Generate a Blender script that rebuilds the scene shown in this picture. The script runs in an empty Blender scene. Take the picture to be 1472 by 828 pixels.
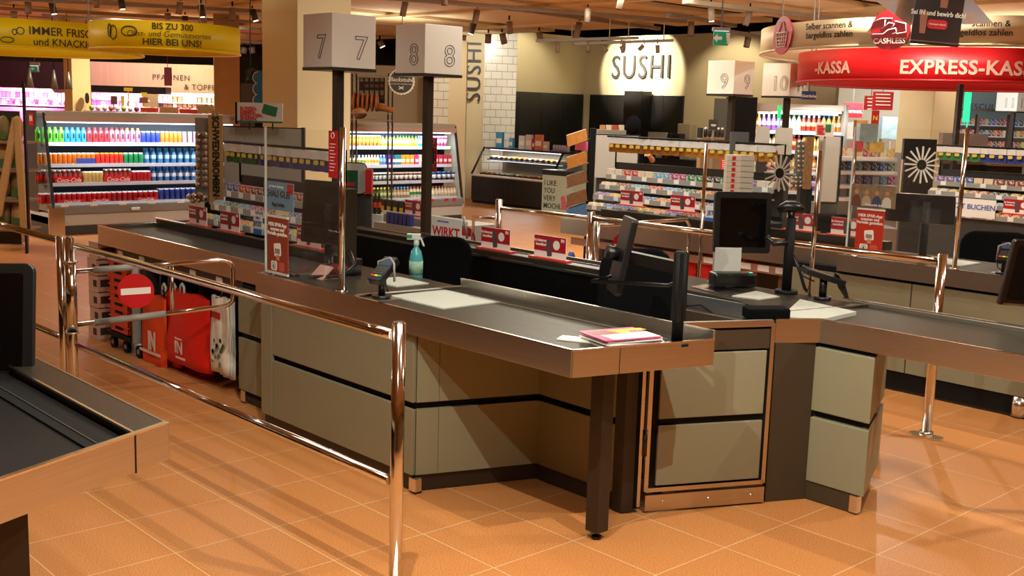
import bpy, math, random
from mathutils import Vector, Matrix
random.seed(7)
S = bpy.context.scene
COL = S.collection
# ---------------------------------------------------------------- camera, world, exposure
FPX, PITCH, ROLL, YAW, EYE = 1596.5, .1580, .031, .748, 1.78425
def _rot(p, r):
    R0 = Matrix(((1,0,0),(0,0,-1),(0,1,0)))
    c, s = math.cos(p), math.sin(p); Rp = Matrix(((1,0,0),(0,c,-s),(0,s,c)))
    c, s = math.cos(r), math.sin(r); Rr = Matrix(((c,-s,0),(s,c,0),(0,0,1)))
    return Rr @ Rp @ R0
_c, _s = math.cos(YAW), math.sin(YAW)
RW = _rot(PITCH, ROLL) @ Matrix(((_c,-_s,0),(_s,_c,0),(0,0,1)))      # world -> view (x right, y down, z forward)
EYEP = Vector((0, 0, EYE))
RV, FV, UP = Vector((_c,-_s,0)), Vector((_s,_c,0)), Vector((0,0,1))  # level right and forward of the diagonal view
cam = bpy.data.cameras.new('camera'); camo = bpy.data.objects.new('camera', cam); COL.objects.link(camo)
cam.sensor_width = 36; cam.lens = 36*FPX/1472; cam.clip_end = 200
m = RW.transposed() @ Matrix(((1,0,0),(0,-1,0),(0,0,-1)))
camo.matrix_world = Matrix.Translation(EYEP) @ m.to_4x4()
S.camera = camo
w = bpy.data.worlds.new('world'); S.world = w; w.use_nodes = True
w.node_tree.nodes['Background'].inputs[0].default_value = (.98, 1, .9, 1)
w.node_tree.nodes['Background'].inputs[1].default_value = .24
S.view_settings.view_transform = 'Standard'; S.view_settings.look = 'None'
S.view_settings.exposure = .16; S.view_settings.gamma = 1; S.view_settings.use_curve_mapping = False
S.cycles.max_bounces = 8; S.cycles.transparent_max_bounces = 16; S.cycles.caustics_reflective = False; S.cycles.caustics_refractive = False
S.cycles.sample_clamp_indirect = 6
def light(kind, loc, power, color=(1,.84,.64), aim=None, size=.1, **k):
    l = bpy.data.lights.new(kind.lower()+'_light', kind); l.energy = power; l.color = color
    if kind == 'SPOT': l.shadow_soft_size = size; l.spot_size = math.radians(k.get('cone', 100)); l.spot_blend = k.get('blend', .6)
    elif kind == 'AREA':
        l.shape = 'RECTANGLE'; l.size = size; l.size_y = k.get('sy', size)
    else: l.shadow_soft_size = size
    o = bpy.data.objects.new(kind.lower()+'_light', l); COL.objects.link(o); o.location = loc
    d = (Vector(aim)-Vector(loc)) if aim else Vector((0,0,-1))
    o.rotation_euler = d.to_track_quat('-Z','Y').to_euler()
    return o
# track lamps over the tills (they throw the rail and counter shadows)
WARM = (1,.97,.82)
for (x,y,p) in ((.95,1.3,170),(1.67,2.4,350),(3.0,1.4,350),(1.0,5.2,50),(3.1,5.6,60),(5.9,1.2,270),(6.2,4.4,130),(8.2,1.0,420),(9.2,5.0,260),(4.6,8.4,45),(7.6,7.4,170),(1.2,9.0,40),(9.0,9.4,200),(12.6,8.4,200)):
    light('SPOT', (x,y,3.12), p*.60, WARM, None, .014, cone=140, blend=.4)
for (x,y,p) in ((2.5,3,28),(6.5,6,50),(3.0,15.5,60),(9.8,9.4,120),(13.5,6.5,85),(2,18,220),(9,19,220),(17,5,140)):  # soft overhead fill, added without any lamp fittings
    light('AREA', (x,y,3.17), p, WARM, None, 2.0, sy=2.0)
for (p_,a_,w_) in (((7.5,7.6),(6.9,10.36,1.9),150),((9.2,5.4),(10.9,7.4,2.2),90),((8.6,7.0),(10.6,7.8,2.2),60),((3.4,4.6),(4.6,6.7,2.2),40),((2.6,8.6),(2.9,13,2.3),230),((9.4,4.2),(11.3,6.2,2.5),40),((4.5,1.6),(6.0,2.95,2.45),55)):   # added wash spots without fittings, brightening columns, signs and banners
    light('SPOT', (*p_,3.12), w_, WARM, a_, .05, cone=70, blend=.8)
for (x,y) in ((5,11.5),(11,14.8),(3,20),(10.5,7.5),(15.5,7)):     # added upward fill, no fittings, to brighten the ceiling boards
    light('AREA', (x,y,2.75), 22, WARM, (x,y,5), 1.6, sy=1.6)
# ---------------------------------------------------------------- pixel -> point helpers
def ray(x, y): return RW.transposed() @ Vector(((x-736)/FPX, (y-414)/FPX, 1))
def onz(x, y, z): d = ray(x,y); return EYEP + d*((z-EYE)/d.z)
def onx(x, y, X): d = ray(x,y); return EYEP + d*(X/d.x)
def ony(x, y, Y): d = ray(x,y); return EYEP + d*(Y/d.y)
def far(x, y, dep): d = ray(x,y); return EYEP + d*(dep/d.dot(FV))
# ---------------------------------------------------------------- materials
def lin(h):
    h = h.lstrip('#'); o = []
    for i in (0,2,4):
        c = int(h[i:i+2],16)/255; o.append(c/12.92 if c <= .04045 else ((c+.055)/1.055)**2.4)
    return (*o, 1)
_M = {}
def mat(name, col='#808080', rough=.5, metal=0, emit=0, alpha=1, spec=None, var=0, scale=30, bump=0, stretch=None, ecol=None):
    if name in _M: return _M[name]
    m = bpy.data.materials.new(name); m.use_nodes = True; nt = m.node_tree; b = nt.nodes['Principled BSDF']
    c = lin(col); b.inputs['Base Color'].default_value = c
    b.inputs['Roughness'].default_value = rough; b.inputs['Metallic'].default_value = metal
    if spec is not None: b.inputs['Specular IOR Level'].default_value = spec
    if emit: b.inputs['Emission Color'].default_value = lin(ecol or col); b.inputs['Emission Strength'].default_value = emit
    if alpha < 1: b.inputs['Alpha'].default_value = alpha
    if var or bump:
        t = nt.nodes.new('ShaderNodeTexCoord'); mp = nt.nodes.new('ShaderNodeMapping'); n = nt.nodes.new('ShaderNodeTexNoise')
        mp.inputs['Scale'].default_value = stretch or (1,1,1)
        n.inputs['Scale'].default_value = scale; n.inputs['Detail'].default_value = 4
        nt.links.new(t.outputs['Object'], mp.inputs[0]); nt.links.new(mp.outputs[0], n.inputs['Vector'])
        if var:
            r = nt.nodes.new('ShaderNodeMixRGB'); r.inputs[1].default_value = tuple(x*(1-var) for x in c[:3])+(1,); r.inputs[2].default_value = tuple(min(1,x*(1+var)) for x in c[:3])+(1,)
            nt.links.new(n.outputs['Fac'], r.inputs[0]); nt.links.new(r.outputs[0], b.inputs['Base Color'])
        if bump:
            k = nt.nodes.new('ShaderNodeBump'); k.inputs['Strength'].default_value = bump; k.inputs['Distance'].default_value = .01
            nt.links.new(n.outputs['Fac'], k.inputs['Height']); nt.links.new(k.outputs[0], b.inputs['Normal'])
    _M[name] = m; return m
def glass(name, col='#ffffff', clear=.86, rough=.03):
    if name in _M: return _M[name]
    m = bpy.data.materials.new(name); m.use_nodes = True; nt = m.node_tree; nt.nodes.clear()
    o = nt.nodes.new('ShaderNodeOutputMaterial'); t = nt.nodes.new('ShaderNodeBsdfTransparent'); g = nt.nodes.new('ShaderNodeBsdfGlossy')
    d = nt.nodes.new('ShaderNodeBsdfDiffuse'); d.inputs[0].default_value = lin(col)
    t.inputs[0].default_value = lin(col); g.inputs['Roughness'].default_value = rough
    f = nt.nodes.new('ShaderNodeFresnel'); f.inputs[0].default_value = 1.45
    ge = nt.nodes.new('ShaderNodeNewGeometry'); iv = nt.nodes.new('ShaderNodeMath'); iv.operation = 'SUBTRACT'; iv.inputs[0].default_value = 1; nt.links.new(ge.outputs['Backfacing'], iv.inputs[1])
    fm = nt.nodes.new('ShaderNodeMath'); fm.operation = 'MULTIPLY'; nt.links.new(f.outputs[0], fm.inputs[0]); nt.links.new(iv.outputs[0], fm.inputs[1])
    a = nt.nodes.new('ShaderNodeMixShader'); b = nt.nodes.new('ShaderNodeMixShader'); b.inputs[0].default_value = clear
    nt.links.new(d.outputs[0], b.inputs[1]); nt.links.new(t.outputs[0], b.inputs[2])
    nt.links.new(fm.outputs[0], a.inputs[0]); nt.links.new(b.outputs[0], a.inputs[1]); nt.links.new(g.outputs[0], a.inputs[2]); nt.links.new(a.outputs[0], o.inputs[0])
    _M[name] = m; return m
def flat_metal(name, col, gl, rough):      # dull rolled steel: dark body with a weak even sheen
    m = bpy.data.materials.new(name); m.use_nodes = True; nt = m.node_tree; nt.nodes.clear()
    o = nt.nodes.new('ShaderNodeOutputMaterial'); d = nt.nodes.new('ShaderNodeBsdfDiffuse'); g = nt.nodes.new('ShaderNodeBsdfGlossy'); x = nt.nodes.new('ShaderNodeMixShader')
    t = nt.nodes.new('ShaderNodeTexCoord'); p = nt.nodes.new('ShaderNodeMapping'); p.inputs['Scale'].default_value = (40,2,1); n = nt.nodes.new('ShaderNodeTexNoise'); n.inputs['Scale'].default_value = 4
    r = nt.nodes.new('ShaderNodeMapRange'); r.inputs['To Min'].default_value = gl*.8; r.inputs['To Max'].default_value = gl*1.2
    d.inputs[0].default_value = lin(col); g.inputs[0].default_value = (.9,.87,.82,1); g.inputs['Roughness'].default_value = rough
    L_ = nt.links.new; L_(t.outputs['Object'], p.inputs[0]); L_(p.outputs[0], n.inputs['Vector']); L_(n.outputs['Fac'], r.inputs[0]); L_(r.outputs[0], x.inputs[0]); L_(d.outputs[0], x.inputs[1]); L_(g.outputs[0], x.inputs[2]); L_(x.outputs[0], o.inputs[0])
    _M[name] = m; return m
STEEL = mat('brushed_steel', '#c9c2b8', .3, 1, var=.12, scale=3, stretch=(1,1,60))
TRAY = flat_metal('tray_steel', '#3a352d', .13, .3)
flat_metal('table_steel', '#332e27', .16, .25)
CHROME = mat('chrome', '#d9d5cf', .09, 1)
EDGE = mat('polished_edge', '#e8e6e0', .2, 1)
PANEL = mat('greige_panel', '#87836a', .42, var=.03, scale=6)
PANELD = mat('brown_panel', '#3d3224', .5)
PLINTH = mat('plinth_brown', '#2b2118', .45)
BLACK = mat('black_plastic', '#0c0b0b', .35)
BLACKM = mat('black_matte', '#080808', .7, spec=.25)
FABRIC = mat('black_fabric', '#060607', .95, spec=.1, bump=.2, scale=300)
RUBBER = mat('belt_rubber', '#131212', .5, spec=.25)
SCREEN = mat('dark_screen', '#050506', .12)
WHITE = mat('white_plastic', '#dedad2', .4)
PAPER = mat('paper_white', '#f0ece6', .6)
RED = mat('signal_red', '#c4141c', .4)
REDP = mat('red_print', '#b5161f', .45)
TXTW = mat('print_white', '#f2ede6', .5)
TXTB = mat('print_black', '#15110f', .5)
TXTR = mat('print_red', '#cf1a22', .5)
MATW = mat('white_mat', '#b4b5aa', .6, bump=.3, scale=200)
DARKGREY = mat('dark_grey', '#3a3835', .45)
GREY = mat('mid_grey', '#8d8a84', .45)
LGREY = mat('light_grey', '#b9b6ae', .4)
BROWNM = mat('dark_brown_metal', '#33291f', .4, .3)
CREAM = mat('cream_wall', '#d8c091', .7, var=.03, scale=2)
COLM = mat('column_paint', '#bfab82', .65, var=.03, scale=2)
WOOD = mat('light_wood', '#c09a63', .55, var=.15, scale=8, stretch=(1,1,8))
KRAFT = mat('kraft_brown', '#b58a52', .65)
ACRY = glass('clear_acrylic', '#fdfdfb', .992)
FOG = mat('frosted_acrylic', '#bdb8ae', .35, alpha=.82)
GLAZ = glass('fridge_glass', '#dfe8e6', .88)
# ---------------------------------------------------------------- mesh builder
class B:
    def __init__(s): s.v, s.f, s.m, s.s = [], [], [], []
    def add(s, vs, fs, mi=0, sm=False):
        k = len(s.v); s.v += [tuple(v) for v in vs]
        for f in fs: s.f.append([i+k for i in f]); s.m.append(mi); s.s.append(sm)
        return s
    def box(s, a, b, mi=0):
        x0,y0,z0 = [min(p,q) for p,q in zip(a,b)]; x1,y1,z1 = [max(p,q) for p,q in zip(a,b)]
        return s.add([(x0,y0,z0),(x1,y0,z0),(x1,y1,z0),(x0,y1,z0),(x0,y0,z1),(x1,y0,z1),(x1,y1,z1),(x0,y1,z1)],
            [(3,2,1,0),(4,5,6,7),(0,1,5,4),(1,2,6,5),(2,3,7,6),(3,0,4,7)], mi)
    def ob(s, c, ax, ay, az, mi=0):        # oriented box: centre and three half vectors
        c, ax, ay, az = map(Vector, (c, ax, ay, az))
        vs = [c+i*ax+j*ay+k*az for k in (-1,1) for (i,j) in ((-1,-1),(1,-1),(1,1),(-1,1))]
        return s.add(vs, [(3,2,1,0),(4,5,6,7),(0,1,5,4),(1,2,6,5),(2,3,7,6),(3,0,4,7)], mi)
    def bar(s, p, q, w, h, mi=0, up=(0,0,1)):
        p, q = Vector(p), Vector(q); d = q-p; L = d.length; d.normalize()
        sd = d.cross(Vector(up)); sd.normalize(); u = sd.cross(d)
        return s.ob((p+q)/2, d*L/2, sd*w/2, u*h/2, mi)
    def prism(s, poly, z0, z1, mi=0):
        n = len(poly); a = sum(poly[i][0]*poly[(i+1)%n][1]-poly[(i+1)%n][0]*poly[i][1] for i in range(n))
        if a < 0: poly = poly[::-1]
        vs = [(*p[:2],z0) for p in poly]+[(*p[:2],z1) for p in poly]
        return s.add(vs, [tuple(range(n-1,-1,-1)), tuple(range(n,2*n))]+[(i,(i+1)%n,n+(i+1)%n,n+i) for i in range(n)], mi)
    def plate(s, o, xd, yd, poly, t, mi=0):  # extruded polygon in the plane o + a*xd + b*yd, thickness t along the normal
        o, xd, yd = map(Vector, (o, xd, yd)); nn = xd.cross(yd).normalized()*t
        n = len(poly); a = sum(poly[i][0]*poly[(i+1)%n][1]-poly[(i+1)%n][0]*poly[i][1] for i in range(n))
        if a < 0: poly = poly[::-1]
        p = [o+xd*x+yd*y for x,y in poly]
        return s.add([q-nn for q in p]+p, [tuple(range(n-1,-1,-1)), tuple(range(n,2*n))]+[(i,(i+1)%n,n+(i+1)%n,n+i) for i in range(n)], mi)
    def tube(s, pts, r, n=12, mi=0, closed=False):
        pts = [Vector(p) for p in pts]; k = len(pts); rs = r if isinstance(r,(list,tuple)) else [r]*k
        vs = []; u = None
        for i,p in enumerate(pts):
            t = (pts[(i+1)%k] if closed or i < k-1 else p)-(pts[i-1] if closed or i > 0 else p)
            t.normalize()
            if u is None:
                a = Vector((0,0,1)) if abs(t.z) < .9 else Vector((1,0,0)); u = t.cross(a).normalized()
            u = (u-t*u.dot(t)).normalized(); v = t.cross(u)
            vs += [p+(u*math.cos(2*math.pi*j/n)+v*math.sin(2*math.pi*j/n))*rs[i] for j in range(n)]
        fs = []
        for i in range(k if closed else k-1):
            a, b = i*n, ((i+1)%k)*n
            fs += [(a+j, a+(j+1)%n, b+(j+1)%n, b+j) for j in range(n)]
        s.add(vs, fs, mi, True)
        if not closed:
            q = len(s.v)-k*n
            s.f += [[q+j for j in range(n-1,-1,-1)], [q+(k-1)*n+j for j in range(n)]]; s.m += [mi,mi]; s.s += [False,False]
        return s
    def cyl(s, p, q, r, n=16, mi=0, r2=None): return s.tube([p,q], [r, r if r2 is None else r2], n, mi)
    def lathe(s, prof, n=14, c=(0,0,0), mis=None):
        c = Vector(c); k = len(prof); b0 = len(s.v)
        s.v += [(c.x+r*math.cos(2*math.pi*j/n), c.y+r*math.sin(2*math.pi*j/n), c.z+z) for r,z in prof for j in range(n)]
        for i in range(k-1):
            for j in range(n):
                s.f.append([b0+i*n+j, b0+i*n+(j+1)%n, b0+(i+1)*n+(j+1)%n, b0+(i+1)*n+j]); s.m.append(mis[i] if mis else 0); s.s.append(True)
        s.f += [[b0+j for j in range(n-1,-1,-1)], [b0+(k-1)*n+j for j in range(n)]]; s.m += [mis[0] if mis else 0, mis[-1] if mis else 0]; s.s += [False,False]
        return s
    def ball(s, c, r, n=10, mi=0, sq=(1,1,1)):
        c = Vector(c); vs = [c+Vector((0,0,-r*sq[2]))]
        h = n//2
        for i in range(1,h):
            a = -math.pi/2+math.pi*i/h
            vs += [c+Vector((math.cos(a)*math.cos(2*math.pi*j/n)*r*sq[0], math.cos(a)*math.sin(2*math.pi*j/n)*r*sq[1], math.sin(a)*r*sq[2])) for j in range(n)]
        vs.append(c+Vector((0,0,r*sq[2]))); fs = [(0,1+(j+1)%n,1+j) for j in range(n)]
        for i in range(h-2):
            fs += [(1+i*n+j,1+i*n+(j+1)%n,1+(i+1)*n+(j+1)%n,1+(i+1)*n+j) for j in range(n)]
        e = len(vs)-1; q = 1+(h-2)*n; fs += [(q+j,q+(j+1)%n,e) for j in range(n)]
        return s.add(vs, fs, mi, True)
    def mesh(s, name, mats):
        me = bpy.data.meshes.new(name); me.from_pydata(s.v, [], s.f)
        for mm in (mats if isinstance(mats,(list,tuple)) else [mats]): me.materials.append(mm)
        me.polygons.foreach_set('material_index', s.m); me.polygons.foreach_set('use_smooth', s.s); me.update(); return me
    def build(s, name, mats, parent=None, bevel=0, seg=2):
        o = bpy.data.objects.new(name, s.mesh(name, mats)); COL.objects.link(o)
        if parent is not None:
            o.parent = parent; q = parent
            o.location = -Vector(parent.get('_wl', (0,0,0))); o['_wl'] = (0,0,0)
        if bevel:
            bv = o.modifiers.new('edge', 'BEVEL'); bv.width = bevel; bv.segments = seg; bv.limit_method = 'ANGLE'; bv.angle_limit = .7
        return o
def tag(o, label, cat, group=None):
    o['label'] = label; o['category'] = cat
    if group: o['group'] = group
    return o
def thing(name, label, cat, loc=(0,0,0), group=None):
    o = bpy.data.objects.new(name, None); COL.objects.link(o); o.location = loc; o['_wl'] = tuple(loc); o.empty_display_size = .1
    return tag(o, label, cat, group)
def struct(o): o['kind'] = 'structure'; return o
def copy_tree(o, parent=None):
    c = o.copy(); COL.objects.link(c)
    if parent is not None: c.parent = parent
    for ch in list(o.children): copy_tree(ch, c)
    return c
def place(src, loc, rz=0, label=None, group=None, first=False):
    o = src if first else copy_tree(src)
    o.location = loc; o.rotation_euler = (0,0,rz)
    if label: o['label'] = label
    if group: o['group'] = group
    return o
def text(s, size, m, parent, o, xd=(1,0,0), up=(0,0,1), name='lettering', bold=0, align='CENTER', outline=0, shear=0, depth=.0008, sx=1, sp=1):
    cu = bpy.data.curves.new(name, 'FONT'); cu.body = s; cu.size = size; cu.align_x = align; cu.align_y = 'CENTER'
    cu.offset = bold; cu.shear = shear; cu.resolution_u = 3; cu.space_character = sp
    if outline: cu.fill_mode = 'NONE'; cu.bevel_depth = outline; cu.bevel_resolution = 1
    else: cu.extrude = depth
    t = bpy.data.objects.new(name, cu); me = bpy.data.meshes.new_from_object(t)
    bpy.data.objects.remove(t); bpy.data.curves.remove(cu)
    xd, up = Vector(xd).normalized(), Vector(up).normalized(); zz = xd.cross(up); o = Vector(o)
    me.transform(Matrix((( xd.x*sx,up.x,zz.x,o.x),(xd.y*sx,up.y,zz.y,o.y),(xd.z*sx,up.z,zz.z,o.z),(0,0,0,1))))
    me.materials.clear(); me.materials.append(m)
    ob = bpy.data.objects.new(name, me); COL.objects.link(ob)
    if parent is not None: ob.parent = parent; ob.location = -Vector(parent.get('_wl',(0,0,0))); ob['_wl'] = (0,0,0)
    return ob
def arc(cx, cy, r, a0, a1, n): return [(cx+r*math.cos(math.radians(a0+(a1-a0)*i/n)), cy+r*math.sin(math.radians(a0+(a1-a0)*i/n))) for i in range(n+1)]
def rrect(w, h, r, n=4): return arc(w/2-r,h/2-r,r,0,90,n)+arc(-w/2+r,h/2-r,r,90,180,n)+arc(-w/2+r,-h/2+r,r,180,270,n)+arc(w/2-r,-h/2+r,r,270,360,n)
# ================================================================ the setting
FLOORM = mat('terracotta_tile', '#c07a48', .3)
nt = FLOORM.node_tree; bs = nt.nodes['Principled BSDF']
tc = nt.nodes.new('ShaderNodeTexCoord'); mp = nt.nodes.new('ShaderNodeMapping'); mp.inputs['Location'].default_value = (-.102, -.3755, 0)
bk = nt.nodes.new('ShaderNodeTexBrick'); bk.offset = 0; bk.squash = 1
for k,v in (('Scale',1),('Mortar Size',.0022),('Mortar Smooth',.1),('Brick Width',.45),('Row Height',.45),('Bias',0)): bk.inputs[k].default_value = v
bk.inputs['Color1'].default_value = (1,1,1,1); bk.inputs['Color2'].default_value = (.93,.93,.93,1); bk.inputs['Mortar'].default_value = (0,0,0,1)
nz = nt.nodes.new('ShaderNodeTexNoise'); nz.inputs['Scale'].default_value = 210; nz.inputs['Detail'].default_value = 2
rp = nt.nodes.new('ShaderNodeValToRGB'); e = rp.color_ramp.elements
e[0].position = .3; e[0].color = lin('#9a5a2c'); e[1].position = .55; e[1].color = lin('#cd874d'); q = rp.color_ramp.elements.new(.75); q.color = lin('#dda469')
big = nt.nodes.new('ShaderNodeTexNoise'); big.inputs['Scale'].default_value = 1.3
mx = nt.nodes.new('ShaderNodeMixRGB'); mx.inputs[1].default_value = lin('#dcb88c')
ml = nt.nodes.new('ShaderNodeMixRGB'); ml.blend_type = 'MULTIPLY'; ml.inputs[0].default_value = .6
L = nt.links.new
L(tc.outputs['Object'], mp.inputs[0]); L(mp.outputs[0], bk.inputs['Vector']); L(tc.outputs['Object'], nz.inputs['Vector']); L(nz.outputs['Fac'], rp.inputs[0])
L(rp.outputs[0], ml.inputs[1]); L(bk.outputs['Color'], ml.inputs[2]); L(bk.outputs['Fac'], mx.inputs[0])
inv = nt.nodes.new('ShaderNodeMath'); inv.operation = 'SUBTRACT'; inv.inputs[0].default_value = 1; L(bk.outputs['Fac'], inv.inputs[1]); L(inv.outputs[0], mx.inputs[0])
L(ml.outputs[0], mx.inputs[2]); L(mx.outputs[0], bs.inputs['Base Color'])
rr = nt.nodes.new('ShaderNodeMapRange'); rr.inputs['To Min'].default_value = .34; rr.inputs['To Max'].default_value = .46; bs.inputs['Specular IOR Level'].default_value = .3; L(big.outputs['Fac'], rr.inputs[0]); L(tc.outputs['Object'], big.inputs['Vector']); L(rr.outputs[0], bs.inputs['Roughness'])
struct(B().box((-5,-5,-.1),(36,36,0)).build('floor', FLOORM))
CEIL = mat('ceiling_dark', '#2a2018', .9)
struct(B().box((-5,-5,4.6),(36,36,4.7)).build('ceiling', CEIL))
WALLC = mat('wall_cream', '#c9b083', .8)
struct(B().box((-5.2,-5,0),(-5,36,4.6)).build('wall_west', WALLC)); struct(B().box((-5,-5.2,0),(36,-5,4.6)).build('wall_south', WALLC))
struct(B().box((36,-5,0),(36.2,36,4.6)).build('wall_east', WALLC)); struct(B().box((-5,36,0),(36,36.2,4.6)).build('wall_north', mat('wall_dim','#7b6546',.8)))
# ceiling rafts: long peach panels between the dark gaps, running with the tills
RAFT = mat('raft_board', '#d6ba8e', .75, var=.05, scale=1)
b = B()
for i in range(17):
    y = -4+i*2.35; xe = 34 if y < 7 else 14.6
    b.box((-4,y,3.24),(xe,y+1.85,3.30)); b.box((-4,y+1.95,3.30),(xe,y+2.25,3.36))
for i in range(9): b.box((-3.6+i*2.4,-4,3.20),(-3.45+i*2.4,34 if i<8 else 6,3.24))
struct(b.build('ceiling_raft', RAFT))
# ================================================================ till lane 7
def recess_base(b, pts, z0, z1, t=.02):   # upright faces following a plan line
    for (p,q) in zip(pts, pts[1:]):
        p, q = Vector((*p,0)), Vector((*q,0)); d = (q-p).normalized(); n = Vector((d.y,-d.x,0))
        b.ob((p+q)/2+Vector((0,0,(z0+z1)/2))-n*t/2, (q-p)/2, n*t/2, (0,0,(z1-z0)/2))
    return b
c7 = thing('checkout_counter', 'long steel topped till counter seven with greige drawers and black belt', 'checkout counter', (3.4,5.4,0), 'checkout counters')
PK = [(3.05,4.46),(3.05,2.93),(3.70,2.745),(3.72,4.40)]
CS = [(3.05,5.34),(3.05,4.46),(3.72,4.40),(3.72,5.34)]
B().prism([(3.055,4.46),(3.055,2.936),(3.695,2.755),(3.715,4.40)], .80,.852).build('packing_tray', TRAY, c7)
b = B(); b.bar((3.05,5.34,.818),(3.05,2.93,.818),.012,.108); b.bar((3.05,2.93,.818),(3.255,2.871,.818),.012,.108); b.bar((3.258,2.870,.818),(3.70,2.745,.818),.012,.108); b.bar((3.05,5.34,.818),(3.26,5.34,.818),.012,.108)
ap7 = b.build('steel_apron', STEEL, c7, .002)
b = B(); b.bar((3.05,5.34,.874),(3.05,2.93,.874),.014,.006); b.bar((3.05,2.93,.874),(3.70,2.745,.874),.014,.006); b.build('apron_edge', EDGE, ap7)
b = B(); b.bar((3.72,4.40,.865),(3.70,2.745,.865),.012,.085); b.build('back_lip', STEEL, c7)
b = B(); b.bar((3.72,4.40,.909),(3.70,2.745,.909),.016,.005); b.bar((3.60,4.2,.855),(3.60,2.80,.855),.01,.008); b.build('lip_edge', EDGE, c7)
for y in (3.9,3.45,3.0): B().bar((3.709,y,.893),(3.709,y-.004,.893),.006,.02).build('lip_rivet', EDGE, c7)
B().prism(CS, .80,.866).build('till_table', mat('table_steel','#2e2a24',.3,0,spec=.15,var=.2,scale=5), c7)
B().bar((3.05,4.46,.869),(3.72,4.40,.869),.012,.006).build('table_joint', EDGE, c7)
# scanning mats with toothed rims
def mat_teeth(parent, x0,y0,x1,y1,z):
    b = B().box((x0,y0,z),(x1,y1,z+.006))
    n = int((y1-y0)/.02)
    for i in range(n): b.box((x0-.008,y0+i*.02,z),(x0,y0+i*.02+.01,z+.006)); b.box((x1,y0+i*.02,z),(x1+.008,y0+i*.02+.01,z+.006))
    return b.build('scanner_mat', MATW, parent)
mat_teeth(c7, 3.27,3.99,3.61,4.42,.852); mat_teeth(c7, 3.42,4.56,3.62,4.82,.866)
# base
b = B()
recess_base(b, [(3.07,5.33),(3.07,5.215)], .085,.757); recess_base(b, [(3.07,5.205),(3.07,3.96)], .435,.757); d = recess_base(B(), [(3.07,5.205),(3.07,3.96)], .085,.402)
b.build('drawer_front', PANEL, c7, .003); d.build('drawer_front', PANEL, c7, .003)
for z0,z1 in ((.435,.757),(.085,.402)):
    recess_base(B(), [(3.09,3.955),(3.19,3.917)], z0,z1).build('corner_panel', PANEL, c7)
    recess_base(B(), [(3.192,3.916),(3.667,3.74)], z0,z1).build('recess_panel', PANEL, c7)
    recess_base(B(), [(3.667,3.74),(3.657,3.23)], z0,z1).build('recess_panel', PANEL, c7)
b = B(); b.box((3.10,3.97,.02),(3.7,5.32,.75)); b.prism([(3.12,3.97),(3.70,3.76),(3.70,3.97)],.02,.75); b.box((3.70,3.13,.02),(3.73,3.97,.75)); b.build('dark_core', BLACKM, c7)
recess_base(B(), [(3.09,5.32),(3.09,3.97),(3.68,3.755),(3.672,3.175)], .004,.082).build('plinth', PLINTH, c7)
B().box((3.065,3.925,.012),(3.105,3.975,.078)).build('corner_bracket', EDGE, c7, .003)
recess_base(B(), [(3.655,3.228),(3.650,3.165),(3.70,3.14)], .004,.76,.03).build('end_post', PLINTH, c7)
lg = B().box((3.315,3.0,.035),(3.385,3.07,.80)).build('leg', BROWNM, c7, .003)
B().cyl((3.35,3.035,.0),(3.35,3.035,.012),.022).cyl((3.35,3.035,.012),(3.35,3.035,.04),.008).build('leg_foot', BLACK, lg)
# belt end
b = B(); b.bar((3.26,5.345,.80),(3.26,7.97,.80),.012,.13); b.bar((3.26,7.97,.80),(3.80,7.97,.80),.012,.13); b.build('belt_apron', STEEL, c7, .002)
b = B(); b.bar((3.26,5.345,.868),(3.26,7.97,.868),.014,.006); b.bar((3.26,7.97,.868),(3.8,7.97,.868),.014,.006); b.build('belt_edge', EDGE, c7)
B().box((3.27,5.35,.74),(3.70,7.96,.845)).build('conveyor_belt', RUBBER, c7, .004)
b = B(); b.bar((3.73,5.35,.83),(3.73,7.97,.83),.06,.14); b.build('divider_rim', BROWNM, c7, .006)
b = B(); b.bar((3.698,5.35,.905),(3.698,7.97,.905),.008,.008); b.build('divider_edge', EDGE, c7)
for z0,z1 in ((.435,.70),(.085,.402)): recess_base(B(), [(3.23,5.87),(3.23,5.345)], z0,z1).build('drawer_front', PANEL, c7, .003)
B().box((3.25,5.36,.05),(3.7,5.86,.72)).build('drawer_box', BLACKM, c7)
B().box((3.235,5.81,.012),(3.265,5.86,.08)).build('corner_bracket', EDGE, c7, .003)
recess_base(B(), [(3.26,5.82),(3.26,5.35)], .004,.085).build('plinth', PLINTH, c7)
B().box((3.70,5.87,.02),(3.76,7.9,.735)).build('back_board', PANELD, c7)
b = B(); b.box((3.28,5.9,.66),(3.30,7.72,.735)); b.build('hook_rail', DARKGREY, c7)
for y in (6.15,6.5,6.9,7.25,7.6): B().box((3.272,y,.675),(3.28,y+.07,.72)).build('price_tag', PAPER, c7)
B().box((3.255,7.86,.76),(3.262,7.93,.80)).build('lane_sticker', PAPER, c7)
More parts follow.
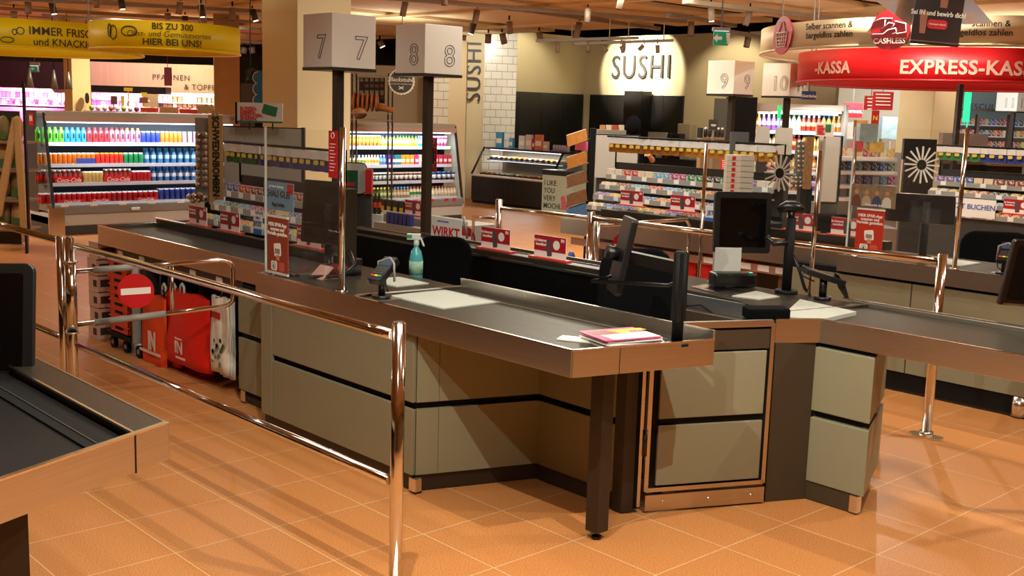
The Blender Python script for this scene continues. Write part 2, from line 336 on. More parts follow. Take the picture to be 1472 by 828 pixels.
# swing gate between the tills
g = thing('cashier_gate', 'greige swing gate with steel frame between tills seven and eight', 'gate', (4.03,2.98,0))
G0, G1 = Vector((3.752,3.115,0)), Vector((4.288,2.857,0)); gd = (G1-G0).normalized(); gn = Vector((gd.y,-gd.x,0))
def gp(a, z, off=0): return G0+gd*a+gn*off+Vector((0,0,z))
GL = (G1-G0).length
b = B(); b.bar(gp(0,.10),gp(0,.862),.02,.02,up=gn); b.bar(gp(GL,.10),gp(GL,.862),.02,.02,up=gn); b.bar(gp(0,.862),gp(GL,.862),.022,.03,up=(0,0,1)); b.bar(gp(0,.105),gp(GL,.105),.02,.02); b.bar(gp(-.035,.03),gp(-.035,.76),.016,.02,up=gn); b.build('gate_frame', STEEL, g)
for z0,z1 in ((.437,.735),(.125,.405)):
    b = B(); b.ob(gp(GL/2+.01,(z0+z1)/2,.004), gd*(GL/2-.035), gn*.008, (0,0,(z1-z0)/2)); b.build('gate_panel', PANEL, g, .003)
b = B(); b.ob(gp(GL/2,.79,-.002), gd*(GL/2-.012), gn*.008, (0,0,.045)); b.build('gate_header', PANELD, g)
b = B(); b.ob(gp(GL/2,.48,-.012), gd*(GL/2-.01), gn*.006, (0,0,.37)); b.build('gate_core', BLACKM, g)
kb = B(); kb.ob(gp(GL/2,.047,.012), gd*(GL/2+.005), gn*.006, (0,0,.037)); kb = kb.build('kick_plate', STEEL, g)
for a in (.08,.31,.53): B().ball(gp(a,.05,.02), .008, 8).build('screw_head', EDGE, kb)
B().cyl(gp(-.018,.27,.012),gp(-.018,.39,.012),.011,10).build('hinge', BROWNM, g)
# ================================================================ till lane 8
c8 = thing('checkout_counter', 'till counter eight whose steel packing end runs out to the right', 'checkout counter', (4.8,3,0), 'checkout counters')
B().prism([(4.515,2.73),(4.515,1.0),(5.12,1.0),(5.12,2.85),(4.95,2.95)], .80,.852).build('packing_tray', TRAY, c8)
b = B(); b.bar((4.507,2.743,.818),(4.507,1.0,.818),.012,.108); b.bar((4.315,2.86,.818),(4.507,2.743,.818),.012,.108); b.bar((5.128,2.95,.82),(5.128,1.0,.82),.012,.11); a8 = b.build('steel_apron', STEEL, c8, .002)
b = B(); b.bar((4.507,2.743,.874),(4.507,1.0,.874),.014,.006); b.bar((4.315,2.86,.874),(4.507,2.743,.874),.014,.006); b.bar((5.128,3.0,.880),(5.128,1.0,.880),.014,.006); b.build('apron_edge', EDGE, a8)
B().prism([(4.32,2.875),(4.51,2.755),(4.95,2.95),(5.12,2.85),(5.12,4.3),(4.78,4.3),(4.64,3.30),(4.50,3.02),(4.38,3.06)], .80,.866).build('till_table', mat('table_steel'), c8)
B().bar((4.42,2.99,.870),(5.10,2.86,.870),.012,.005).build('table_joint', EDGE, c8)
mo = B()
P0 = [onz(*q,.862) for q in ((1110,463),(1178,459),(1232,450),(1146,431))]
def quad(b, pts, z0, z1, mi=0): return b.prism([(p.x,p.y) for p in pts], z0, z1, mi)
quad(B(), [onz(*q,.868) for q in ((1122,457),(1186,459),(1231,449),(1150,431))], .853,.872).build('scanner_mat', MATW, c8)
quad(B(), [onz(*q,.868) for q in ((1052,426),(1092,431),(1121,427),(1087,419))], .866,.872).build('scanner_mat', MATW, c8)
quad(B(), [onz(*q,.870) for q in ((993,412),(1040,424),(1076,419),(1024,407))], .866,.871).build('scanner_plate', EDGE, c8)
quad(B(), [onz(*q,.872) for q in ((1013,414),(1029,419),(1058,416),(1030,411))], .871,.873).build('scanner_window', SCREEN, c8)
# open cash tray
b = B(); b.box((4.36,3.10,.62),(4.62,3.85,.635)); b.box((4.61,3.05,.635),(4.625,4.2,.86)); b.box((4.30,3.85,.62),(4.62,3.87,.84)); b.build('cable_bay', mat('zinc','#a9adad',.35,.9), c8)
b = B(); b.box((4.37,3.2,.70),(4.45,3.30,.77)); b.box((4.46,3.22,.70),(4.47,3.27,.77)); b.build('power_socket', WHITE, c8, .004)
b = B(); b.tube([(4.60,3.75,.84),(4.59,3.6,.80),(4.59,3.5,.82),(4.585,3.35,.76),(4.58,3.25,.72)], .005, 8); b.build('cable', BLACK, c8)
B().box((4.33,3.02,.80),(4.50,3.05,.865)).build('bay_front', DARKGREY, c8)
# base and drawers
recess_base(B(), [(4.31,2.847),(4.504,2.755)], .0,.765,.03).build('end_panel', PANELD, c8)
b = B(); b.box((4.53,2.75,.02),(5.1,4.2,.79)); b.build('base_core', PANELD, c8)
DR = [(4.50,2.755),(4.50,2.452)]
for z0,z1 in ((.437,.742),(.092,.405)):
    t = .0 if z0 > .4 else 0
    b = B().prism([(4.50,2.757),(4.50,2.452),(5.04,2.68),(5.08,2.757)], z0, z1); b.build('drawer', PANEL, c8, .005)
B().prism([(4.53,2.75),(4.53,2.50),(5.0,2.70),(5.03,2.75)], .0,.79).build('drawer_core', BLACKM, c8)
recess_base(B(), [(4.506,2.757),(4.506,2.52)], .004,.088).build('plinth', PANELD, c8)
B().box((4.495,2.478,.008),(4.535,2.52,.09)).build('corner_bracket', EDGE, c8, .003)
l8 = B().box((4.75,1.08,.03),(4.82,1.15,.80)).build('leg', BROWNM, c8, .003)
B().cyl((4.785,1.115,0),(4.785,1.115,.03),.02).build('leg_foot', BLACK, l8)
# belt of lane 8 with its black inner wall
B().box((4.50,3.98,.30),(4.53,6.66,.885)).build('black_side_wall', mat('gloss_black','#0d0c0c',.22), c8)
b = B(); b.bar((4.50,3.98,.892),(4.50,6.66,.892),.02,.014); b.build('side_wall_edge', EDGE, c8)
B().box((4.53,3.98,.84),(4.62,6.66,.925)).build('divider_rim', BROWNM, c8, .005)
b = B(); b.bar((4.625,3.98,.928),(4.625,6.66,.928),.008,.008); b.build('divider_edge', EDGE, c8)
B().box((4.63,4.3,.74),(5.10,6.66,.845)).build('conveyor_belt', RUBBER, c8)
b = B(); b.bar((5.12,4.3,.80),(5.12,6.66,.80),.012,.13); b.build('belt_apron', STEEL, c8)
B().box((4.55,4.2,.02),(5.08,6.66,.74)).build('base_core', PANELD, c8)
ctl = B().box((4.485,4.10,.55),(4.50,4.62,.655)).build('control_box', DARKGREY, c8, .003)
B().box((4.482,4.46,.575),(4.486,4.60,.64)).build('control_plate', BLACK, ctl)
B().cyl((4.484,4.475,.607),(4.455,4.475,.607),.024,14).build('stop_button', RED, ctl)
b = B()
for i in range(3): b.box((4.479,4.53+i*.022,.595),(4.483,4.545+i*.022,.625))
b.build('rocker_switch', mat('switch_blue','#5c79a8',.4), ctl)
b = B().box((4.478,4.16,.575),(4.482,4.26,.635)); b.build('drawer_pull', BLACKM, ctl)
# ================================================================ till lane 6 (near left)
c6 = thing('checkout_counter', 'near till counter cut off by the left frame edge, black belt and steel rim', 'checkout counter', (.7,3.6,0), 'checkout counters')
B().prism([(1.255,2.905),(1.255,7.5),(.2,7.5),(.2,2.47)], .78,.846).build('conveyor_belt', RUBBER, c6)
e6 = (Vector((1.38,2.925,0))-Vector((.849,2.705,0))).normalized()
def E6(a): return Vector((1.38,2.925,0))-e6*a
b = B(); b.prism([(1.38,2.925),(1.38,7.5),(1.262,7.5),(1.262,2.877)], .765,.868); b.build('side_rim', BROWNM, c6, .002)
b = B(); p,q = E6(0), E6(1.5); b.bar((p.x,p.y,.816),(q.x,q.y,.816),.012,.108); b.bar((1.382,2.925,.816),(1.382,7.5,.816),.008,.108); b.build('steel_apron', STEEL, c6, .002)
b = B(); b.bar((p.x,p.y,.872),(q.x,q.y,.872),.016,.006); b.bar((1.262,2.88,.871),(1.262,7.5,.871),.008,.006); b.build('apron_edge', EDGE, c6)
b = B(); r = E6(.13); b.bar((r.x,r.y-.0065,.76),(r.x,r.y-.0065,.872),.004,.004,up=(0,1,0)); b.build('apron_joint', BLACK, c6)
b = B(); b.prism([(1.20,2.89),(1.20,7.5),(1.13,7.5),(1.13,2.86)], .846,.853); b.build('belt_guide', BLACKM, c6)
b = B(); b.bar((1.165,2.90,.8545),(1.165,7.5,.8545),.004,.003); b.build('guide_line', DARKGREY, c6)
lg = B().box((.86,2.79,0),(.94,2.86,.77)).build('leg', BROWNM, c6, .002)
B().box((.1,2.80,0),(.66,2.85,.77)).build('end_panel', PANEL, c6)
B().box((.1,3.2,0),(.7,7.4,.77)).build('base_core', PANELD, c6)
def slab(c, wv, hv, w, h, t, rr=.012):     # rounded screen slab: centre, width dir, height dir
    return B().plate(c, wv, hv, rrect(w,h,rr), t)
# monitor standing on till 6
mc = onz(8,470,1.03); t = thing('monitor', 'black cash screen at the left frame edge above the near belt', 'monitor', (mc.x,mc.y,.868), 'cash screens')
hx = Vector((.86,-.51,0)).normalized(); hz = Vector((.12,.2,1)).normalized()
c0 = onz(-12,462,1.02)
slab(c0, hx, hz, .27, .40, .035, .03).build('screen_housing', BLACK, t, .004)
nn = hx.cross(hz).normalized()
slab(c0+nn*.004, hx, hz, .20, .33, .004, .01).build('screen_glass', SCREEN, t)
b = B(); b.ob(c0-hz*.205+nn*-.01, hx*.12, hz*.008, nn*.02); b.build('base_strip', WHITE, t, .003)
b = B(); b.cyl(c0-nn*.04, Vector((c0.x-.05,c0.y+.12,.846)), .02); b.build('stand', BLACKM, t)
# ================================================================ rails, posts
def post(label, x, y, h, group='chrome rail posts', r=.024, foot=True):
    t = thing('rail_post', label, 'post', (x,y,0), group)
    B().cyl((x,y,.006),(x,y,h-.006),r,20).cyl((x,y,h-.006),(x,y,h),r*.86,20).build('post_tube', CHROME, t)
    if foot: B().plate((x,y,.012),(0,1,0),(-1,0,0), rrect(.20,.085,.0424,6), .012).cyl((x,y,.012),(x,y,.035),.04,18).build('foot_plate', EDGE, t)
    return t
LA = .88
def K(x,y,z): return Vector((LA*x, LA*y, EYE-LA*(EYE-z)))
def kpost(label, x, y, z, **k): p = K(x,y,z); return post(label, p.x, p.y, p.z, **k)
kpost('tall chrome post at the near end of the guide rail', 2.615, 3.47, .947)
post('slim chrome post standing between tills eight and nine', 5.994, 2.909, 1.068, r=.027)
post('chrome post of the lane nine rail behind the mini cards', 5.99, 5.62, 1.07, r=.03)
post('chrome post at the far end of the lane nine rail', 5.99, 6.64, 1.08, r=.03)
pa = kpost('chrome post carrying the no entry arm', 2.57, 6.72, .952)
kpost('chrome post paired close behind the no entry arm post', 2.545, 6.80, .95, foot=False)
for zz in (.36,.80):
    q = K(2.57,6.72,zz); b = B(); b.tube([(q.x+.033*math.cos(a),q.y+.033*math.sin(a),q.z) for a in [i*math.pi/8 for i in range(16)]], .006, 6, closed=True); b.build('clamp_ring', EDGE, pa)
B().cyl(K(2.57,6.72,.36),K(2.57,6.72,.80),.029,18).build('hinge_sleeve', CHROME, pa)
def rail(label, pts, r=.0185, group='chrome guide rails'):
    o = B().tube(pts, r, 16).build('guide_rail', CHROME); return tag(o, label, 'rail', group)
rail('upper chrome rail running along till seven', [K(2.60,6.69,.893),K(2.603,3.66,.89),K(2.607,3.50,.89)])
rail('lower chrome rail just above the floor beside till seven', [K(2.60,6.69,.275),K(2.603,3.50,.287)])
rail('upper chrome rail leading off behind the no entry post', [K(2.55,6.83,.917),K(2.52,9.4,.917)])
rail('lower chrome rail leading off behind the no entry post', [K(2.55,6.83,.31),K(2.52,9.4,.31)])
kpost('chrome post at the far left end of the rail', 2.53, 8.6, 1.02)
rail('thick chrome rail ending at the slim post between tills eight and nine', [(5.99,5.60,1.02),(5.99,2.93,1.02)], .021)
rail('chrome rail between the two far posts of lane nine', [(5.99,6.62,1.01),(5.99,5.64,1.02)], .016)
# no entry swing arm
t = thing('swing_arm', 'chrome swing arm with red no entry disc hinged on the post', 'barrier arm', (2.6*LA,6.7*LA,0))
A0 = Vector((2.60,6.715,0))*LA; av = (Vector((3.44,6.31,0))-Vector((2.60,6.715,0))).normalized()
def ap(s,z): return A0+av*s*LA+Vector((0,0,EYE-LA*(EYE-z)))
b = B(); b.tube([ap(0,.735)]+[ap(.86,.80)]+[ap(.90,.79),ap(.925,.765),ap(.93,.72)]+[ap(.93,.57),ap(.925,.535),ap(.90,.512),ap(.86,.50)]+[ap(0,.405)], .0125, 12); arm = b.build('arm_frame', CHROME, t)
B().cyl(ap(.10,.416),ap(.52,.462),.0185,14).build('padding_sleeve', GREY, t)
B().cyl(ap(.10,.743),ap(.38,.763),.0185,14).build('padding_sleeve', GREY, t)
B().cyl(ap(.56,.47),ap(.56,.776),.0105,10).build('arm_brace', CHROME, t)
dn = Vector((av.y,-av.x,0)); dc = ap(.345,.615)+dn*.026
dsk = B().cyl(dc, dc+dn*.005, .095, 40).build('sign_disc', RED, t)
b = B(); b.ob(dc+dn*.006, av*.077+Vector((0,0,.004)), dn*.0012, (0,0,.0175)); b.build('white_bar', TXTW, dsk)
B().bar(ap(.345,.60)+dn*.012, ap(.345,.775)+dn*.012, .03,.012,up=dn).build('disc_holder', GREY, t)
# ================================================================ things under the belt of till 7
def crate_stack():
    # rolling stand with orange baskets
    x0,y0 = 3.22,7.36
    t = thing('basket_trolley', 'grey rolling stand holding the stack of orange shopping baskets', 'trolley', (x0+.2,y0+.2,0))
    b = B(); b.box((x0,y0-.02,.10),(x0+.42,y0+.0,.65)); b.box((x0,y0-.04,.10),(x0+.06,y0,.65)); b.build('side_plate', GREY, t, .004)
    B().box((x0+.06,y0-.13,.03),(x0+.45,y0-.03,.65)).build('dark_cabinet', DARKGREY, t, .004)
    B().box((x0,y0,.10),(x0+.42,y0+.44,.13)).build('deck', BLACKM, t)
    for (x,y) in ((x0+.04,y0-.05),(x0+.04,y0+.16),(x0+.04,y0+.38),(x0+.36,y0+.05),(x0+.36,y0+.38)):
        wh = B(); wh.cyl((x-.012,y,.045),(x+.012,y,.045),.045,16,0).cyl((x-.016,y,.045),(x+.016,y,.045),.018,10,1).build('wheel', [BLACKM,GREY], t)
    k = B()
    w, dd, h = .40, .30, .062
    k.box((0,0,0),(w,dd,.006)); k.box((0,0,0),(.006,dd,h)); k.box((w-.006,0,0),(w,dd,h)); k.box((0,0,0),(w,.006,h)); k.box((0,dd-.006,0),(w,dd,h)); k.box((-.008,-.008,h-.010),(w+.008,dd+.008,h))
    k.box((-.004,.09,.028),(.0,.21,.046),1)
    me = k.mesh('shopping_basket', [mat('orange_red','#ee4a1c',.45), BLACKM])
    for i in range(9):
        o = bpy.data.objects.new('shopping_basket', me); COL.objects.link(o); o.location = (x0+.012,y0+.07,.135+i*.057)
        tag(o, 'orange shopping basket nested in the stack on the rolling stand', 'shopping basket', 'orange baskets in the stack')
crate_stack()
# pale printed cartons stacked behind the post
ck = B().box((0,0,0),(.30,.17,.12)).box((-.002,.02,.03),(0,.08,.08),1).box((.02,-.002,.03),(.14,0,.085),1).box((-.001,0,.112),(.301,.172,.121),2)
cm = ck.mesh('carton', [mat('carton_pink','#ecd2c2',.7), mat('carton_print','#4a3b36',.7), mat('carton_lid','#d8bda4',.7)])
for i in range(6):
    o = bpy.data.objects.new('carton', cm); COL.objects.link(o); o.location = (3.27+.01*(i%2),8.06-.012*(i%3),.0+i*.1215)
    tag(o, 'pale printed carton in the column under the belt end', 'carton', 'stacked cartons')
# carrier bags
def bag(name, label, X, x0,y0,x1,y1, m, T=.06, tilt=0, group=None, fold=.0):
    p = onx(x0,y1,X); q = onx(x1,y1,X); z1 = onx((x0+x1)/2,y0,X).z; z0 = p.z
    ya, yb = p.y, q.y
    t = thing(name, label, 'bag', (X,(ya+yb)/2,z0), group)
    b = B(); n=8
    vs=[]; fs=[]
    for i in range(n+1):
        s=i/n
        for j in range(n+1):
            r=j/n; bul=math.sin(math.pi*s)**.5*T*(.35+.65*(1-r))
            vs.append((X-bul*.5-.008*math.sin(9*s+5*r), ya+(yb-ya)*(s+(.5-s)*.10*r*fold), z0+(z1-z0)*r+.008*math.sin(11*s)*r))
    for i in range(n+1):
        s=i/n
        for j in range(n+1):
            r=j/n; bul=math.sin(math.pi*s)**.5*T*(.35+.65*(1-r))
            vs.append((X+bul*.5+.004, ya+(yb-ya)*(s+(.5-s)*.10*r*fold), z0+(z1-z0)*r+.008*math.sin(11*s)*r))
    N=(n+1)**2
    for i in range(n):
        for j in range(n):
            a=i*(n+1)+j; fs.append((a,a+1,a+n+2,a+n+1)); fs.append((N+a,N+a+n+1,N+a+n+2,N+a+1))
    for j in range(n):
        for i in (0,n):
            a=i*(n+1)+j; fs.append((a,N+a,N+a+1,a+1) if i==0 else (a,a+1,N+a+1,N+a))
    for i in range(n): a=i*(n+1); fs.append((a,a+n+1,N+a+n+1,N+a))
    b.add(vs,fs,0,True); bo = b.build('bag_body', m, t)
    return t, bo, (ya,yb,z0,z1)
ORA = mat('orange_paper','#f4521f',.6); REDB = mat('red_woven','#ee2016',.5); BAGW = mat('bag_white','#f2ede0',.6)
t,bo,(ya,yb,z0,z1) = bag('paper_bag','orange paper carrier bag with large white logo under the belt',3.27,206,424,240,522,ORA,.05)
text('IN', .17, TXTW, t, (3.226,(ya+yb)/2-.05,(z0+z1)/2-.06), (0,-1,0),(0,0,1), bold=.008, sx=.66, name='logo')
B().box((3.236,ya-.02,z0+.105),(3.238,yb+.03,z0+.125)).build('logo_strip', TXTW, t)
t,bo,(ya,yb,z0,z1) = bag('paper_bag','second orange paper bag, its plain side edge showing behind the first',3.33,238,422,262,520,ORA,.05)
t,bo,(ya,yb,z0,z1) = bag('woven_bag','red woven carrier bag with small white logo',3.29,240,422,305,512,REDB,.09,fold=.8)
text('IN', .11, TXTW, t, (3.232,(ya+yb)/2+.03,z0+.115), (0,-1,0),(0,0,1), bold=.003, name='logo')
text('WIR SIND DA', .016, TXTW, t, (3.232,(ya+yb)/2+.03,z0+.175), (0,-1,0),(0,0,1), name='slogan')
B().box((3.231,(ya+yb)/2-.06,z0+.045),(3.233,(ya+yb)/2+.07,z0+.058)).build('logo_strip', TXTW, t)
bag('woven_bag','darker red bag hanging low behind the woven bag',3.38,252,430,308,527,mat('red_deep','#a31410',.55),.07)
t,bo,(ya,yb,z0,z1) = bag('cotton_bag','white printed cotton bag at the end of the bag row',3.25,304,428,330,530,BAGW,.035,fold=.3)
b=B()
random.seed(3)
for i in range(16):
    yy=yb+.04+random.random()*(ya-yb-.07); zz=z0+.05+random.random()*.16; b.cyl((3.229,yy,zz),(3.231,yy,zz),.008+.012*random.random(),8)
b.build('leaf_print', mat('leaf_green','#6f8f68',.7), t)
B().box((3.228,yb+.07,z1-.13),(3.23,ya-.05,z1-.09)).build('red_print', REDP, t)
for k in range(3): bag('cotton_bag','white cotton bag hanging behind the printed one',3.275+.025*k,312+5*k,430,334+2*k,532+4*k,BAGW,.03,group='white cotton bags')
# bag handles / hooks
for (x,y) in ((232,418),(244,420),(321,430)):
    p = onx(x,y,3.30)
    o = B().tube([(3.30,p.y,.66),(3.29,p.y,p.z+.02),(3.27,p.y+.012,p.z-.01),(3.25,p.y,p.z+.015)], .006, 8).build('bag_hook', BLACK); tag(o,'black wire hook carrying a carrier bag under the belt','hook','bag hooks')
for (x,w_) in ((236,.02),(250,.02),(262,.02)):
    p = onx(x,412,3.31)
    o = B().tube([(3.31,p.y-.03,p.z-.06),(3.31,p.y-.025,p.z),(3.31,p.y+.0,p.z+.02),(3.31,p.y+.025,p.z),(3.31,p.y+.03,p.z-.06)], .009, 8).build('strap_loop', BAGW); o.parent=None; tag(o,'white looped carrier bag handle hung on the hook rail','handle loop','looped bag handles')
# ================================================================ on till 7
def wedge_stand(): pass
def card_reader(label, loc, rz):
    t = thing('card_terminal', label, 'card terminal', (0,0,0), 'card terminals')
    B().cyl((0,0,0),(0,0,.012),.05,20).cyl((0,0,.012),(0,0,.12),.018,14).build('stand', BLACK, t)
    hz = Vector((0,.80,.60)); hy = Vector((0,.60,-.80))
    c = Vector((0,-.0,.145))
    b = B(); b.plate(c, (1,0,0), hz, rrect(.085,.17,.012), .035); hs = b.build('terminal_body', BLACK, t, .004)
    nv = Vector((1,0,0)).cross(hz)
    B().plate(c+hz*.045+nv*.001, (1,0,0), hz, rrect(.065,.05,.004), .001).build('terminal_screen', mat('lcd','#39465c',.2), t)
    for k,mm in enumerate((mat('key_red','#c8342c',.5),mat('key_yellow','#d8b92f',.5),mat('key_green','#3f9a48',.5))):
        B().plate(c-hz*.055+Vector(((k-1)*.022,0,0))+nv*.003, (1,0,0), hz, rrect(.018,.011,.002), .003).build('key', mm, t)
    b = B()
    for i in range(3):
        for j in range(3): b.plate(c-hz*(.01+.015*i-.005)+Vector(((j-1)*.02,0,0))+nv*.002, (1,0,0), hz, rrect(.015,.01,.002), .002)
    b.build('keypad', DARKGREY, t)
    B().tube([(-.055,.03,.08),(-.05,.03,.17),(0,.06,.19),(.05,.03,.17),(.055,.03,.08)], .006, 8).build('holder_hoop', GREY, t)
    B().tube([(0,.03,.12),(-.05,.08,.10),(-.06,.10,.03),(-.03,.09,.006)], .004, 8).build('cable', BLACK, t)
    t.location = loc; t.rotation_euler = (0,0,rz); t['_wl'] = tuple(loc); return t
card_reader('card terminal on a small plate beside the white mat of till seven', (3.20,4.39,.859), -1.35)
tag(B().box((3.10,4.31,.8521),(3.26,4.44,.857)).build('mounting_plate', STEEL), 'small steel mounting plate under the card terminal of till seven', 'plate')
# acrylic screen of till 7
def acrylic_screen(label, x, y0, y1, z0, z1, ret=0, rl=.25):
    t = thing('acrylic_screen', label, 'protective screen', (x,(y0+y1)/2,z0), 'acrylic screens')
    B().box((x-.003,y0,z0+.012),(x+.003,y1,z1)).build('sheet', ACRY, t)
    b = B(); b.box((x-.006,y1-.008,z0+.012),(x+.006,y1,z1)); b.build('sheet_edge', mat('acrylic_edge','#cfd6d2',.2), t)
    B().cyl((x,y0,z0),(x,y0,z1+.02),.014,14).cyl((x,y0,z0),(x,y0,z0+.012),.03,14).build('post_tube', CHROME, t)
    B().cyl((x,y1-.07,z0),(x,y1-.07,z0+.06),.008,10).cyl((x,y1-.07,z0),(x,y1-.07,z0+.012),.022,12).build('clamp_foot', CHROME, t)
    return t
acrylic_screen('clear screen on a chrome post at till seven', 3.09,4.575,5.31,.868,1.66)
def app_sign(label, X, y0, y1, z0, z1, col, group='scan app signs'):
    t = thing('app_sign', label, 'sign', (X,(y0+y1)/2,z0), group)
    yc=(y0+y1)/2; h=z1-z0; wd=y1-y0
    cd = B().box((X-.003,y0,z0),(X+.003,y1,z1)).build('card', col, t)
    B().box((X-.006,y0-.001,z1-.012),(X+.004,y1+.001,z1)).build('clip_strip', WHITE, t); B().box((X-.006,y0-.001,z0),(X+.004,y1+.001,z0+.012)).build('clip_strip', WHITE, t)
    for k,s in enumerate(('HIER SPAR-App','scannen und','Vorteile genießen.')): text(s, .135*wd, TXTW, t, (X-.0045,yc,z1-.16*h-.075*h*k), (0,-1,0),(0,0,1), bold=.0006)
    B().plate((X-.0035,yc,z0+.42*h),(0,-1,.12),(0,.12,1),rrect(.34*wd,.22*h,.01),.001).build('phone_print', TXTW, t)
    b=B()
    for i in range(6): b.box((X-.0046,yc-.11*wd+i*.04*wd,z0+.35*h),(X-.0042,yc-.09*wd+i*.04*wd,z0+.44*h))
    b.build('barcode_print', TXTB, t)
    B().box((X-.0042,yc-.1*wd,z0+.24*h),(X-.0038,yc+.06*wd,z0+.33*h)).build('hand_print', mat('skin_print','#c98a62',.6), t)
    lw=B().plate((X-.0035,yc+.17*wd,z0+.14*h),(0,-1,0),(0,0,1),rrect(.30*wd,.16*h,.012),.001).build('logo_badge', TXTW, t)
    b=B(); b.plate((X-.0046,yc+.17*wd,z0+.14*h),(0,-1,0),(0,0,1),arc(0,0,.062*h,0,360,20)[:-1],.0004)
    b.build('logo_ring', mat('spar_green','#2d6b45',.5), t)
    b=B(); b.plate((X-.0050,yc+.17*wd,z0+.14*h),(0,-1,0),(0,0,1),arc(0,0,.050*h,0,360,20)[:-1],.0003); b.build('logo_field', TXTW, t)
    b=B(); s_=.04*h
    b.plate((X-.0054,yc+.17*wd,z0+.14*h),(0,-1,0),(0,0,1),[(0,s_),(.75*s_,-.1*s_),(.3*s_,-.05*s_),(.9*s_,-.7*s_),(.15*s_,-.6*s_),(.15*s_,-s_),(-.15*s_,-s_),(-.15*s_,-.6*s_),(-.9*s_,-.7*s_),(-.3*s_,-.05*s_),(-.75*s_,-.1*s_)],.0003); b.build('fir_emblem', mat('spar_green'), t)
    B().plate((X-.0035,yc-.2*wd,z0+.14*h),(0,-1,0),(0,0,1),rrect(.27*wd,.15*h,.01),.001).build('store_badge', mat('badge_red','#c9564a',.5), t)
    return t
app_sign('brown red app sign clipped before the screen of till seven', 3.07,5.045,5.25,.885,1.20, mat('sign_brown','#8f3b25',.5))
# hanging red notice on the screen post
def red_notice(label, c, w_, h_, xd=(0,-1,0), group='narrow red notices'):
    c = Vector(c); xd = Vector(xd); nn = xd.cross(UP)
    t = thing('red_notice', label, 'notice', tuple(c-UP*h_/2), group)
    B().ob(c, xd*w_/2, nn*.002, (0,0,h_/2)).build('card', REDP, t)
    b=B()
    for i in range(9): b.ob(c+nn*.0022+UP*(h_*.22-i*h_*.07)-xd*w_*(.06*(i%3)), xd*w_*(.34-.05*(i%3)), nn*.0003, (0,0,h_*.008))
    b.build('printed_lines', TXTW, t)
    b=B(); b.tube([c+nn*.003+UP*h_*.4+xd*.18*w_*math.cos(a)+UP*.18*w_*math.sin(a) for a in [i*math.pi/8 for i in range(16)]], .0016*max(1,w_*14), 5, closed=True); b.build('ring_print', TXTW, t)
    return t
p = onx(480,222,3.08); red_notice('red notice fixed to the chrome post of till seven', (3.075,p.y,p.z), .075,.23)
p = onx(403,282,3.11); t = thing('picture_card', 'pale blue offer card on the screen of till seven', 'card', (3.11,p.y,p.z-.07)); 
B().box((3.098,p.y-.15,p.z-.075),(3.102,p.y+.15,p.z+.075)).build('card', mat('card_blue','#6f9ac0',.5), t)
text('SCHAU GLEI', .05, TXTB, t, (3.096,p.y+.02,p.z+.01),(0,-1,0),(0,0,1)); text('auf einen Sprung', .022, TXTW, t, (3.096,p.y+.02,p.z+.05),(0,-1,0),(0,0,1)); text('App holen', .03, TXTB, t, (3.096,p.y,p.z-.045),(0,-1,0),(0,0,1))
B().box((3.0955,p.y-.145,p.z+.02),(3.0975,p.y-.09,p.z+.07)).build('red_badge', RED, t)
# cashier screen of till 7 behind the acrylic
def pos_screen(label, c, wv, hv, w_, h_, foot, group='cash screens', glassy=True):
    c, wv, hv = Vector(c), Vector(wv).normalized(), Vector(hv).normalized()
    t = thing('monitor', label, 'monitor', foot, group)
    slab(c, wv, hv, w_, h_, .03, .014).build('screen_housing', BLACK, t, .003)
    n_ = wv.cross(hv).normalized()
    if glassy: slab(c+n_*.002, wv, hv, w_*.84, h_*.82, .003, .006).build('screen_glass', SCREEN, t)
    f = Vector(foot); top = Vector((f.x,f.y,c.z+.05))
    B().cyl(f, top, .026, 16).cyl(f, f+UP*.015, .055, 18).build('pole', BLACKM, t)
    B().bar(top-UP*.05, c-n_*.03, .04,.035).build('bracket', BLACK, t)
    return t
p = onx(462,305,3.5); pos_screen('dark cash screen seen through the acrylic of till seven', p, (0.25,-.97,0), (.1,.05,1), .30,.36, (3.52,p.y-.05,.867))
p = onx(497,350,3.45); t = thing('equipment_column', 'dark brown equipment column beside the chrome post of till seven', 'column', (3.45,p.y,.867)); B().box((3.42,p.y-.035,.867),(3.50,p.y+.035,1.34)).build('column_body', BROWNM, t, .006)
B().cyl((3.46,p.y,.867),(3.46,p.y,.90),.08,20).build('column_foot', BLACKM, t)
B().tube([(3.44,p.y-.05,1.0),(3.36,p.y-.22,.95),(3.30,p.y-.18,.89),(3.22,p.y-.05,.875),(3.15,p.y+.15,.872)], .011, 10).build('cable', BLACK, t)
# leaflet box and red box behind acrylic
p = onz(455,375,.9); t = tag(B().box((3.36,5.02,.867),(3.44,5.12,.925)).build('red_card_box', mat('box_maroon','#6a1418',.4), None, .02), 'small red box on the cash table behind the acrylic', 'box')
pl_ = Vector((3.22,5.02,.867)); b=B(); b.plate(pl_+Vector((0,0,.0)),(0,-1,0),(.55,0,.5),[(-.06,0),(.06,0),(.06,.13),(-.06,.13)],.008)
b.plate(pl_+Vector((.02,0,0)),(0,-1,0),(.9,0,.02),[(-.06,0),(.06,0),(.06,.12),(-.06,.12)],.008); tag(b.build('leaflet_holder', mat('pink_grey','#b98f88',.5)), 'small tilted leaflet holder beside the app sign of till seven', 'holder')
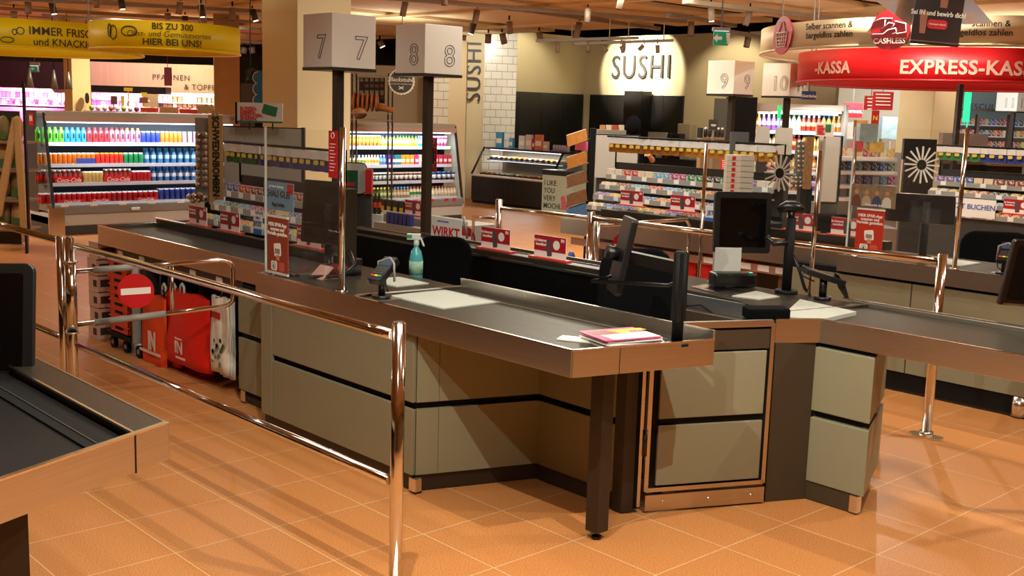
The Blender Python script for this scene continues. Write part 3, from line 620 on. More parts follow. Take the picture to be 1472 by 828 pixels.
# magazines
MAGP = mat('mag_pink','#d9507c',.35)
for k in range(7):
    c = Vector((3.40+.004*(k%3)-.01*k*.3, 2.985+.003*(k%2), .8535+k*.0057)); a = .25+.03*math.sin(k*2.1)
    xd = Vector((math.cos(-a),math.sin(-a),0)); yd = Vector((-xd.y,xd.x,0))
    top = k == 6
    mg = thing('magazine', 'pink leaflet lying on top of the pile at the counter end' if top else 'leaflet inside the pile at the end of till seven', 'leaflet', tuple(c), None if top else 'piled leaflets')
    B().ob(c+UP*.0026, xd*.135, yd*.105, (0,0,.0026)).build('pages', MAGP if top else PAPER, mg)
    if top:
        B().ob(c+UP*.0056+yd*-.05+xd*.02, xd*.115, yd*.05, (0,0,.0003)).build('cover_photo', mat('mag_pic','#cfc9cc',.4,var=.5,scale=40), mg)
        B().ob(c+UP*.0056+yd*.045-xd*.06, xd*.055, yd*.035, (0,0,.0003)).build('cover_photo', mat('mag_pic2','#94584d',.4,var=.4,scale=40), mg)
        B().cyl(c+UP*.0055+yd*.03+xd*.035, c+UP*.0062+yd*.03+xd*.035, .03,18).build('yellow_spot', mat('mag_yellow','#e8d430',.4), mg)
        text('TREFFER', .045, mat('mag_yellow'), mg, c+UP*.0062+xd*.07+yd*.05, xd, yd, bold=.002)
t = tag(B().ob((3.30,3.10,.8555), (.05,-.10,0), (.035,.018,0), (0,0,.003)).build('leaflet', PAPER), 'white leaflet sticking out under the pink pile', 'leaflet')
# monitor pole of till 8's cashier (stands on the end of till 7)
t = thing('monitor', 'slim cash screen seen edge on with its arm and pole at the counter end', 'monitor', (3.56,2.83,.853), 'cash screens')
B().cyl((3.57,2.835,.853),(3.57,2.835,.865),.06,22).cyl((3.57,2.835,.865),(3.57,2.835,1.24),.024,16).box((3.548,2.813,.95),(3.592,2.857,1.235)).build('pole', BLACKM, t)
mc = ony(905,372,3.25)
sa = Vector((3.57,2.835,1.17)); sc = Vector((mc.x,3.2,mc.z)); 
wv = Vector((.60,.80,0)).normalized(); hv = Vector((.22,-.06,1)).normalized()
cc = ony(899,368,3.22)
slab(cc, wv, hv, .20,.34,.03,.014).build('screen_housing', BLACK, t, .004)
n_ = wv.cross(hv).normalized(); slab(cc+n_*.002, wv, hv, .17,.29,.003,.006).build('screen_glass', SCREEN, t)
b=B(); b.bar(sa, cc-n_*.03, .035,.05); b.cyl(cc-n_*.03, cc-n_*.09, .03); b.build('bracket', BLACK, t)
B().tube([cc-n_*.04-hv*.1, cc-n_*.12-hv*.14, sa-UP*.08+Vector((0,.06,0)), sa-UP*.05], .008, 8).build('cable', BLACK, t)
# cashier chairs
def chair(label, c, rz, w_=.42, dz=0):
    t = thing('cashier_chair', label, 'chair', (c[0],c[1],0), 'cashier chairs')
    cx,cy = c
    ca,sa_ = math.cos(rz),math.sin(rz); ux=Vector((ca,sa_,0)); uy=Vector((-sa_,ca,0))
    C0=Vector((cx,cy,0))
    prof=[(-w_/2*.86,.0),(w_/2*.86,.0),(w_/2,.10),(w_/2*.98,.30)]+[(w_/2*.98-.10*(1-math.cos(a)),.30+.11*math.sin(a)) for a in (.4,.8,1.2,1.57)]+[(-w_/2*.98+.10*(1-math.cos(a)),.30+.11*math.sin(a)) for a in (1.57,1.2,.8,.4)]+[(-w_/2*.98,.30),(-w_/2,.10)]
    B().plate(C0+UP*(.62+dz)+uy*.20, ux, UP+uy*.14, prof, .06).build('backrest', FABRIC, t, .022, 3)
    B().plate(C0+UP*(.56+dz), ux, uy, rrect(w_+.04,.44,.09), .08).build('seat', FABRIC, t, .02, 3)
    B().bar(C0+uy*.24+UP*.50, C0+uy*.23+UP*(.72+dz), .06,.02,up=uy).build('back_bracket', BLACK, t)
    B().cyl(C0+UP*.10, C0+UP*(.50+dz),.025).build('gas_column', BLACKM, t)
    for i in range(5):
        a=rz+i*2*math.pi/5; d=Vector((math.cos(a),math.sin(a),0))
        lgb=B().bar(C0+UP*.10, C0+d*.28+UP*.075, .04,.03).build('leg', BLACKM, t); B().ball(C0+d*.28+UP*.032,.03,10).build('caster', BLACK, lgb)
    return t
chair('black cashier chair behind till seven, beside the spray bottle', (4.11,5.14), -.95, .37, -.02)
chair('black cashier chair pushed up between the edge on screen and till eight', (4.02,3.42), -.75, .38, .10)
# spray bottle
sb = onx(601,420,4.1); sx_,sy_ = 3.93,5.06
tt = tag(B().box((3.78,5.0,.70),(4.0,5.34,.80)).build('side_shelf', BLACKM), 'black side shelf under the spray bottle', 'shelf')
t = thing('spray_bottle', 'turquoise spray bottle with white and green trigger beside the chair', 'spray bottle', (sx_,sy_,.80))
B().lathe([(.036,0),(.040,.01),(.040,.12),(.030,.165),(.014,.19),(.014,.20)],18,(sx_,sy_,.80)).build('bottle_body', mat('spray_blue','#56b5c0',.15,alpha=.8), t)
B().lathe([(.0405,.03),(.0405,.11)],18,(sx_,sy_,.80)).build('bottle_label', mat('spray_label','#8fb9a0',.5,var=.5,scale=60), t)
b=B(); b.lathe([(.017,.20),(.017,.225),(.012,.235)],14,(sx_,sy_,.80)); b.ob((sx_-.012,sy_+.01,1.05),(.030,-.026,0),(.010,.011,0),(0,0,.018)); b.ob((sx_+.026,sy_-.022,1.02),(.004,-.003,.0),(.008,.008,0),(-.008,.006,.025)); b.build('trigger_head', mat('spray_white','#d5ded6',.4), t, .004)
B().ob((sx_-.03,sy_+.026,1.052),(.012,-.010,0),(.011,.012,0),(0,0,.012)).build('nozzle', mat('spray_green','#3e9560',.4), t, .003)
# mini app cards in red feet along the dividers
def mini_card():
    t = thing('mini_card', 'x', 'card', (0,0,0), 'x')
    w_,h_ = .20,.105; SC_ = 1.32
    ft=B().ob((0,0,.004),(0,.12,0),(.02,0,0),(0,0,.004)).build('foot_strip', mat('foot_red','#d9402f',.35), t)
    cd=B().box((-.002,-w_/2,.006),(.002,w_/2,h_)).build('card', PAPER, t)
    B().box((-.0028,-w_/2,.036),(-.0022,w_/2,h_)).build('red_field', REDP, cd)
    text('Im Internet', .017, TXTW, cd, (-.0032,.06,.082),(0,-1,0),(0,0,1),bold=.0005); text('bestellen?', .017, TXTW, cd, (-.0032,.055,.064),(0,-1,0),(0,0,1),bold=.0005)
    B().plate((-.0034,.004,.053),(0,-1,.12),(0,.12,1),rrect(.03,.075,.004),.001).build('phone_print', mat('phone_grey','#5a4a4a',.4), cd)
    B().plate((-.0032,-.042,.068),(0,-1,0),(0,0,1),arc(0,0,.021,0,360,20)[:-1],.0006).build('white_spot', TXTW, cd)
    text('IN', .02, TXTW, cd, (-.0032,-.08,.09),(0,-1,0),(0,0,1),bold=.0006)
    t.scale = (SC_,)*3; return t
mini = mini_card(); first=True
for (x,y,X,z,lb) in ((285,325,3.74,.902,'mini app card on the belt divider of till seven, furthest from the camera'),(331,336,3.74,.902,'mini app card on the divider of till seven near the gum packs'),(444,362,3.74,.902,'mini app card behind the acrylic of till seven'),
    (712,366,4.575,.926,'mini app card on till eight next to the WIRKT card'),(790,379,4.575,.926,'mini app card on till eight nearest the edge on screen'),
    (907,312,7.58,.97,'mini app card before the sweets rack of till nine, left one'),(980,320,7.58,.97,'mini app card before the sweets rack of till nine, right one'),
    (1152,325,7.52,.926,'mini app card behind the scanner pole of till eight'),(1216,342,7.52,.926,'mini app card behind the acrylic screen of till nine'),(595,335,6.0,.842,'mini app card beside the small batteries box behind the spray bottle'),(1462,308,10.4,.98,'mini app card cut by the right frame edge')):
    p = onx(x,y,X)
    zz = z
    place(mini, (X,p.y,zz), 0, lb, 'mini app cards', first); first=False
p = onx(641,350,4.575)
t = thing('wirkt_card', 'white card reading WIRKT on the divider of till eight', 'card', (4.575,p.y,.926))
B().box((4.573,p.y-.155,.93),(4.577,p.y+.155,1.085)).build('card', PAPER, t); B().ob((4.575,p.y,.930),(0,.14,0),(.02,0,0),(0,0,.004)).build('foot_strip', mat('foot_red'), t)
text('WIRKT', .088, TXTR, t, (4.571,p.y,.99),(0,-1,0),(0,0,1),bold=.0015); text('einfach App laden', .016, mat('print_blue','#3a5ea8',.5), t, (4.571,p.y+.03,1.06),(0,-1,0),(0,0,1))
# ================================================================ on till 8
t = thing('monitor', 'big black touch screen on a grey stand at till eight', 'monitor', (5.05,3.62,.866), 'cash screens')
q0,q1,q2 = far(1030,360,7.15*.70), far(1106,365,6.85*.70), far(1032,277,7.15*.70)
c0 = Vector((5.08,3.63,0)); wv = Vector((.80,-.60,0)); hv = Vector((.04,.06,1)).normalized()
cc = onx(1068,320,5.06); 
k_ = (cc-EYEP).dot(FV)/FPX
slab(cc, wv, hv, 82*k_*1.02, 88*k_, .035,.016).build('screen_housing', BLACK, t, .003)
n_ = wv.cross(hv).normalized(); slab(cc+n_*.002, wv, hv, 68*k_, 70*k_, .003,.004).build('screen_glass', SCREEN, t)
cb = cc-hv*(52*k_)-wv*(20*k_)-n_*.02
B().ob(cb-UP*.03, wv*.075, n_*.02, (0,0,.09)).build('stand_panel', LGREY, t, .004)
B().ob(Vector((cb.x,cb.y,.878))-n_*.03, wv*.09, n_*.03, (0,0,.009)).build('stand_foot', GREY, t, .003)
pc = onz(1058,414,.87); t = thing('receipt_scanner', 'low black cash box with a green light under the touch screen', 'device', (pc.x,pc.y,.866))
bx = Vector((.86,-.51,0)); by = Vector((.51,.86,0))
B().ob(pc+UP*.040+by*.05, bx*.125, by*.05, (0,0,.040)).build('device_body', BLACK, t, .012)
B().ob(pc+UP*.045-by*.001, bx*.10, by*.001, (0,0,.02)).build('front_panel', mat('gloss_black'), t)
B().ob(pc+UP*.0805+bx*.09+by*.02, bx*.008, by*.006, (0,0,.002)).build('status_light', mat('led_green','#2fe08a',.4,emit=1.5), t)
pp = onz(1130,421,.868); t = thing('scanner_stand', 'black pole with a hand scanner resting on top beside the touch screen', 'scanner stand', (pp.x,pp.y,.866))
B().cyl((pp.x,pp.y,.866),(pp.x,pp.y,.885),.06,20).cyl((pp.x,pp.y,.885),(pp.x,pp.y,1.27),.026,16).build('pole', BLACKM, t)
b=B(); b.tube([(pp.x-.05,pp.y+.05,1.31),(pp.x-.02,pp.y+.02,1.33),(pp.x+.02,pp.y-.02,1.325),(pp.x+.045,pp.y-.04,1.31)], [.022,.032,.03,.018], 12); b.cyl((pp.x,pp.y,1.26),(pp.x,pp.y,1.31),.018); b.build('hand_scanner', BLACK, t)
b=B(); b.tube([(pp.x+.01,pp.y+.0,1.10),(pp.x+.03,pp.y-.05,1.0),(pp.x+.035,pp.y-.09,.90),(pp.x+.07,pp.y-.10,.872)], .009,8); b.tube([(pp.x-.02,pp.y,1.14),(pp.x-.07,pp.y+.05,1.13),(pp.x-.10,pp.y+.08,1.17)], .014,8); b.build('cable', BLACK, t)
# card holder tray on arm
ph = onz(1182,430,.868); t = thing('customer_display', 'black tilted customer display on a short pole at till eight', 'display', (ph.x,ph.y,.866))
B().cyl((ph.x,ph.y,.866),(ph.x,ph.y,.884),.045,20).cyl((ph.x,ph.y,.884),(ph.x,ph.y,.985),.020,14).build('pole', BLACK, t)
hc = Vector((ph.x,ph.y,1.005)); 
wv=Vector((.70,-.66,-.28)).normalized(); hv=Vector((.5,.75,.1)).normalized()
slab(hc, wv, hv, .21,.10,.03,.01).build('display_head', BLACK, t, .004)
b=B(); b.ob(hc+wv*.10+Vector((0,0,-.04)), wv*.02+UP*-.02, hv*.03, (.01,-.01,-.04)); b.build('receipt_flap', BLACKM, t)
B().tube([hc-wv*.10-UP*.02, hc-wv*.12-UP*.05, hc-wv*.05-UP*.06], .004, 6).build('cable', BLACK, t)
# black coin box
bc = onz(1110,460,.86); t = thing('coin_box', 'black coin box lying beside the white mat of till eight', 'box', (4.34,2.93,.866))
B().ob((4.345,2.935,.892),(.085,-.055,0),(.03,.045,0),(0,0,.026)).build('box_body', FABRIC, t, .01)
# acrylic screens and posts of till 8 side (lane 9)
# monitor cut by the right frame edge
t = thing('monitor', 'dark brown cash screen cut by the right frame edge', 'monitor', (5.30,1.88,0), 'cash screens')
cc = onz(1462,392,1.08); wv=Vector((.68,-.73,0)).normalized(); hv=Vector((.10,.06,1)).normalized(); hv=(hv+wv*.16).normalized(); wv2=(wv-UP*.02).normalized()
slab(cc+wv*.06, wv2, hv, .22,.33,.04,.014).build('screen_housing', mat('brown_gloss','#1c0f09',.25), t, .006)
n_ = wv2.cross(hv).normalized(); slab(cc+wv*.06+n_*.002, wv2, hv, .16,.27,.003,.01).build('screen_glass', mat('brown_screen','#0b0604',.2), t)
B().ob(cc+wv*.06-hv*.160+n_*.003, wv2*.09, hv*.005, n_*.002).build('silver_strip', EDGE, t)
b=B(); f=Vector((5.30,1.86,0)); b.cyl(f,f+UP*1.12,.025); b.bar(f+UP*1.1,cc+wv*.10-n_*.03,.03,.04); b.build('pole', BLACKM, t)
# ================================================================ till lane 9
c9 = thing('checkout_counter', 'till counter nine with pinkish steel belt apron beyond the slim rail post', 'checkout counter', (7.2,4,0), 'checkout counters')
b=B(); b.bar((6.83,4.06,.816),(6.83,1.6,.816),.012,.108); b.bar((6.83,4.06,.816),(7.0,4.06,.816),.012,.108); b.bar((6.97,6.9,.80),(6.97,4.06,.80),.012,.135); b.bar((6.97,6.9,.80),(7.5,6.9,.80),.012,.135); b.build('steel_apron', STEEL, c9)
b=B(); b.bar((6.83,4.06,.873),(6.83,1.6,.873),.014,.006); b.bar((6.97,6.9,.870),(6.97,4.06,.870),.014,.006); b.build('apron_edge', EDGE, c9)
B().box((6.84,1.6,.80),(7.5,4.06,.866)).build('till_table', mat('table_steel'), c9)
B().box((6.98,4.06,.74),(7.48,6.9,.845)).build('conveyor_belt', RUBBER, c9)
B().box((7.48,4.06,.74),(7.56,6.9,.925)).build('divider_rim', BROWNM, c9)
for z0,z1 in ((.437,.74),(.14,.405)): recess_base(B(), [(6.85,4.5),(6.85,3.52)], z0,z1).build('drawer_front', PANEL, c9); recess_base(B(), [(6.85,3.51),(6.85,2.70)], z0,z1).build('drawer_front', PANEL, c9)
B().box((6.87,2.72,.02),(7.5,4.5,.78)).build('base_core', BLACKM, c9)
recess_base(B(), [(6.88,4.48),(6.88,2.74)], .004,.135).build('plinth', PLINTH, c9)
B().cyl((6.90,2.76,.01),(6.90,2.76,.135),.055,20).build('corner_bracket', EDGE, c9)
B().box((7.42,4.5,.02),(7.5,6.8,.73)).build('back_board', PLINTH, c9)
b=B(); b.box((7.0,4.6,.64),(7.02,6.8,.70)); hr=b.build('hook_rail', mat('pale_rail','#b98f80',.5), c9)
for k in range(5):
    p = onx(1015+26*k,378+3*k,6.98); B().box((6.985,p.y-.07,.655),(6.995,p.y+.03,.70)).build('price_tag', PAPER, c9)
acrylic_screen('clear screen on a tall chrome post at till nine', 6.85,3.24,4.02,.872,1.75)
acrylic_screen('clear screen standing behind the touch screen of till eight', 5.09,2.95,3.75,.872,1.62) if 0 else None
app_sign('bright red app sign clipped before the screen of till nine', 6.84,3.745,3.945,.90,1.21, mat('sign_red','#b8301d',.5))
p = onx(1254,312,6.85)
t = thing('staff_poster', 'small landscape poster with four staff on the screen of till nine', 'poster', (6.87,p.y,1.16)); p=onx(1254,282,6.87)
B().box((6.868,p.y-.17,p.z-.075),(6.874,p.y+.17,p.z+.075)).build('print', mat('poster_dark','#8a7258',.5,var=.7,scale=40), t)
for k,cc_ in enumerate(('#6c3a30','#b8a58c','#39406b','#d9d3c8')):
    y_=p.y+.115-.075*k; B().plate((6.866,y_,p.z-.03),(0,-1,0),(0,0,1),[(-.035,-.04),(.035,-.04),(.03,.01),(.012,.03),(-.012,.03),(-.03,.01)],.001).build('shirt_print', mat('shirt%d'%k,cc_,.6), t); B().plate((6.866,y_,p.z+.022),(0,-1,0),(0,0,1),arc(0,0,.016,0,360,12)[:-1],.001).build('face_print', mat('skin_print'), t)
text('IN bewirb dich', .022, TXTW, t, (6.864,p.y-.02,p.z-.06),(0,-1,0),(0,0,1),bold=.0005)
card_reader('card terminal in a chrome cradle at till nine near the chair', (6.98,2.98,.867), -1.35)
chair('black cashier chair behind the card terminal of till nine', (7.84,3.35), -.9, .50)
chair('black cashier chair half hidden behind the acrylic of till nine', (7.92,4.78), -.9, .46)
p=onx(1322,300,7.3); pos_screen('wide black cash screen seen from behind at till nine', (7.3,p.y,p.z), (.35,-.94,0), (-.1,0,1), .46,.20, (7.3,p.y-.05,.867), glassy=False)
b=B(); b.box((7.05,3.3,.867),(7.35,3.75,.875)); tag(b.build('paper_tray', mat('tray_grey','#a5a29a',.5)),'grey paper tray on the cash table of till nine','tray')
mat_teeth(c9, 6.95,2.7,7.2,3.05,.866)
# red bags and boxes under belt nine
for (x0,x1,lb) in ((986,1000,'left'),(1004,1030,'mid'),(1066,1088,'next')):
    bag('woven_bag','red carrier bag hung below the belt of till nine',7.08,x0,366,x1,398,REDB,.08,group='red bags under till nine')
bag('paper_bag','brown paper sack drooping beside the red bags of till nine',7.08,1118,384,1150,420,mat('sack_brown','#7d6049',.7),.09)
# product shelf end below belt nine: blue and green crisp packs
t = thing('snack_bin', 'low open bin of blue and green packs before the lane nine post', 'bin', (7.0,7.05,.30))
B().box((6.95,6.95,.30),(7.35,7.32,.36)).build('bin_floor', mat('kraft_pink','#b08a74',.7), t); B().box((6.95,6.95,.0),(7.35,7.32,.30)).build('bin_stand', DARKGREY, t)
pk = B().ball((0,0,.091),.09,10,0,(.35,.58,1)); pkm = [pk.mesh('snack_pack',[mat(n,c,.4)]) for n,c in (('pack_blue','#4f74b8'),('pack_green','#6f8f5a'),('pack_white','#b9c0c4'))]
for i in range(9):
    o=bpy.data.objects.new('snack_pack',pkm[i%3]); COL.objects.link(o); o.location=(7.0+.12*(i//3),7.02+.11*(i%3),.36); tag(o,('blue','green','pale')[i%3]+' snack pack standing in the low bin before the lane nine post','pack','snack packs in the low bin')
# round red no entry plate on lane nine arm
pn = onx(895,356,6.3); t = thing('swing_arm','red no entry disc on the lane nine arm behind the edge on screen','barrier arm',(6.05,pn.y,.0))
B().cyl((6.03,pn.y+.02,0),(6.03,pn.y+.02,1.0),.02).build('post_tube', CHROME, t)
dd=B().cyl((6.30,pn.y,pn.z),(6.305,pn.y,pn.z),.11,30).build('sign_disc', RED, t); B().box((6.295,pn.y-.085,pn.z-.02),(6.30,pn.y+.085,pn.z+.02)).build('white_bar', TXTW, dd)
B().tube([(6.05,pn.y+.02,pn.z+.18),(6.9,pn.y-.12,pn.z+.2),(6.93,pn.y-.13,pn.z+.15),(6.93,pn.y-.13,pn.z-.12),(6.88,pn.y-.12,pn.z-.16),(6.05,pn.y+.02,pn.z-.16)],.014,10).build('arm_frame', CHROME, t)
pn = onx(684,345,5.6)
# lane eight arm disc peeking out behind the WIRKT card
pn = onx(672,343,6.1); t = thing('swing_arm','red no entry disc peeking out behind the WIRKT card','barrier arm',(5.99,6.6,0))
dd=B().cyl((6.1,pn.y,pn.z),(6.105,pn.y,pn.z),.10,30).build('sign_disc', RED, t); B().box((6.094,pn.y-.08,pn.z-.02),(6.099,pn.y+.08,pn.z+.02)).build('white_bar', TXTW, dd)
B().tube([(5.99,6.68,pn.z+.22),(6.05,7.02,pn.z+.20),(6.05,7.03,pn.z-.1),(5.99,6.68,pn.z-.12)],.014,10).build('arm_frame', CHROME, t); B().cyl((6.1,pn.y-.0,pn.z),(6.05,pn.y,pn.z+.19),.012).build('disc_holder', GREY, t)
# ================================================================ sweets racks at the tills
PCOL = ['#d8b62a','#7a5aa8','#3a5fae','#c23a2a','#e0d6c6','#2f7a4a','#d77a2a','#6aa7c8','#8a3f2c','#e3c9a0','#b0387a','#2b2b33']
sw = B().add([(-.055,-.03,0),(.055,-.03,0),(.055,.03,0),(-.055,.03,0),(-.045,-.02,.024),(.045,-.02,.024),(.045,.02,.024),(-.045,.02,.024)],[(3,2,1,0),(4,5,6,7),(0,1,5,4),(1,2,6,5),(2,3,7,6),(3,0,4,7)])
sw2 = B().box((-.04,-.03,0),(.04,.03,.05))
def print_mat(name,c,scale=38):
    m_=mat(name,c,.4,var=.1,scale=scale); nt=m_.node_tree; mx=[n for n in nt.nodes if n.type=='MIX_RGB'][0]; nz_=[n for n in nt.nodes if n.type=='TEX_NOISE'][0]
    r=nt.nodes.new('ShaderNodeValToRGB'); r.color_ramp.interpolation='CONSTANT'; e=r.color_ramp.elements; e[0].color=lin(c); e[1].position=.52; e[1].color=lin('#d9d3c8')
    q=r.color_ramp.elements.new(.60); q.color=lin(c); q=r.color_ramp.elements.new(.68); q.color=tuple(x*.25 for x in lin(c)[:3])+(1,)
    nt.links.new(nz_.outputs['Fac'],r.inputs[0]); nt.links.new(r.outputs[0],nt.nodes['Principled BSDF'].inputs['Base Color']); return m_
PM = [print_mat('sweet_%d'%i,c) for i,c in enumerate(PCOL)]
SWM = [sw.mesh('sweet_pack',[m_]) for m_ in PM]; SWB = [sw2.mesh('sweet_box',[m_]) for m_ in PM]
TAGM = B().box((-.002,-.028,-.02),(.002,.028,.02)).mesh('price_card',[PAPER])
hb = B(); hb.box((-.004,-.05,-.055),(.004,.05,0),0); hb.plate((.012,0,-.085),(0,-1,0),(0,0,1),rrect(.092,.10,.014,3),.026,1); hb.plate((-.0135,0,-.075),(0,-1,0),(0,0,1),rrect(.05,.03,.01,2),.002,2)
def hang_meshes(cols): return [hb.mesh('hanging_bag',[mat('header_white','#d8d3d0',.4),mat('hb_'+c[1:],c,.3,var=.35,scale=40),mat('hb_print','#d8b84a',.4)]) for c in cols]
def sweets_rack(which, X0, Y0, Y1, zb, tiers, step, hang, ncol, tops=True, seed=1):
    random.seed(seed)
    t = thing('sweets_rack', 'stepped black and steel rack of sweets %s' % which, 'rack', (X0,Y0,0))
    Lh = Y1-Y0; rise=.095; ps = Lh/ncol
    for k in range(tiers):
        x=X0+step*k; z=zb+rise*k
        B().box((x,Y0,z-.012),(x+step+.02,Y1,z)).build('tier_shelf', LGREY, t)
        B().box((x-.006,Y0,z-.045),(x,Y1,z)).build('tier_lip', mat('lip_grey','#9a9894',.3), t)
    B().box((X0+.02,Y0+.02,0),(X0+step*tiers+.1,Y1-.02,zb-.02)).build('rack_base', DARKGREY, t)
    xb=X0+step*tiers+.04
    B().box((xb,Y0,zb),(xb+.02,Y1,zb+rise*tiers+.02)).build('rack_back', mat('rack_dark','#24211f',.5), t)
    zt=zb+rise*(tiers-1)+.36
    b=B(); b.tube([(xb,Y0,zt-.3),(xb-.0,Y0,zt),(xb-.13,Y0,zt)],.008,8).tube([(xb,Y1,zt-.3),(xb,Y1,zt),(xb-.13,Y1,zt)],.008,8).tube([(xb-.13,Y0,zt),(xb-.13,Y1,zt)],.009,8); b.build('hanging_bar', BLACKM, t)
    g1='sweet packs on the rack '+which; g2='price cards on the rack '+which; g3='hanging bags on the rack '+which
    for k in range(tiers):
        x=X0+step*k+step*.45; z=zb+rise*k; last=-1
        for j in range(ncol):
            if j%2==0: ci=random.randrange(len(PCOL))
            nm = 'sweet_pack'
            o=bpy.data.objects.new(nm,(SWB if k==tiers-1 else SWM)[ci]); COL.objects.link(o)
            o.location=(x,Y0+ps*(j+.5),z+.001); o.rotation_euler=(0,.0,random.uniform(-.05,.05)); o.scale=(.62,ps*.9/.06,1)
            tag(o,'coloured sweet pack on the rack '+which,'sweets',g1)
            if j%2==0:
                o=bpy.data.objects.new('price_card',TAGM); COL.objects.link(o); o.location=(X0+step*k-.008,Y0+ps*(j+.9),z-.018); tag(o,'white price card on the rack '+which,'price card',g2)
    hm=hang_meshes(hang); nb=int(Lh/.086)
    for j in range(nb):
        o=bpy.data.objects.new('hanging_bag',hm[(j*len(hm))//nb]); COL.objects.link(o); o.location=(xb-.13,Y0+.06+j*(Lh-.12)/max(1,nb-1),zt-.012); o.rotation_euler=(random.uniform(-.1,.1),0,random.uniform(-.2,.2)); tag(o,'white headed bag hanging above the rack '+which,'hanging bag',g3)
    return t
sweets_rack('behind the acrylic of till seven', 3.84,6.15,7.55,.945,3,.10,['#2f3f8a','#2f3f8a','#2c6a44'],16,seed=2)
sweets_rack('between till nine and the white cabinet', 7.66,5.35,7.25,.93,4,.085,['#b8782c','#9a5f24'],20,seed=5)
sweets_rack('at the right frame edge', 10.62,3.4,5.45,.93,4,.085,['#2f3f8a','#2f3f8a','#2f3f8a','#3b7a44'],20,seed=8)
p=onx(382,312,3.80); 
for k,(xx,w_,s,c_) in enumerate(((373,.11,'JETZT','#2f6fb8'),(400,.16,'BUCHEN','#5d5a8c'))):
    p=onx(xx,328,3.80); t=thing('book_now_card','small card reading %s before the sweets of till seven'%s,'card',(3.79,p.y,.915)); B().box((3.787,p.y-w_/2,.915),(3.791,p.y+w_/2,1.045)).build('card',PAPER,t); B().box((3.7855,p.y-w_/2,.915),(3.7868,p.y+w_/2,.95)).build('colour_band',mat('band_%d'%k,c_,.5),t); text(s,.042,mat('print_blue'),t,(3.785,p.y,.985),(0,-1,0),(0,0,1),bold=.001); text('NEU',.022,mat('print_blue'),t,(3.785,p.y,1.025),(0,-1,0),(0,0,1))
p=onx(1026,312,7.55); t=thing('book_now_card','small white card reading JETZT left of the touch screen','card',(7.55,p.y,.925)); B().box((7.548,p.y-.09,.93),(7.552,p.y+.09,1.05)).build('card',PAPER,t); text('JETZT',.05,mat('print_blue'),t,(7.545,p.y,.99),(0,-1,0),(0,0,1),bold=.001); B().box((7.545,p.y-.09,.925),(7.5475,p.y+.09,.95)).build('colour_band',mat('band_0'),t)
p=onx(1392,297,10.55); t=thing('book_now_card','long card reading JETZT BUCHEN at the right sweets rack','card',(10.60,p.y,.925)); B().box((10.606,p.y-.24,.90),(10.612,p.y+.24,1.08)).build('card',PAPER,t); text('JETZT BUCHEN',.07,mat('print_blue'),t,(10.603,p.y,1.0),(0,-1,0),(0,0,1),bold=.001)
# ================================================================ frontal helpers
def vd(p): return (RW @ (p-EYEP)).z
def FR(x0,y0,x1,y1,dep):
    c = far((x0+x1)/2,(y0+y1)/2,dep); k = vd(c)/FPX
    return c, abs(x1-x0)*k, abs(y1-y0)*k
def fbox(b,x0,y0,x1,y1,dep,t,mi=0):
    c,w_,h_ = FR(x0,y0,x1,y1,dep); b.ob(c+FV*t/2, RV*w_/2, FV*t/2, UP*h_/2, mi); return c,w_,h_
def fpanel(name,label,cat,x0,y0,x1,y1,dep,t,m_,group=None,foot=False):
    b=B(); c,w_,h_=fbox(b,x0,y0,x1,y1,dep,t); o=b.build(name,m_); return tag(o,label,cat,group),c,w_,h_
def ftext(s,px,py,dep,size_px,m_,parent,**k):
    p=far(px,py,dep); return text(s,size_px*vd(p)/FPX,m_,parent,p-FV*.004,RV,k.pop('up',UP),**k)
def froot(name,label,cat,px,py,dep,group=None):
    p=far(px,py,dep); return thing(name,label,cat,(p.x,p.y,p.z),group)
def ground(b, x0,y1,x1,dep,t,mi=0):   # extend a frontal box down to the floor
    c,w_,h_=FR(x0,y1-1,x1,y1,dep); b.ob(Vector((c.x,c.y,c.z/2))+FV*t/2, RV*w_/2, FV*t/2, UP*c.z/2, mi)
def top_z(x0,y0,x1,y1,dep): c,w_,h_=FR(x0,y0,x1,y1,dep); return c.z+h_/2
def lev(p,z): return Vector((p.x,p.y,z))
# lane number boxes on poles
def lane_sign(n, label, X, Y, zb=2.05, s=.373, foot=0):
    t=thing('lane_sign',label,'lane sign',(X,Y,foot),'lane number boxes')
    B().box((X-.0,Y,zb),(X+s,Y+s,zb+s)).build('light_box', mat('box_white','#e6ddd2',.25), t, .003)
    B().box((X-.004,Y-.004,zb-.022),(X+s+.004,Y+s+.004,zb)).build('base_frame', BROWNM, t)
    text(n,.235,TXTB,t,(X+s*.66,Y-.002,zb+s*.36),(1,0,0),(0,0,1),outline=.0022,name='number')
    text(n,.235,TXTB,t,(X-.002,Y+s*.36,zb+s*.36),(0,-1,0),(0,0,1),outline=.0022,name='number')
    c=(X+.12,Y+.10); B().box((c[0]-.03,c[1]-.03,foot),(c[0]+.03,c[1]+.03,zb)).build('pole', BROWNM, t)
    return t
lane_sign('7','white lane box numbered 7 on a dark pole',4.426,6.694); lane_sign('8','white lane box numbered 8 on a dark pole',5.371,6.852)
lane_sign('9','white lane box numbered 9 on a dark pole',10.456,7.695); lane_sign('10','white lane box numbered 10 on a dark pole',11.085,7.378)
t=lane_sign('11','white lane box cut off by the right frame edge',*(lambda p:(p.x,p.y))(onz(1461,160,2.05)))
red_notice('red notice on the pole of lane box eight',(5.555,6.955,1.42),.09,.27)
tag(B().box((5.52,6.94,1.35),(5.556,6.97,1.48)).build('notice_bracket',BROWNM),'small bracket holding the red notice on the pole of lane box eight','bracket')
red_notice('red notice on the pole of lane box nine',(10.543,7.80,1.27),.15,.31)
red_notice('red notice on the pole of lane box ten',(11.172,7.44,1.27),.14,.26)
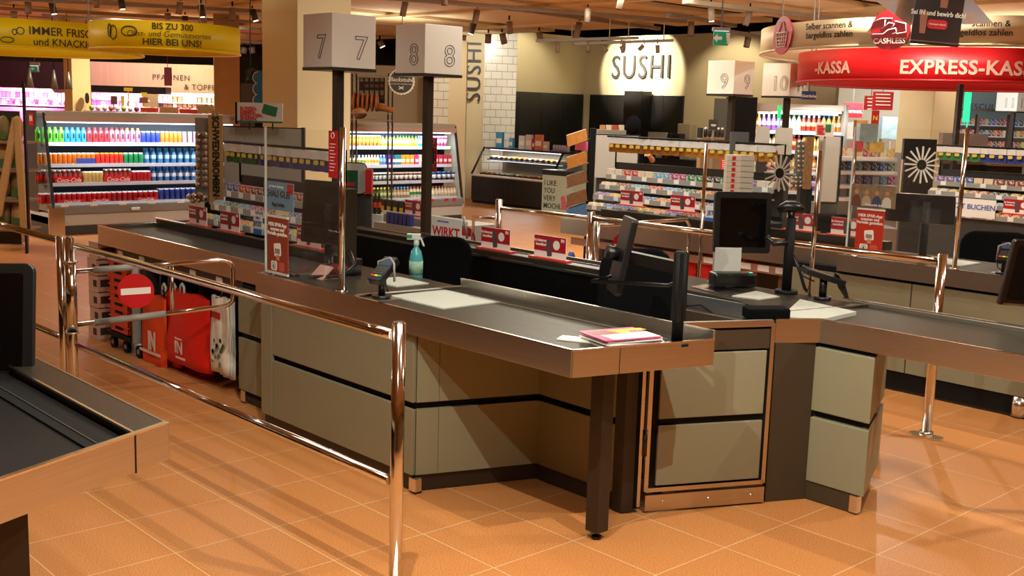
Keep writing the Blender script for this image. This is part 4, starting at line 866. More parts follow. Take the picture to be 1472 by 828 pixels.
# acrylic sheets of the middle tills: chrome uprights
for (x,y0,y1,X,lb) in ((1005,206,392,6.0,'left of the touch screen'),(1164,215,425,5.12,'right of the scanner pole'),(1219,205,350,7.2,'left of the staff poster')):
    p=onx(x,y1,X); z0=.867 if X!=6.0 else 0
    q=onx(x,y0,X); o=tag(B().cyl((X,p.y,z0 if X==6.0 else (.866 if X==5.12 else max(p.z-.06,0))),(X,p.y,q.z),.012,12).build('screen_upright',CHROME),'slim chrome upright of a clear screen '+lb,'upright','screen uprights')
for (x0,x1,y0,y1,X,lb) in ((1005,1164,206,300,6.0,'over the touch screen of till eight'),(1130,1240,213,340,7.0,'before the silver ball display')):
    a_=onx(x0,y1,X); b_=onx(x1,y0,X); tag(B().box((X-.002,a_.y,a_.z),(X+.002,b_.y,b_.z)).build('acrylic_sheet',ACRY),'clear acrylic sheet '+lb,'acrylic sheet','clear sheets')
# straw star ornaments
def straw_star(px,py,X,r,label):
    c=onx(px,py,X); t=thing('straw_star',label,'ornament',tuple(c),'white star ornaments'); b=B()
    for i in range(16):
        a=i*math.pi/8; d=Vector((0,math.cos(a),math.sin(a))); b.bar(c+d*r*.28,c+d*r,.010,.006,up=(1,0,0))
    b.build('rays',TXTW,t); B().cyl(c,c+Vector((.006,0,0)),r*.3,16).build('hub',BLACKM,t)
straw_star(1121,249,6.02,.115,'white ray star on the clear sheet left of the silver balls'); straw_star(1325,237,6.88,.12,'white ray star on the screen of till nine above the cash screen')
# ================================================================ drinks fridges
FRW = mat('fridge_white','#cfd4d8',.4); FRB = mat('fridge_back','#3e4a58',.5); STRIP = mat('price_strip','#cfd6e6',.35); LEDM = mat('fridge_led','#eef4ff',.4,emit=1.1,ecol='#e4eeff')
def fridge(label, x0,x1,yf,H, shelves, endglass=(True,True), power=60):
    t=thing('drinks_fridge',label,'fridge',((x0+x1)/2,yf+.4,0),'open drinks fridges'); D=.85
    B().box((x0,yf+.02,.0),(x1,yf+D,.22)).build('plinth', DARKGREY, t)
    B().box((x0,yf,.12),(x1,yf+D,.27)).build('front_panel', mat('fridge_front','#b8b6b0',.4), t, .01)
    B().box((x0,yf-.03,.27),(x1,yf+.10,.40)).build('bumper', mat('bumper_grey','#7f7f7d',.4), t, .02)
    B().box((x0,yf+D-.06,.27),(x1,yf+D,H)).build('back_wall', FRB, t)
    B().box((x0,yf+.22,H-.07),(x1,yf+D,H)).build('top_canopy', LGREY, t, .01); B().box((x0,yf+.20,H-.13),(x1,yf+.26,H-.06)).build('header', mat('header_pink','#c9aea0',.5), t)
    B().box((x0+.05,yf+.27,H-.15),(x1-.05,yf+.31,H-.13)).build('light_strip', LEDM, t)
    for k,(z,yo) in enumerate(shelves):
        s=B().box((x0+.04,yf+yo,z-.02),(x1-.04,yf+D-.06,z)).build('shelf', FRW, t)
        B().box((x0+.04,yf+yo-.012,z-.035),(x1-.04,yf+yo,z+.012)).build('price_strip', STRIP, s)
        if k: B().box((x0+.06,yf+yo+.04,z-.034),(x1-.06,yf+yo+.07,z-.021)).build('shelf_light', LEDM, s)
    for e,x in ((endglass[0],x0),(endglass[1],x1)):
        B().box((x-.01,yf+.5,.27),(x+.01,yf+D,H)).build('end_panel', DARKGREY, t)
        if e:
            b=B(); b.plate((x-.004,yf,0),(0,1,0),(0,0,1),[(.0,.30),(.50,.30),(.50,H-.03),(.24,H-.03)],.006); b.build('end_glass', GLAZ, t)
            b=B(); b.bar((x,yf+.0,.30),(x,yf+.24,H-.02),.03,.03,up=(1,0,0)); b.build('end_frame', BLACK, t)
    l=light('AREA',((x0+x1)/2,yf+.16,H-.17),power,(.92,.96,1),((x0+x1)/2,yf+.55,.2),x1-x0-.2,sy=.1)
    return t
def product(kind, name, c1, c2='#dddddd', c3=None, h=None):
    b=B(); M_=[mat('pr_'+c1[1:],c1,.3),mat('pr_'+c2[1:],c2,.3),mat('pr_'+(c3 or '#e8e4dc')[1:],c3 or '#e8e4dc',.4)]
    if kind=='can': h=h or .14; b.lathe([(.026,0),(.030,.01),(.030,h-.014),(.026,h)],12,mis=[0,0,1])
    elif kind=='bottle': h=h or .21; b.lathe([(.028,0),(.030,.01),(.030,h*.3),(.0305,h*.31),(.0305,h*.55),(.03,h*.56),(.028,h*.66),(.012,h*.86),(.014,h*.88),(.014,h)],12,mis=[0,0,0,2,2,0,0,1,1])
    elif kind=='sport': h=h or .205; b.lathe([(.030,0),(.033,.01),(.033,h*.25),(.0335,h*.26),(.0335,h*.68),(.033,h*.69),(.030,h*.8),(.016,h*.88),(.016,h)],12,mis=[0,0,0,0,0,0,0,1]); b.box((-.012,-.0345,h*.3),(.012,-.0335,h*.62),2)
    elif kind=='box': h=h or .15; b.box((-.035,-.03,0),(.035,.03,h),0).box((-.03,-.0315,h*.3),(.03,-.0305,h*.6),2)
    elif kind=='cup': h=h or .15; b.lathe([(.024,0),(.034,h-.02),(.036,h-.018),(.036,h)],12,mis=[0,0,1]); b.lathe([(.0285,h*.3),(.0325,h*.7)],12,mis=[2])
    return b.mesh(name,M_)
def prow(name, me, px0, px1, py, Y, z, n, label, group, cat, deep=1, dy=.075):
    xa,xb=ony(px0,py,Y).x, ony(px1,py,Y).x
    for d in range(deep):
        for i in range(n):
            o=bpy.data.objects.new(name,me); COL.objects.link(o); o.location=(xa+(xb-xa)*(i+.5)/n, Y+d*dy, z); o.rotation_euler=(0,0,random.uniform(-.1,.1)); tag(o,label,cat,group)
F1=14.56
SH1=[(.405,.10),(.66,.20),(.905,.26),(1.185,.30)]
fridge('long lit drinks fridge on the left filled with cans and bottles',5.38,8.15,F1,1.60,SH1,(True,False),30)
lf='of the left drinks fridge'
def R1(k): z,yo=SH1[k]; return F1+yo+.05, z+.001
Y,z=R1(3)
for a,b_,n,kind,c1,c2,lb in ((50,92,5,'sport','#5fc83a','#7de04e','lime green sport bottle'),(92,124,4,'sport','#2a8fe0','#3aa2f2','bright blue sport bottle'),(124,157,4,'sport','#d8313a','#e8474e','red sport bottle'),(157,179,3,'sport','#d86a78','#e23a3a','red and white sport bottle'),(179,202,3,'sport','#e07aa8','#f0c23c','pink and yellow sport bottle'),
    (202,230,4,'can','#24388f','#c9ccd0','dark blue can'),(230,261,5,'can','#e0702a','#c9ccd0','orange red can'),(261,292,4,'can','#c98aa0','#c9ccd0','pink can')):
    prow('drink_bottle' if kind=='sport' else 'drink_can', product(kind,'drink',c1,c2,'#222222',h=.205 if kind=='sport' else .165),a,b_,196,Y,z,n,lb+' on the top shelf '+lf,lb+'s on the top shelf '+lf,'bottle' if kind=='sport' else 'can')
Y,z=R1(2)
for a,b_,n,kind,c1,c2,lb in ((54,110,8,'can','#d9741e','#c9ccd0','orange soda can'),(110,137,4,'can','#d9741e','#e8d8c0','orange can behind the blue carton'),(137,177,6,'can','#d4382a','#e09a2a','orange and red can'),(177,206,4,'can','#1f8a4a','#e0e8e0','green can')):
    prow('drink_can',product(kind,'drink',c1,c2,h=.15),a,b_,234,Y,z,n,lb+' on the second shelf '+lf,lb+'s on the second shelf '+lf,'can')
prow('drink_bottle',product('bottle','drink','#2f6fa0','#2f8fd0','#a8c8e0',h=.21),206,292,234,Y+.04,z,9,'blue water bottle on the second shelf '+lf,'blue bottles second shelf '+lf,'bottle',2)
xa,xb=ony(110,232,Y-.05).x,ony(137,232,Y-.05).x; o=tag(B().box((xa,Y-.055,z),(xb,Y-.045,z+.08)).build('can_tray',mat('tray_blue','#3a4fa8',.5)),'blue cardboard tray on the second shelf '+lf,'tray')
Y,z=R1(1)
for a,b_,n,kind,c1,c2,lb in ((54,118,9,'bottle','#7a2a20','#e8e4dc','cola bottle in a red tray'),(120,148,5,'can','#c9a860','#d8d0c0','golden can'),(150,190,6,'bottle','#7a2018','#e8e4dc','cola bottle behind the wide red tray'),(190,216,5,'can','#b01a1e','#c9ccd0','dark red can')):
    prow('drink_bottle' if kind=='bottle' else 'drink_can',product(kind,'drink',c1,c2,'#c4141c' if kind=='bottle' else None,h=.18 if kind=='bottle' else .15),a,b_,268,Y,z,n,lb+' on the third shelf '+lf,lb+'s on the third shelf '+lf,'bottle' if kind=='bottle' else 'can',2)
prow('drink_bottle',product('bottle','drink','#2a5f98','#2f7fd8','#d8d8e0',h=.20),216,292,268,Y+.03,z,8,'blue labelled bottle on the third shelf '+lf,'blue bottles third shelf '+lf,'bottle',2)
Y,z=R1(0)
prow('drink_can',product('can','drink','#c01a22','#d9dadc',h=.135),58,160,302,Y,z,14,'red cola can in the front trays at the bottom '+lf,'red cola cans at the bottom '+lf,'can',2)
prow('drink_can',product('can','drink','#a8161c','#d0d2d6',h=.135),160,228,300,Y,z,9,'darker red cola can at the bottom '+lf,'darker cola cans at the bottom '+lf,'can',2)
prow('drink_can',product('can','drink','#2a3f8f','#b8c4d8',h=.16),228,282,298,Y,z,7,'slim blue and red can at the bottom '+lf,'slim cans at the bottom '+lf,'can',2)
COKE=mat('cola_red','#d2161e',.45)
for (x0,x1,k,sz) in ((80,118,1,.075),(150,190,1,.075),(84,124,0,.05),(130,160,0,.05),(194,226,0,.05)):
    Y,z=R1(k); py=268 if k else 302; xa,xb=ony(x0,py,Y-.06).x,ony(x1,py,Y-.06).x; h=.085 if k else .05
    t=thing('can_tray','red script tray '+('on the third shelf, '+('left one' if x0<100 else 'middle one') if k else 'at the bottom, '+{84:'left',130:'middle',194:'right'}[x0]+' one')+' '+lf,'tray',(xa,Y,z))
    B().box((xa,Y-.055,z),(xb,Y-.045,z+h)).build('tray_board',COKE,t); text('Coca-Cola',sz,TXTW,t,((xa+xb)/2,Y-.057,z+h*.5),(1,0,0),(0,0,1),shear=.35,bold=.0005)
for k in range(5):
    q=ony(88+42*k,309,F1-.035)
    o=tag(B().box((q.x,F1-.036,.375),(q.x+.10,F1-.031,.405)).build('price_label',PAPER),'white price label on the bumper '+lf,'price label','price labels on the left fridge')
q=ony(195,313,F1-.04); tag(B().box((q.x-.06,F1-.06,.30),(q.x+.06,F1-.03,.335)).build('bumper_handle',WHITE,None,.005),'pale night blind handle on the bumper of the left fridge','handle')
q=ony(45,172,F1+.1); t=thing('store_sign','small red sign reading IN on the end of the left fridge','sign',(5.36,15.2,1.40)); B().box((5.362,15.13,1.40),(5.369,15.29,1.56)).build('panel',RED,t); text('IN',.10,TXTW,t,(5.360,15.21,1.49),(0,-1,0),(0,0,1),bold=.002)
q=onz(82,345,.0); t=tag(B().box((q.x-.10,q.y-.02,0),(q.x+.10,q.y,.40)).build('mirror_panel',CHROME),'shiny steel corner guard at the left end of the long fridge','guard')
# fridge two
F2=13.56; SH2=[(.405,.10),(.66,.20),(.905,.26),(1.185,.30)]; rf='of the middle drinks fridge'
fridge('lit drinks fridge in the middle with juices and bottled drinks',9.0,11.45,F2,1.545,SH2,(False,True),24)
def R2(k): z,yo=SH2[k]; return F2+yo+.05, z+.001
Y,z=R2(3)
for a,b_,n,kind,c1,c2,c3,lb in ((503,547,8,'cup','#e08a3a','#f0e8d8','#e8a83a','orange smoothie cup'),(547,569,4,'bottle','#e8d030','#2a6fc0','#f2ead0','yellow juice bottle with blue cap'),(569,590,5,'bottle','#e0cc3a','#3a9a4a','#f2ead0','yellow juice bottle with green cap'),(590,600,2,'bottle','#b8a020','#3a9a4a','#e8d860','olive yellow bottle'),(600,610,3,'bottle','#2fa0a8','#e8e8e8','#c8e8e8','teal bottle'),(622,642,4,'cup','#c04a80','#e8d8e0','#e8a8c0','pink cup')):
    prow('drink_bottle',product(kind,'drink',c1,c2,c3,h=.17),a,b_,207,Y,z,n,lb+' on the top shelf '+rf,lb+'s top '+rf,'bottle')
Y,z=R2(2)
for a,b_,n,kind,c1,c2,c3,lb in ((503,524,4,'bottle','#d8d4b8','#d0d4c8','#8a9a50','milk drink bottle'),(524,545,5,'bottle','#d8d0b0','#d8d0b8','#c8b040','cream drink bottle'),(545,554,2,'bottle','#5a8ab0','#c0d0e0','#88b0d0','pale blue bottle'),(554,566,2,'box','#4a3080','#4a3080','#e0d0e8','purple carton'),(566,575,2,'box','#2a7a78','#2a7a78','#d8e8e8','teal carton'),(575,594,3,'box','#e0902a','#e0902a','#f0e0c0','orange carton'),(594,601,1,'box','#d0357a','#d0357a','#f0d0e0','magenta carton'),(601,612,2,'box','#d8c8a0','#d8c8a0','#f0e8d8','beige carton'),(622,648,4,'box','#b0304a','#b0304a','#e8d0c0','crimson carton')):
    prow('drink_carton' if kind=='box' else 'drink_bottle',product(kind,'drink',c1,c2,c3,h=.155),a,b_,234,Y,z,n,lb+' on the second shelf '+rf,lb+'s second shelf '+rf,'carton' if kind=='box' else 'bottle')
Y,z=R2(1)
for a,b_,n,kind,c1,c2,c3,lb in ((532,560,5,'cup','#2f3f38','#d8dcd8','#c8d0c0','dark green cup'),(560,612,8,'cup','#2a2422','#c89a80','#e8d8c8','coffee cup'),(620,655,5,'cup','#1f2a40','#2a60b0','#d8d8d8','coffee cup with blue lid')):
    prow('drink_cup',product(kind,'drink',c1,c2,c3,h=.135),a,b_,262,Y,z,n,lb+' on the third shelf '+rf,lb+'s third shelf '+rf,'cup',2)
Y,z=R2(0)
for a,b_,n,kind,c1,c2,c3,lb in ((525,545,4,'bottle','#3a3a20','#d8c83a','#88a040','dark bottle with yellow cap'),(545,565,4,'bottle','#6a7a40','#e0d040','#d0d8a0','green yellow bottle'),(565,588,5,'bottle','#a88a60','#4a90c0','#d8d0b8','amber bottle with blue cap'),(588,612,5,'bottle','#d8c8a8','#b04030','#3a8a4a','cream bottle'),(620,655,8,'bottle','#c8b090','#8a4030','#e0d8c0','cream and brown bottle')):
    prow('drink_bottle',product(kind,'drink',c1,c2,c3,h=.17),a,b_,290,Y,z,n,lb+' on the bottom shelf '+rf,lb+'s bottom shelf '+rf,'bottle',2)
for k,(px,c_) in enumerate(((574,PAPER),(586,PAPER),(598,RED),(621,RED),(642,RED),(653,RED))):
    q=ony(px,291,F2-.035); tag(B().box((q.x-.035,F2-.036,.355),(q.x+.035,F2-.031,.395)).build('price_label',c_),('white' if c_ is PAPER else 'red')+' price label on the bumper '+rf,'price label',('white' if c_ is PAPER else 'red')+' labels on the middle fridge')
# low battery display and bottle rack in front of fridge two
q=onz(550,352,0); t=thing('battery_display','low grey display with yellow and blue packs behind the spray bottle','display',(6.2,7.7,0))
b=B(); b.box((6.14,7.2,0),(6.5,8.9,.80)); b.build('stand',GREY,t); 
for k in range(7):
    p=onx(534+9*k,318+1.2*k,6.2); o=tag(B().box((6.18,p.y-.03,.801),(6.24,p.y+.03,.93)).box((6.175,p.y-.025,.83),(6.18,p.y+.025,.87),1).build('battery_pack',[mat('batt_dark','#2b2618',.4),mat('batt_yellow','#cfae2a',.4)]),'black and yellow battery pack on the low grey display','pack','battery packs on the display')
B().box((6.14,7.2,.80),(6.15,8.9,.835)).build('shelf_lip',WHITE,t)
for k in range(6):
    p=onx(557+6*k,338,5.9); tag(B().box((5.90,p.y-.022,.76),(5.94,p.y+.022,.86)).build('blue_pack',mat('pack_navy','#27377a',.4,var=.4,scale=60)),'small navy pack at the front of the low display','pack','navy packs on the display')
tag(B().box((5.88,7.1,0),(5.97,8.2,.759)).build('pack_stand',GREY),'narrow grey stand under the navy packs','stand')
t=thing('bottle_rack','wire rack with four dark bottles beside the low display','rack',(7.3,9.3,0)); 
for k in range(4):
    p=far(527+6*k,300,10.2); o=bpy.data.objects.new('sauce_bottle',product('bottle','drink','#2a1810','#1a1a1a','#b8431e',h=.2)); COL.objects.link(o); o.location=(p.x,p.y,top_z(523,309,549,309,10.13)+.001); o.scale=(.6,.6,1); tag(o,'dark bottle with orange label in the wire rack','bottle','bottles in the wire rack')
b=B(); ground(b,523,309,549,10.13,.16); b.build('rack_stand',LGREY,t); b=B(); fbox(b,523,302,549,304,10.08,.01); b.build('rack_wire',CHROME,t)
# end cap panel with green coffee pack, red side
t=thing('end_cap','rounded pale end panel with a green coffee pack left of the middle fridge','display panel',tuple(far(510,255,8.6)))
b=B(); c,w_,h_=FR(492,235,526,278,8.6); b.plate(c,RV,UP,rrect(w_,h_,.04),.03); b.build('panel',mat('panel_pale','#c9c2ba',.4),t); b=B(); b.plate(c+FV*.0+(-FV)*.001,RV,UP,rrect(w_*1.06,h_*1.06,.045),.02); bb=b.build('panel_rim',BLACKM,t); bb.location=bb.location+FV*.012
b=B(); fbox(b,497,245,514,276,8.56,.03,0); fbox(b,498,262,510,268,8.555,.01,1); b.build('coffee_pack',[mat('coffee_green','#1f5a35',.4,var=.4,scale=40),mat('coffee_red','#b8302a',.4)],t)
b=B(); fbox(b,525,244,534,279,8.58,.10); b.build('red_side',REDP,t); b=B(); ground(b,492,279,534,8.63,.06); b.build('support',DARKGREY,t)
def pier(x0,y0,x1,y1,dep,t_,m_,label,name='wall_pier'):
    b=B(); c,w_,h_=FR(x0,y0,x1,y1,dep); b.ob(Vector((c.x,c.y,(c.z+h_/2)/2))+FV*t_/2, RV*w_/2, FV*t_/2, UP*(c.z+h_/2)/2); o=b.build(name,m_); o['kind']='structure'; return o
# ================================================================ big columns
def column(x0,xc,x1,dep,label,m_=COLM,ztop=3.7):
    c=far(xc,200,dep); k=vd(c)/FPX; 
    vx=(c-EYEP); ang=math.atan2(vx.y,vx.x); wx=(x1-xc)*k/max(.2,math.sin(ang)); wy=(xc-x0)*k/max(.2,math.cos(ang))
    o=B().box((c.x,c.y,0),(c.x+wx,c.y+wy,ztop)).build('column',m_,None,.01); tag(o,label,'column'); o['kind']='structure'; return o
column(376,427,505,12.0,'broad tan column behind lane box seven')
column(1290,1338,1372,14.0,'tan column behind the red express banner')
column(308,309,345,19.0,'wood brown column left of the broad column',mat('column_wood','#b07a3c',.6,var=.1,scale=6))
column(95,106,131,21.0,'cream column under the yellow banners',mat('column_cream','#cdae72',.6))
pier(668,40,703,260,22.6,.5,mat('pillar_cream','#dccba0',.6),'')
for i in range(1): text('SUSHI',.42,mat('letter_dark','#2a2430',.5),None,far(682,103,22.55)-FV*.03,UP,-RV,name='pillar_lettering',sp=1.12)
lo=bpy.data.objects['pillar_lettering']; tag(lo,'dark upright SUSHI lettering on the cream pillar','lettering')
TILE=mat('white_tile','#e4dfcf',.25)
nt=TILE.node_tree; bk=nt.nodes.new('ShaderNodeTexBrick'); tc=nt.nodes.new('ShaderNodeTexCoord'); 
for k,v in (('Scale',1),('Mortar Size',.006),('Brick Width',.30),('Row Height',.15)): bk.inputs[k].default_value=v
bk.inputs['Color1'].default_value=lin('#e6e1d2'); bk.inputs['Color2'].default_value=lin('#ddd8c6'); bk.inputs['Mortar'].default_value=lin('#8f8a78')
mpn=nt.nodes.new('ShaderNodeMapping'); mpn.inputs['Rotation'].default_value=(math.pi/2,0,0)
sx=nt.nodes.new('ShaderNodeSeparateXYZ'); cx=nt.nodes.new('ShaderNodeCombineXYZ'); ad=nt.nodes.new('ShaderNodeMath'); ad.operation='SUBTRACT'; nt.links.new(tc.outputs['Object'],sx.inputs[0]); nt.links.new(sx.outputs[0],ad.inputs[0]); nt.links.new(sx.outputs[1],ad.inputs[1]); nt.links.new(ad.outputs[0],cx.inputs[0]); nt.links.new(sx.outputs[2],cx.inputs[1]); nt.links.new(cx.outputs[0],bk.inputs['Vector']); nt.links.new(bk.outputs['Color'],nt.nodes['Principled BSDF'].inputs['Base Color'])
pier(610,90,646,200,20.5,.4,TILE,''); pier(695,48,741,260,22.4,.2,TILE,''); pier(500,95,612,185,21.5,.2,mat('bakery_wall','#8f7a5c',.7),''); q=far(690,62,20.6); light('SPOT',(q.x,q.y,3.1),110,(1,.95,.82),tuple(far(698,110,22.5)),.05,cone=80,blend=.6); q=far(630,85,18.9); light('SPOT',(q.x,q.y,3.1),60,(1,.95,.82),tuple(far(628,130,20.5)),.05,cone=80,blend=.6); pier(645,60,670,200,20.3,.4,mat('pillar_cream'),'');  # both spots are added wash for the tiled and cream piers
# ================================================================ sushi corner
SW=mat('sushi_wall','#dcca9c',.75); XW=19.0
yc=onx(840,120,XW).y; yr=onx(1022,120,XW).y; zt=onx(900,52,XW).z; zt2=zt
o=B().box((XW,yr-3.6,0),(XW+.2,yc,zt)).build('wall_sushi',SW); o['kind']='structure'
o=B().box((XW-4.5,yc,0),(XW+.2,yc+.2,zt)).build('wall_sushi_side',SW); o['kind']='structure'
dk=mat('sushi_panel','#1d1b17',.45)
z0=onx(915,205,XW-.03).z; z1=onx(915,137,XW-.03).z
t=thing('panel_wall','black wall panels under the SUSHI lettering','panel',(XW-.02,(yc+yr)/2,0)); ya=onx(848,160,XW-.03).y; yb=onx(982,160,XW-.03).y
for k in range(5): a_=ya+(yb-ya)*k/5; b_=ya+(yb-ya)*(k+1)/5; B().box((XW-.05,a_-.004,0),(XW-.001,b_+.004,z1)).build('panel',dk,t)
t=thing('panel_wall','black wall panels on the side wall left of the SUSHI lettering','panel',(XW-2,yc-.02,0)); xa=ony(712,160,yc-.03).x
for k in range(4): a_=xa+(XW-.06-xa)*k/4; b_=xa+(XW-.06-xa)*(k+1)/4; B().box((a_+.004,yc-.05,0),(b_-.004,yc-.001,z1)).build('panel',dk,t)
pz=onx(902,131,XW-.3); p2=onx(927,131,XW-.3); tag(B().box((XW-.4,p2.y,0),(XW-.06,pz.y,pz.z)).build('black_pillar',dk),'black square pillar below the SUSHI lettering','pillar')
lz=onx(921,98,XW-.03); t=thing('sushi_lettering','grey raised letters reading SUSHI on the lit cream wall','lettering',tuple(lz))
text('SUSHI',.60*onx(921,98,XW).z/2.3,mat('letter_grey','#3d3a36',.6),t,lz,(0,-1,0),(0,0,1),depth=.02,sp=1.12,sx=.84,bold=-.004,name='letters')
for k in range(3): yy=lz.y+.45-.45*k; light('SPOT',(XW-1.5,yy,zt-.05),240,(1,.93,.78),(XW,lz.y+(yy-lz.y)*.7,lz.z),.05,cone=62,blend=.25)
light('SPOT',(XW-2.3,yc-1.2,zt),65,(1,.9,.7),(XW-2.2,yc,2.4),.05,cone=100,blend=.5); light('SPOT',(XW-1.2,yr-.8,zt),80,(1,.88,.66),(XW,yr-.6,2.2),.05,cone=90,blend=.5)
# sushi counter
XC=14.1; ya=16.45; yb=14.28
t=thing('sushi_case','dark slatted sushi counter with lit glass display','display counter',(XC+.5,(ya+yb)/2,0))
zt_=onx(720,256,XC).z
b=B(); b.box((XC,yb,.06),(XC+.9,ya,zt_))
n=44
for k in range(n): y=yb+(ya-yb)*k/n; b.box((XC-.012,y,.08),(XC,y+.025,zt_-.03))
b.build('slatted_base',mat('slat_brown','#241c15',.5),t); B().box((XC+.03,yb,0),(XC+.8,ya,.06)).build('plinth',BLACKM,t)
B().box((XC-.03,yb-.02,zt_),(XC+.9,ya,zt_+.03)).build('tray_edge',mat('case_light','#c8c2b6',.4),t)
zh=onx(740,214,XC+.35).z; zm=onx(740,231,XC+.3).z
B().box((XC+.30,yb,zm-.02),(XC+.8,ya-.1,zm)).build('middle_shelf',DARKGREY,t); B().box((XC+.30,yb-.03,zh-.03),(XC+.85,ya-.05,zh)).build('top_board',BLACK,t); B().box((XC+.8,yb,zt_),(XC+.84,ya,zh-.03)).build('back_panel',mat('case_back','#8d8878',.5),t)
b=B(); b.plate((XC,yb-.01,zt_+.03),(1,0,0),(0,0,1),[(0,0),(.32,zh-zt_-.04),(.8,zh-zt_-.04),(.8,0)],.008); b.build('end_glass',GLAZ,t)
b=B(); b.bar((XC,ya,zt_+.03),(XC+.32,ya,zh),.03,.03,up=(0,1,0)); b.bar((XC,yb,zt_+.03),(XC+.32,yb,zh),.03,.03,up=(0,1,0)); b.bar((XC,yb-.02,.0),(XC,yb-.02,zt_+.05),.05,.05,up=(0,1,0)); b.build('case_frame',BLACK,t)
B().box((XC+.33,yb+.05,zh-.05),(XC+.37,ya-.15,zh-.032)).build('light_strip',LEDM,t); B().box((XC+.33,yb+.05,zm-.035),(XC+.37,ya-.15,zm-.022)).build('light_strip',LEDM,t)
light('AREA',(XC+.45,(ya+yb)/2,zh-.07),22,(1,.97,.9),None,.1,sy=2)
random.seed(11)
TR=[B().box((-.07,-.05,0),(.07,.05,.03),0).box((-.06,-.04,.03),(.06,.04,.055),1).mesh('sushi_tray',[mat('tray_dark','#2b2622',.4),mat('su%d'%i,c,.5,var=.5,scale=50)]) for i,c in enumerate(('#e0d8c8','#c87848','#8fa860','#d8b0a0','#d0a030'))]
for k in range(14):
    for lv in (0,1):
        o=bpy.data.objects.new('sushi_tray',random.choice(TR)); COL.objects.link(o); o.location=(XC+(.18 if lv==0 else .42),yb+.12+k*.145,(zt_+.031) if lv==0 else zm+.001); tag(o,'small sushi tray on the '+('lower' if lv==0 else 'upper')+' shelf of the lit sushi counter','sushi tray',('lower' if lv==0 else 'upper')+' sushi trays')
for k,(x0,x1,y0,y1,c_,nm,lb) in enumerate(((714,724,189,211,'#3f9ac0','booklet','turquoise booklet standing on the sushi counter'),(733,739,197,212,'#4aa0c8','booklet','small turquoise booklet on the sushi counter'),(747,756,195,214,'#cfd4d8','leaflet_box','pale leaflet box on the sushi counter'),(757,766,192,213,'#d8c8bc','leaflet_box','cream box with round top card on the sushi counter'),(766,771,198,214,'#a8305a','gift_box','magenta box on the sushi counter'),(770,781,193,215,'#e08468','booklet','salmon pink booklet on the sushi counter'),(782,789,203,216,'#d8b8b0','gift_box','small pink box on the sushi counter'))):
    q0=onx(x0,y1,XC+.4); q1=onx(x1,y0,XC+.4); b=B(); b.box((XC+.37,q1.y,zh),(XC+.42,q0.y,zh+(q1.z-q0.z)),0); b.box((XC+.365,q1.y+.02,zh+(q1.z-q0.z)*.3),(XC+.37,q0.y-.02,zh+(q1.z-q0.z)*.6),1); tag(b.build(nm,[mat('bk%d'%k,c_,.5),PAPER]),lb,'booklet' if nm=='booklet' else 'box')
for k in range(6):
    q=onx(797+4*k,212,XC+.4); o=tag(B().lathe([(.03,0),(.03,.10),(.02,.12)],10,(XC+.4,q.y,zh)).build('sauce_jar',mat('jar_lilac','#b8a8c0',.4)),'pale jar in the row on the right of the sushi counter','jar','jars on the sushi counter')
# mochi freezer
q0=onx(778,301,XC-.25); q1=onx(812,305,XC-.25); fx=XC-.25; zt2_=onx(795,252,fx).z
t=thing('mochi_freezer','mint green chest freezer printed I LIKE YOU VERY MOCHI','freezer',(fx+.4,(q0.y+q1.y)/2,0))
yl=q0.y; yr2=onx(822,300,fx).y
B().box((fx,yr2,.03),(fx+.8,yl,zt2_)).build('freezer_body',mat('mint','#bfcdb8',.4),t,.008); B().box((fx-.01,yr2-.01,zt2_),(fx+.8,yl+.01,zt2_+.09)).build('freezer_lid',mat('lid_dark','#20242c',.3),t,.01); B().box((fx+.05,yr2+.02,0),(fx+.75,yl-.02,.03)).build('plinth',BLACKM,t)
for k,s in enumerate(('I LIKE','YOU','VERY','MOCHI.')): text(s,.13,mat('letter_green','#1f3a38',.5),t,(fx-.003,yl-.05,zt2_-.14-.135*k),(0,-1,0),(0,0,1),align='LEFT',bold=.001,name='lettering')
b=B(); b.plate((fx-.003,(yl+yr2)/2-.16,zt2_*.42),(0,-1,0),(0,0,1),arc(0,0,.06,0,360,20)[:-1],.002); b.build('pink_dot',mat('mochi_pink','#d8707a',.5),t); B().box((fx-.004,yr2+.02,.1),(fx-.001,yr2+.26,.26)).build('pink_print',mat('mochi_pink'),t)
# hanging snack spinner
xs=far(830,240,11.8); t=thing('snack_spinner','tall wire stand holding slanted rows of snack boxes before the freezer','stand',(xs.x,xs.y,0))
b=B(); ground(b,846,200,854,11.9,.08); c,w_,h_=FR(846,185,854,312,11.9); b.ob(c,RV*w_/2,FV*.04,UP*h_/2); b.build('black_post',BLACKM,t)
for k,(y0,c_,lb) in enumerate(((190,'#c8843a','orange'),(222,'#b8742a','amber'),(249,'#7a5232','brown'),(276,'#7d5434','brown'),(296,'#4a6f9a','blue'))):
    c=far(829,y0+8,11.75); kx=vd(c)/FPX
    b=B()
    for j in range(3): b.ob(c+RV*(j-1)*9*kx+UP*(j-1)*3.2*kx, RV*4.6*kx+UP*1.6*kx, FV*.09, UP*8*kx-RV*1*kx)
    b.build('snack_box_row',mat('snk%d'%k,c_,.45,var=.4,scale=25),t)
    b=B(); b.bar(c-RV*15*kx-UP*13*kx-FV*.05, c+RV*17*kx-UP*3*kx-FV*.05,.01,.01,up=FV); b.build('wire_tray',CHROME,t)
c=far(836,210,11.9); kx=vd(c)/FPX; B().ob(c,RV*9*kx,FV*.02,UP*6*kx).build('pink_pack',mat('pink_pack','#d86a98',.4),t)
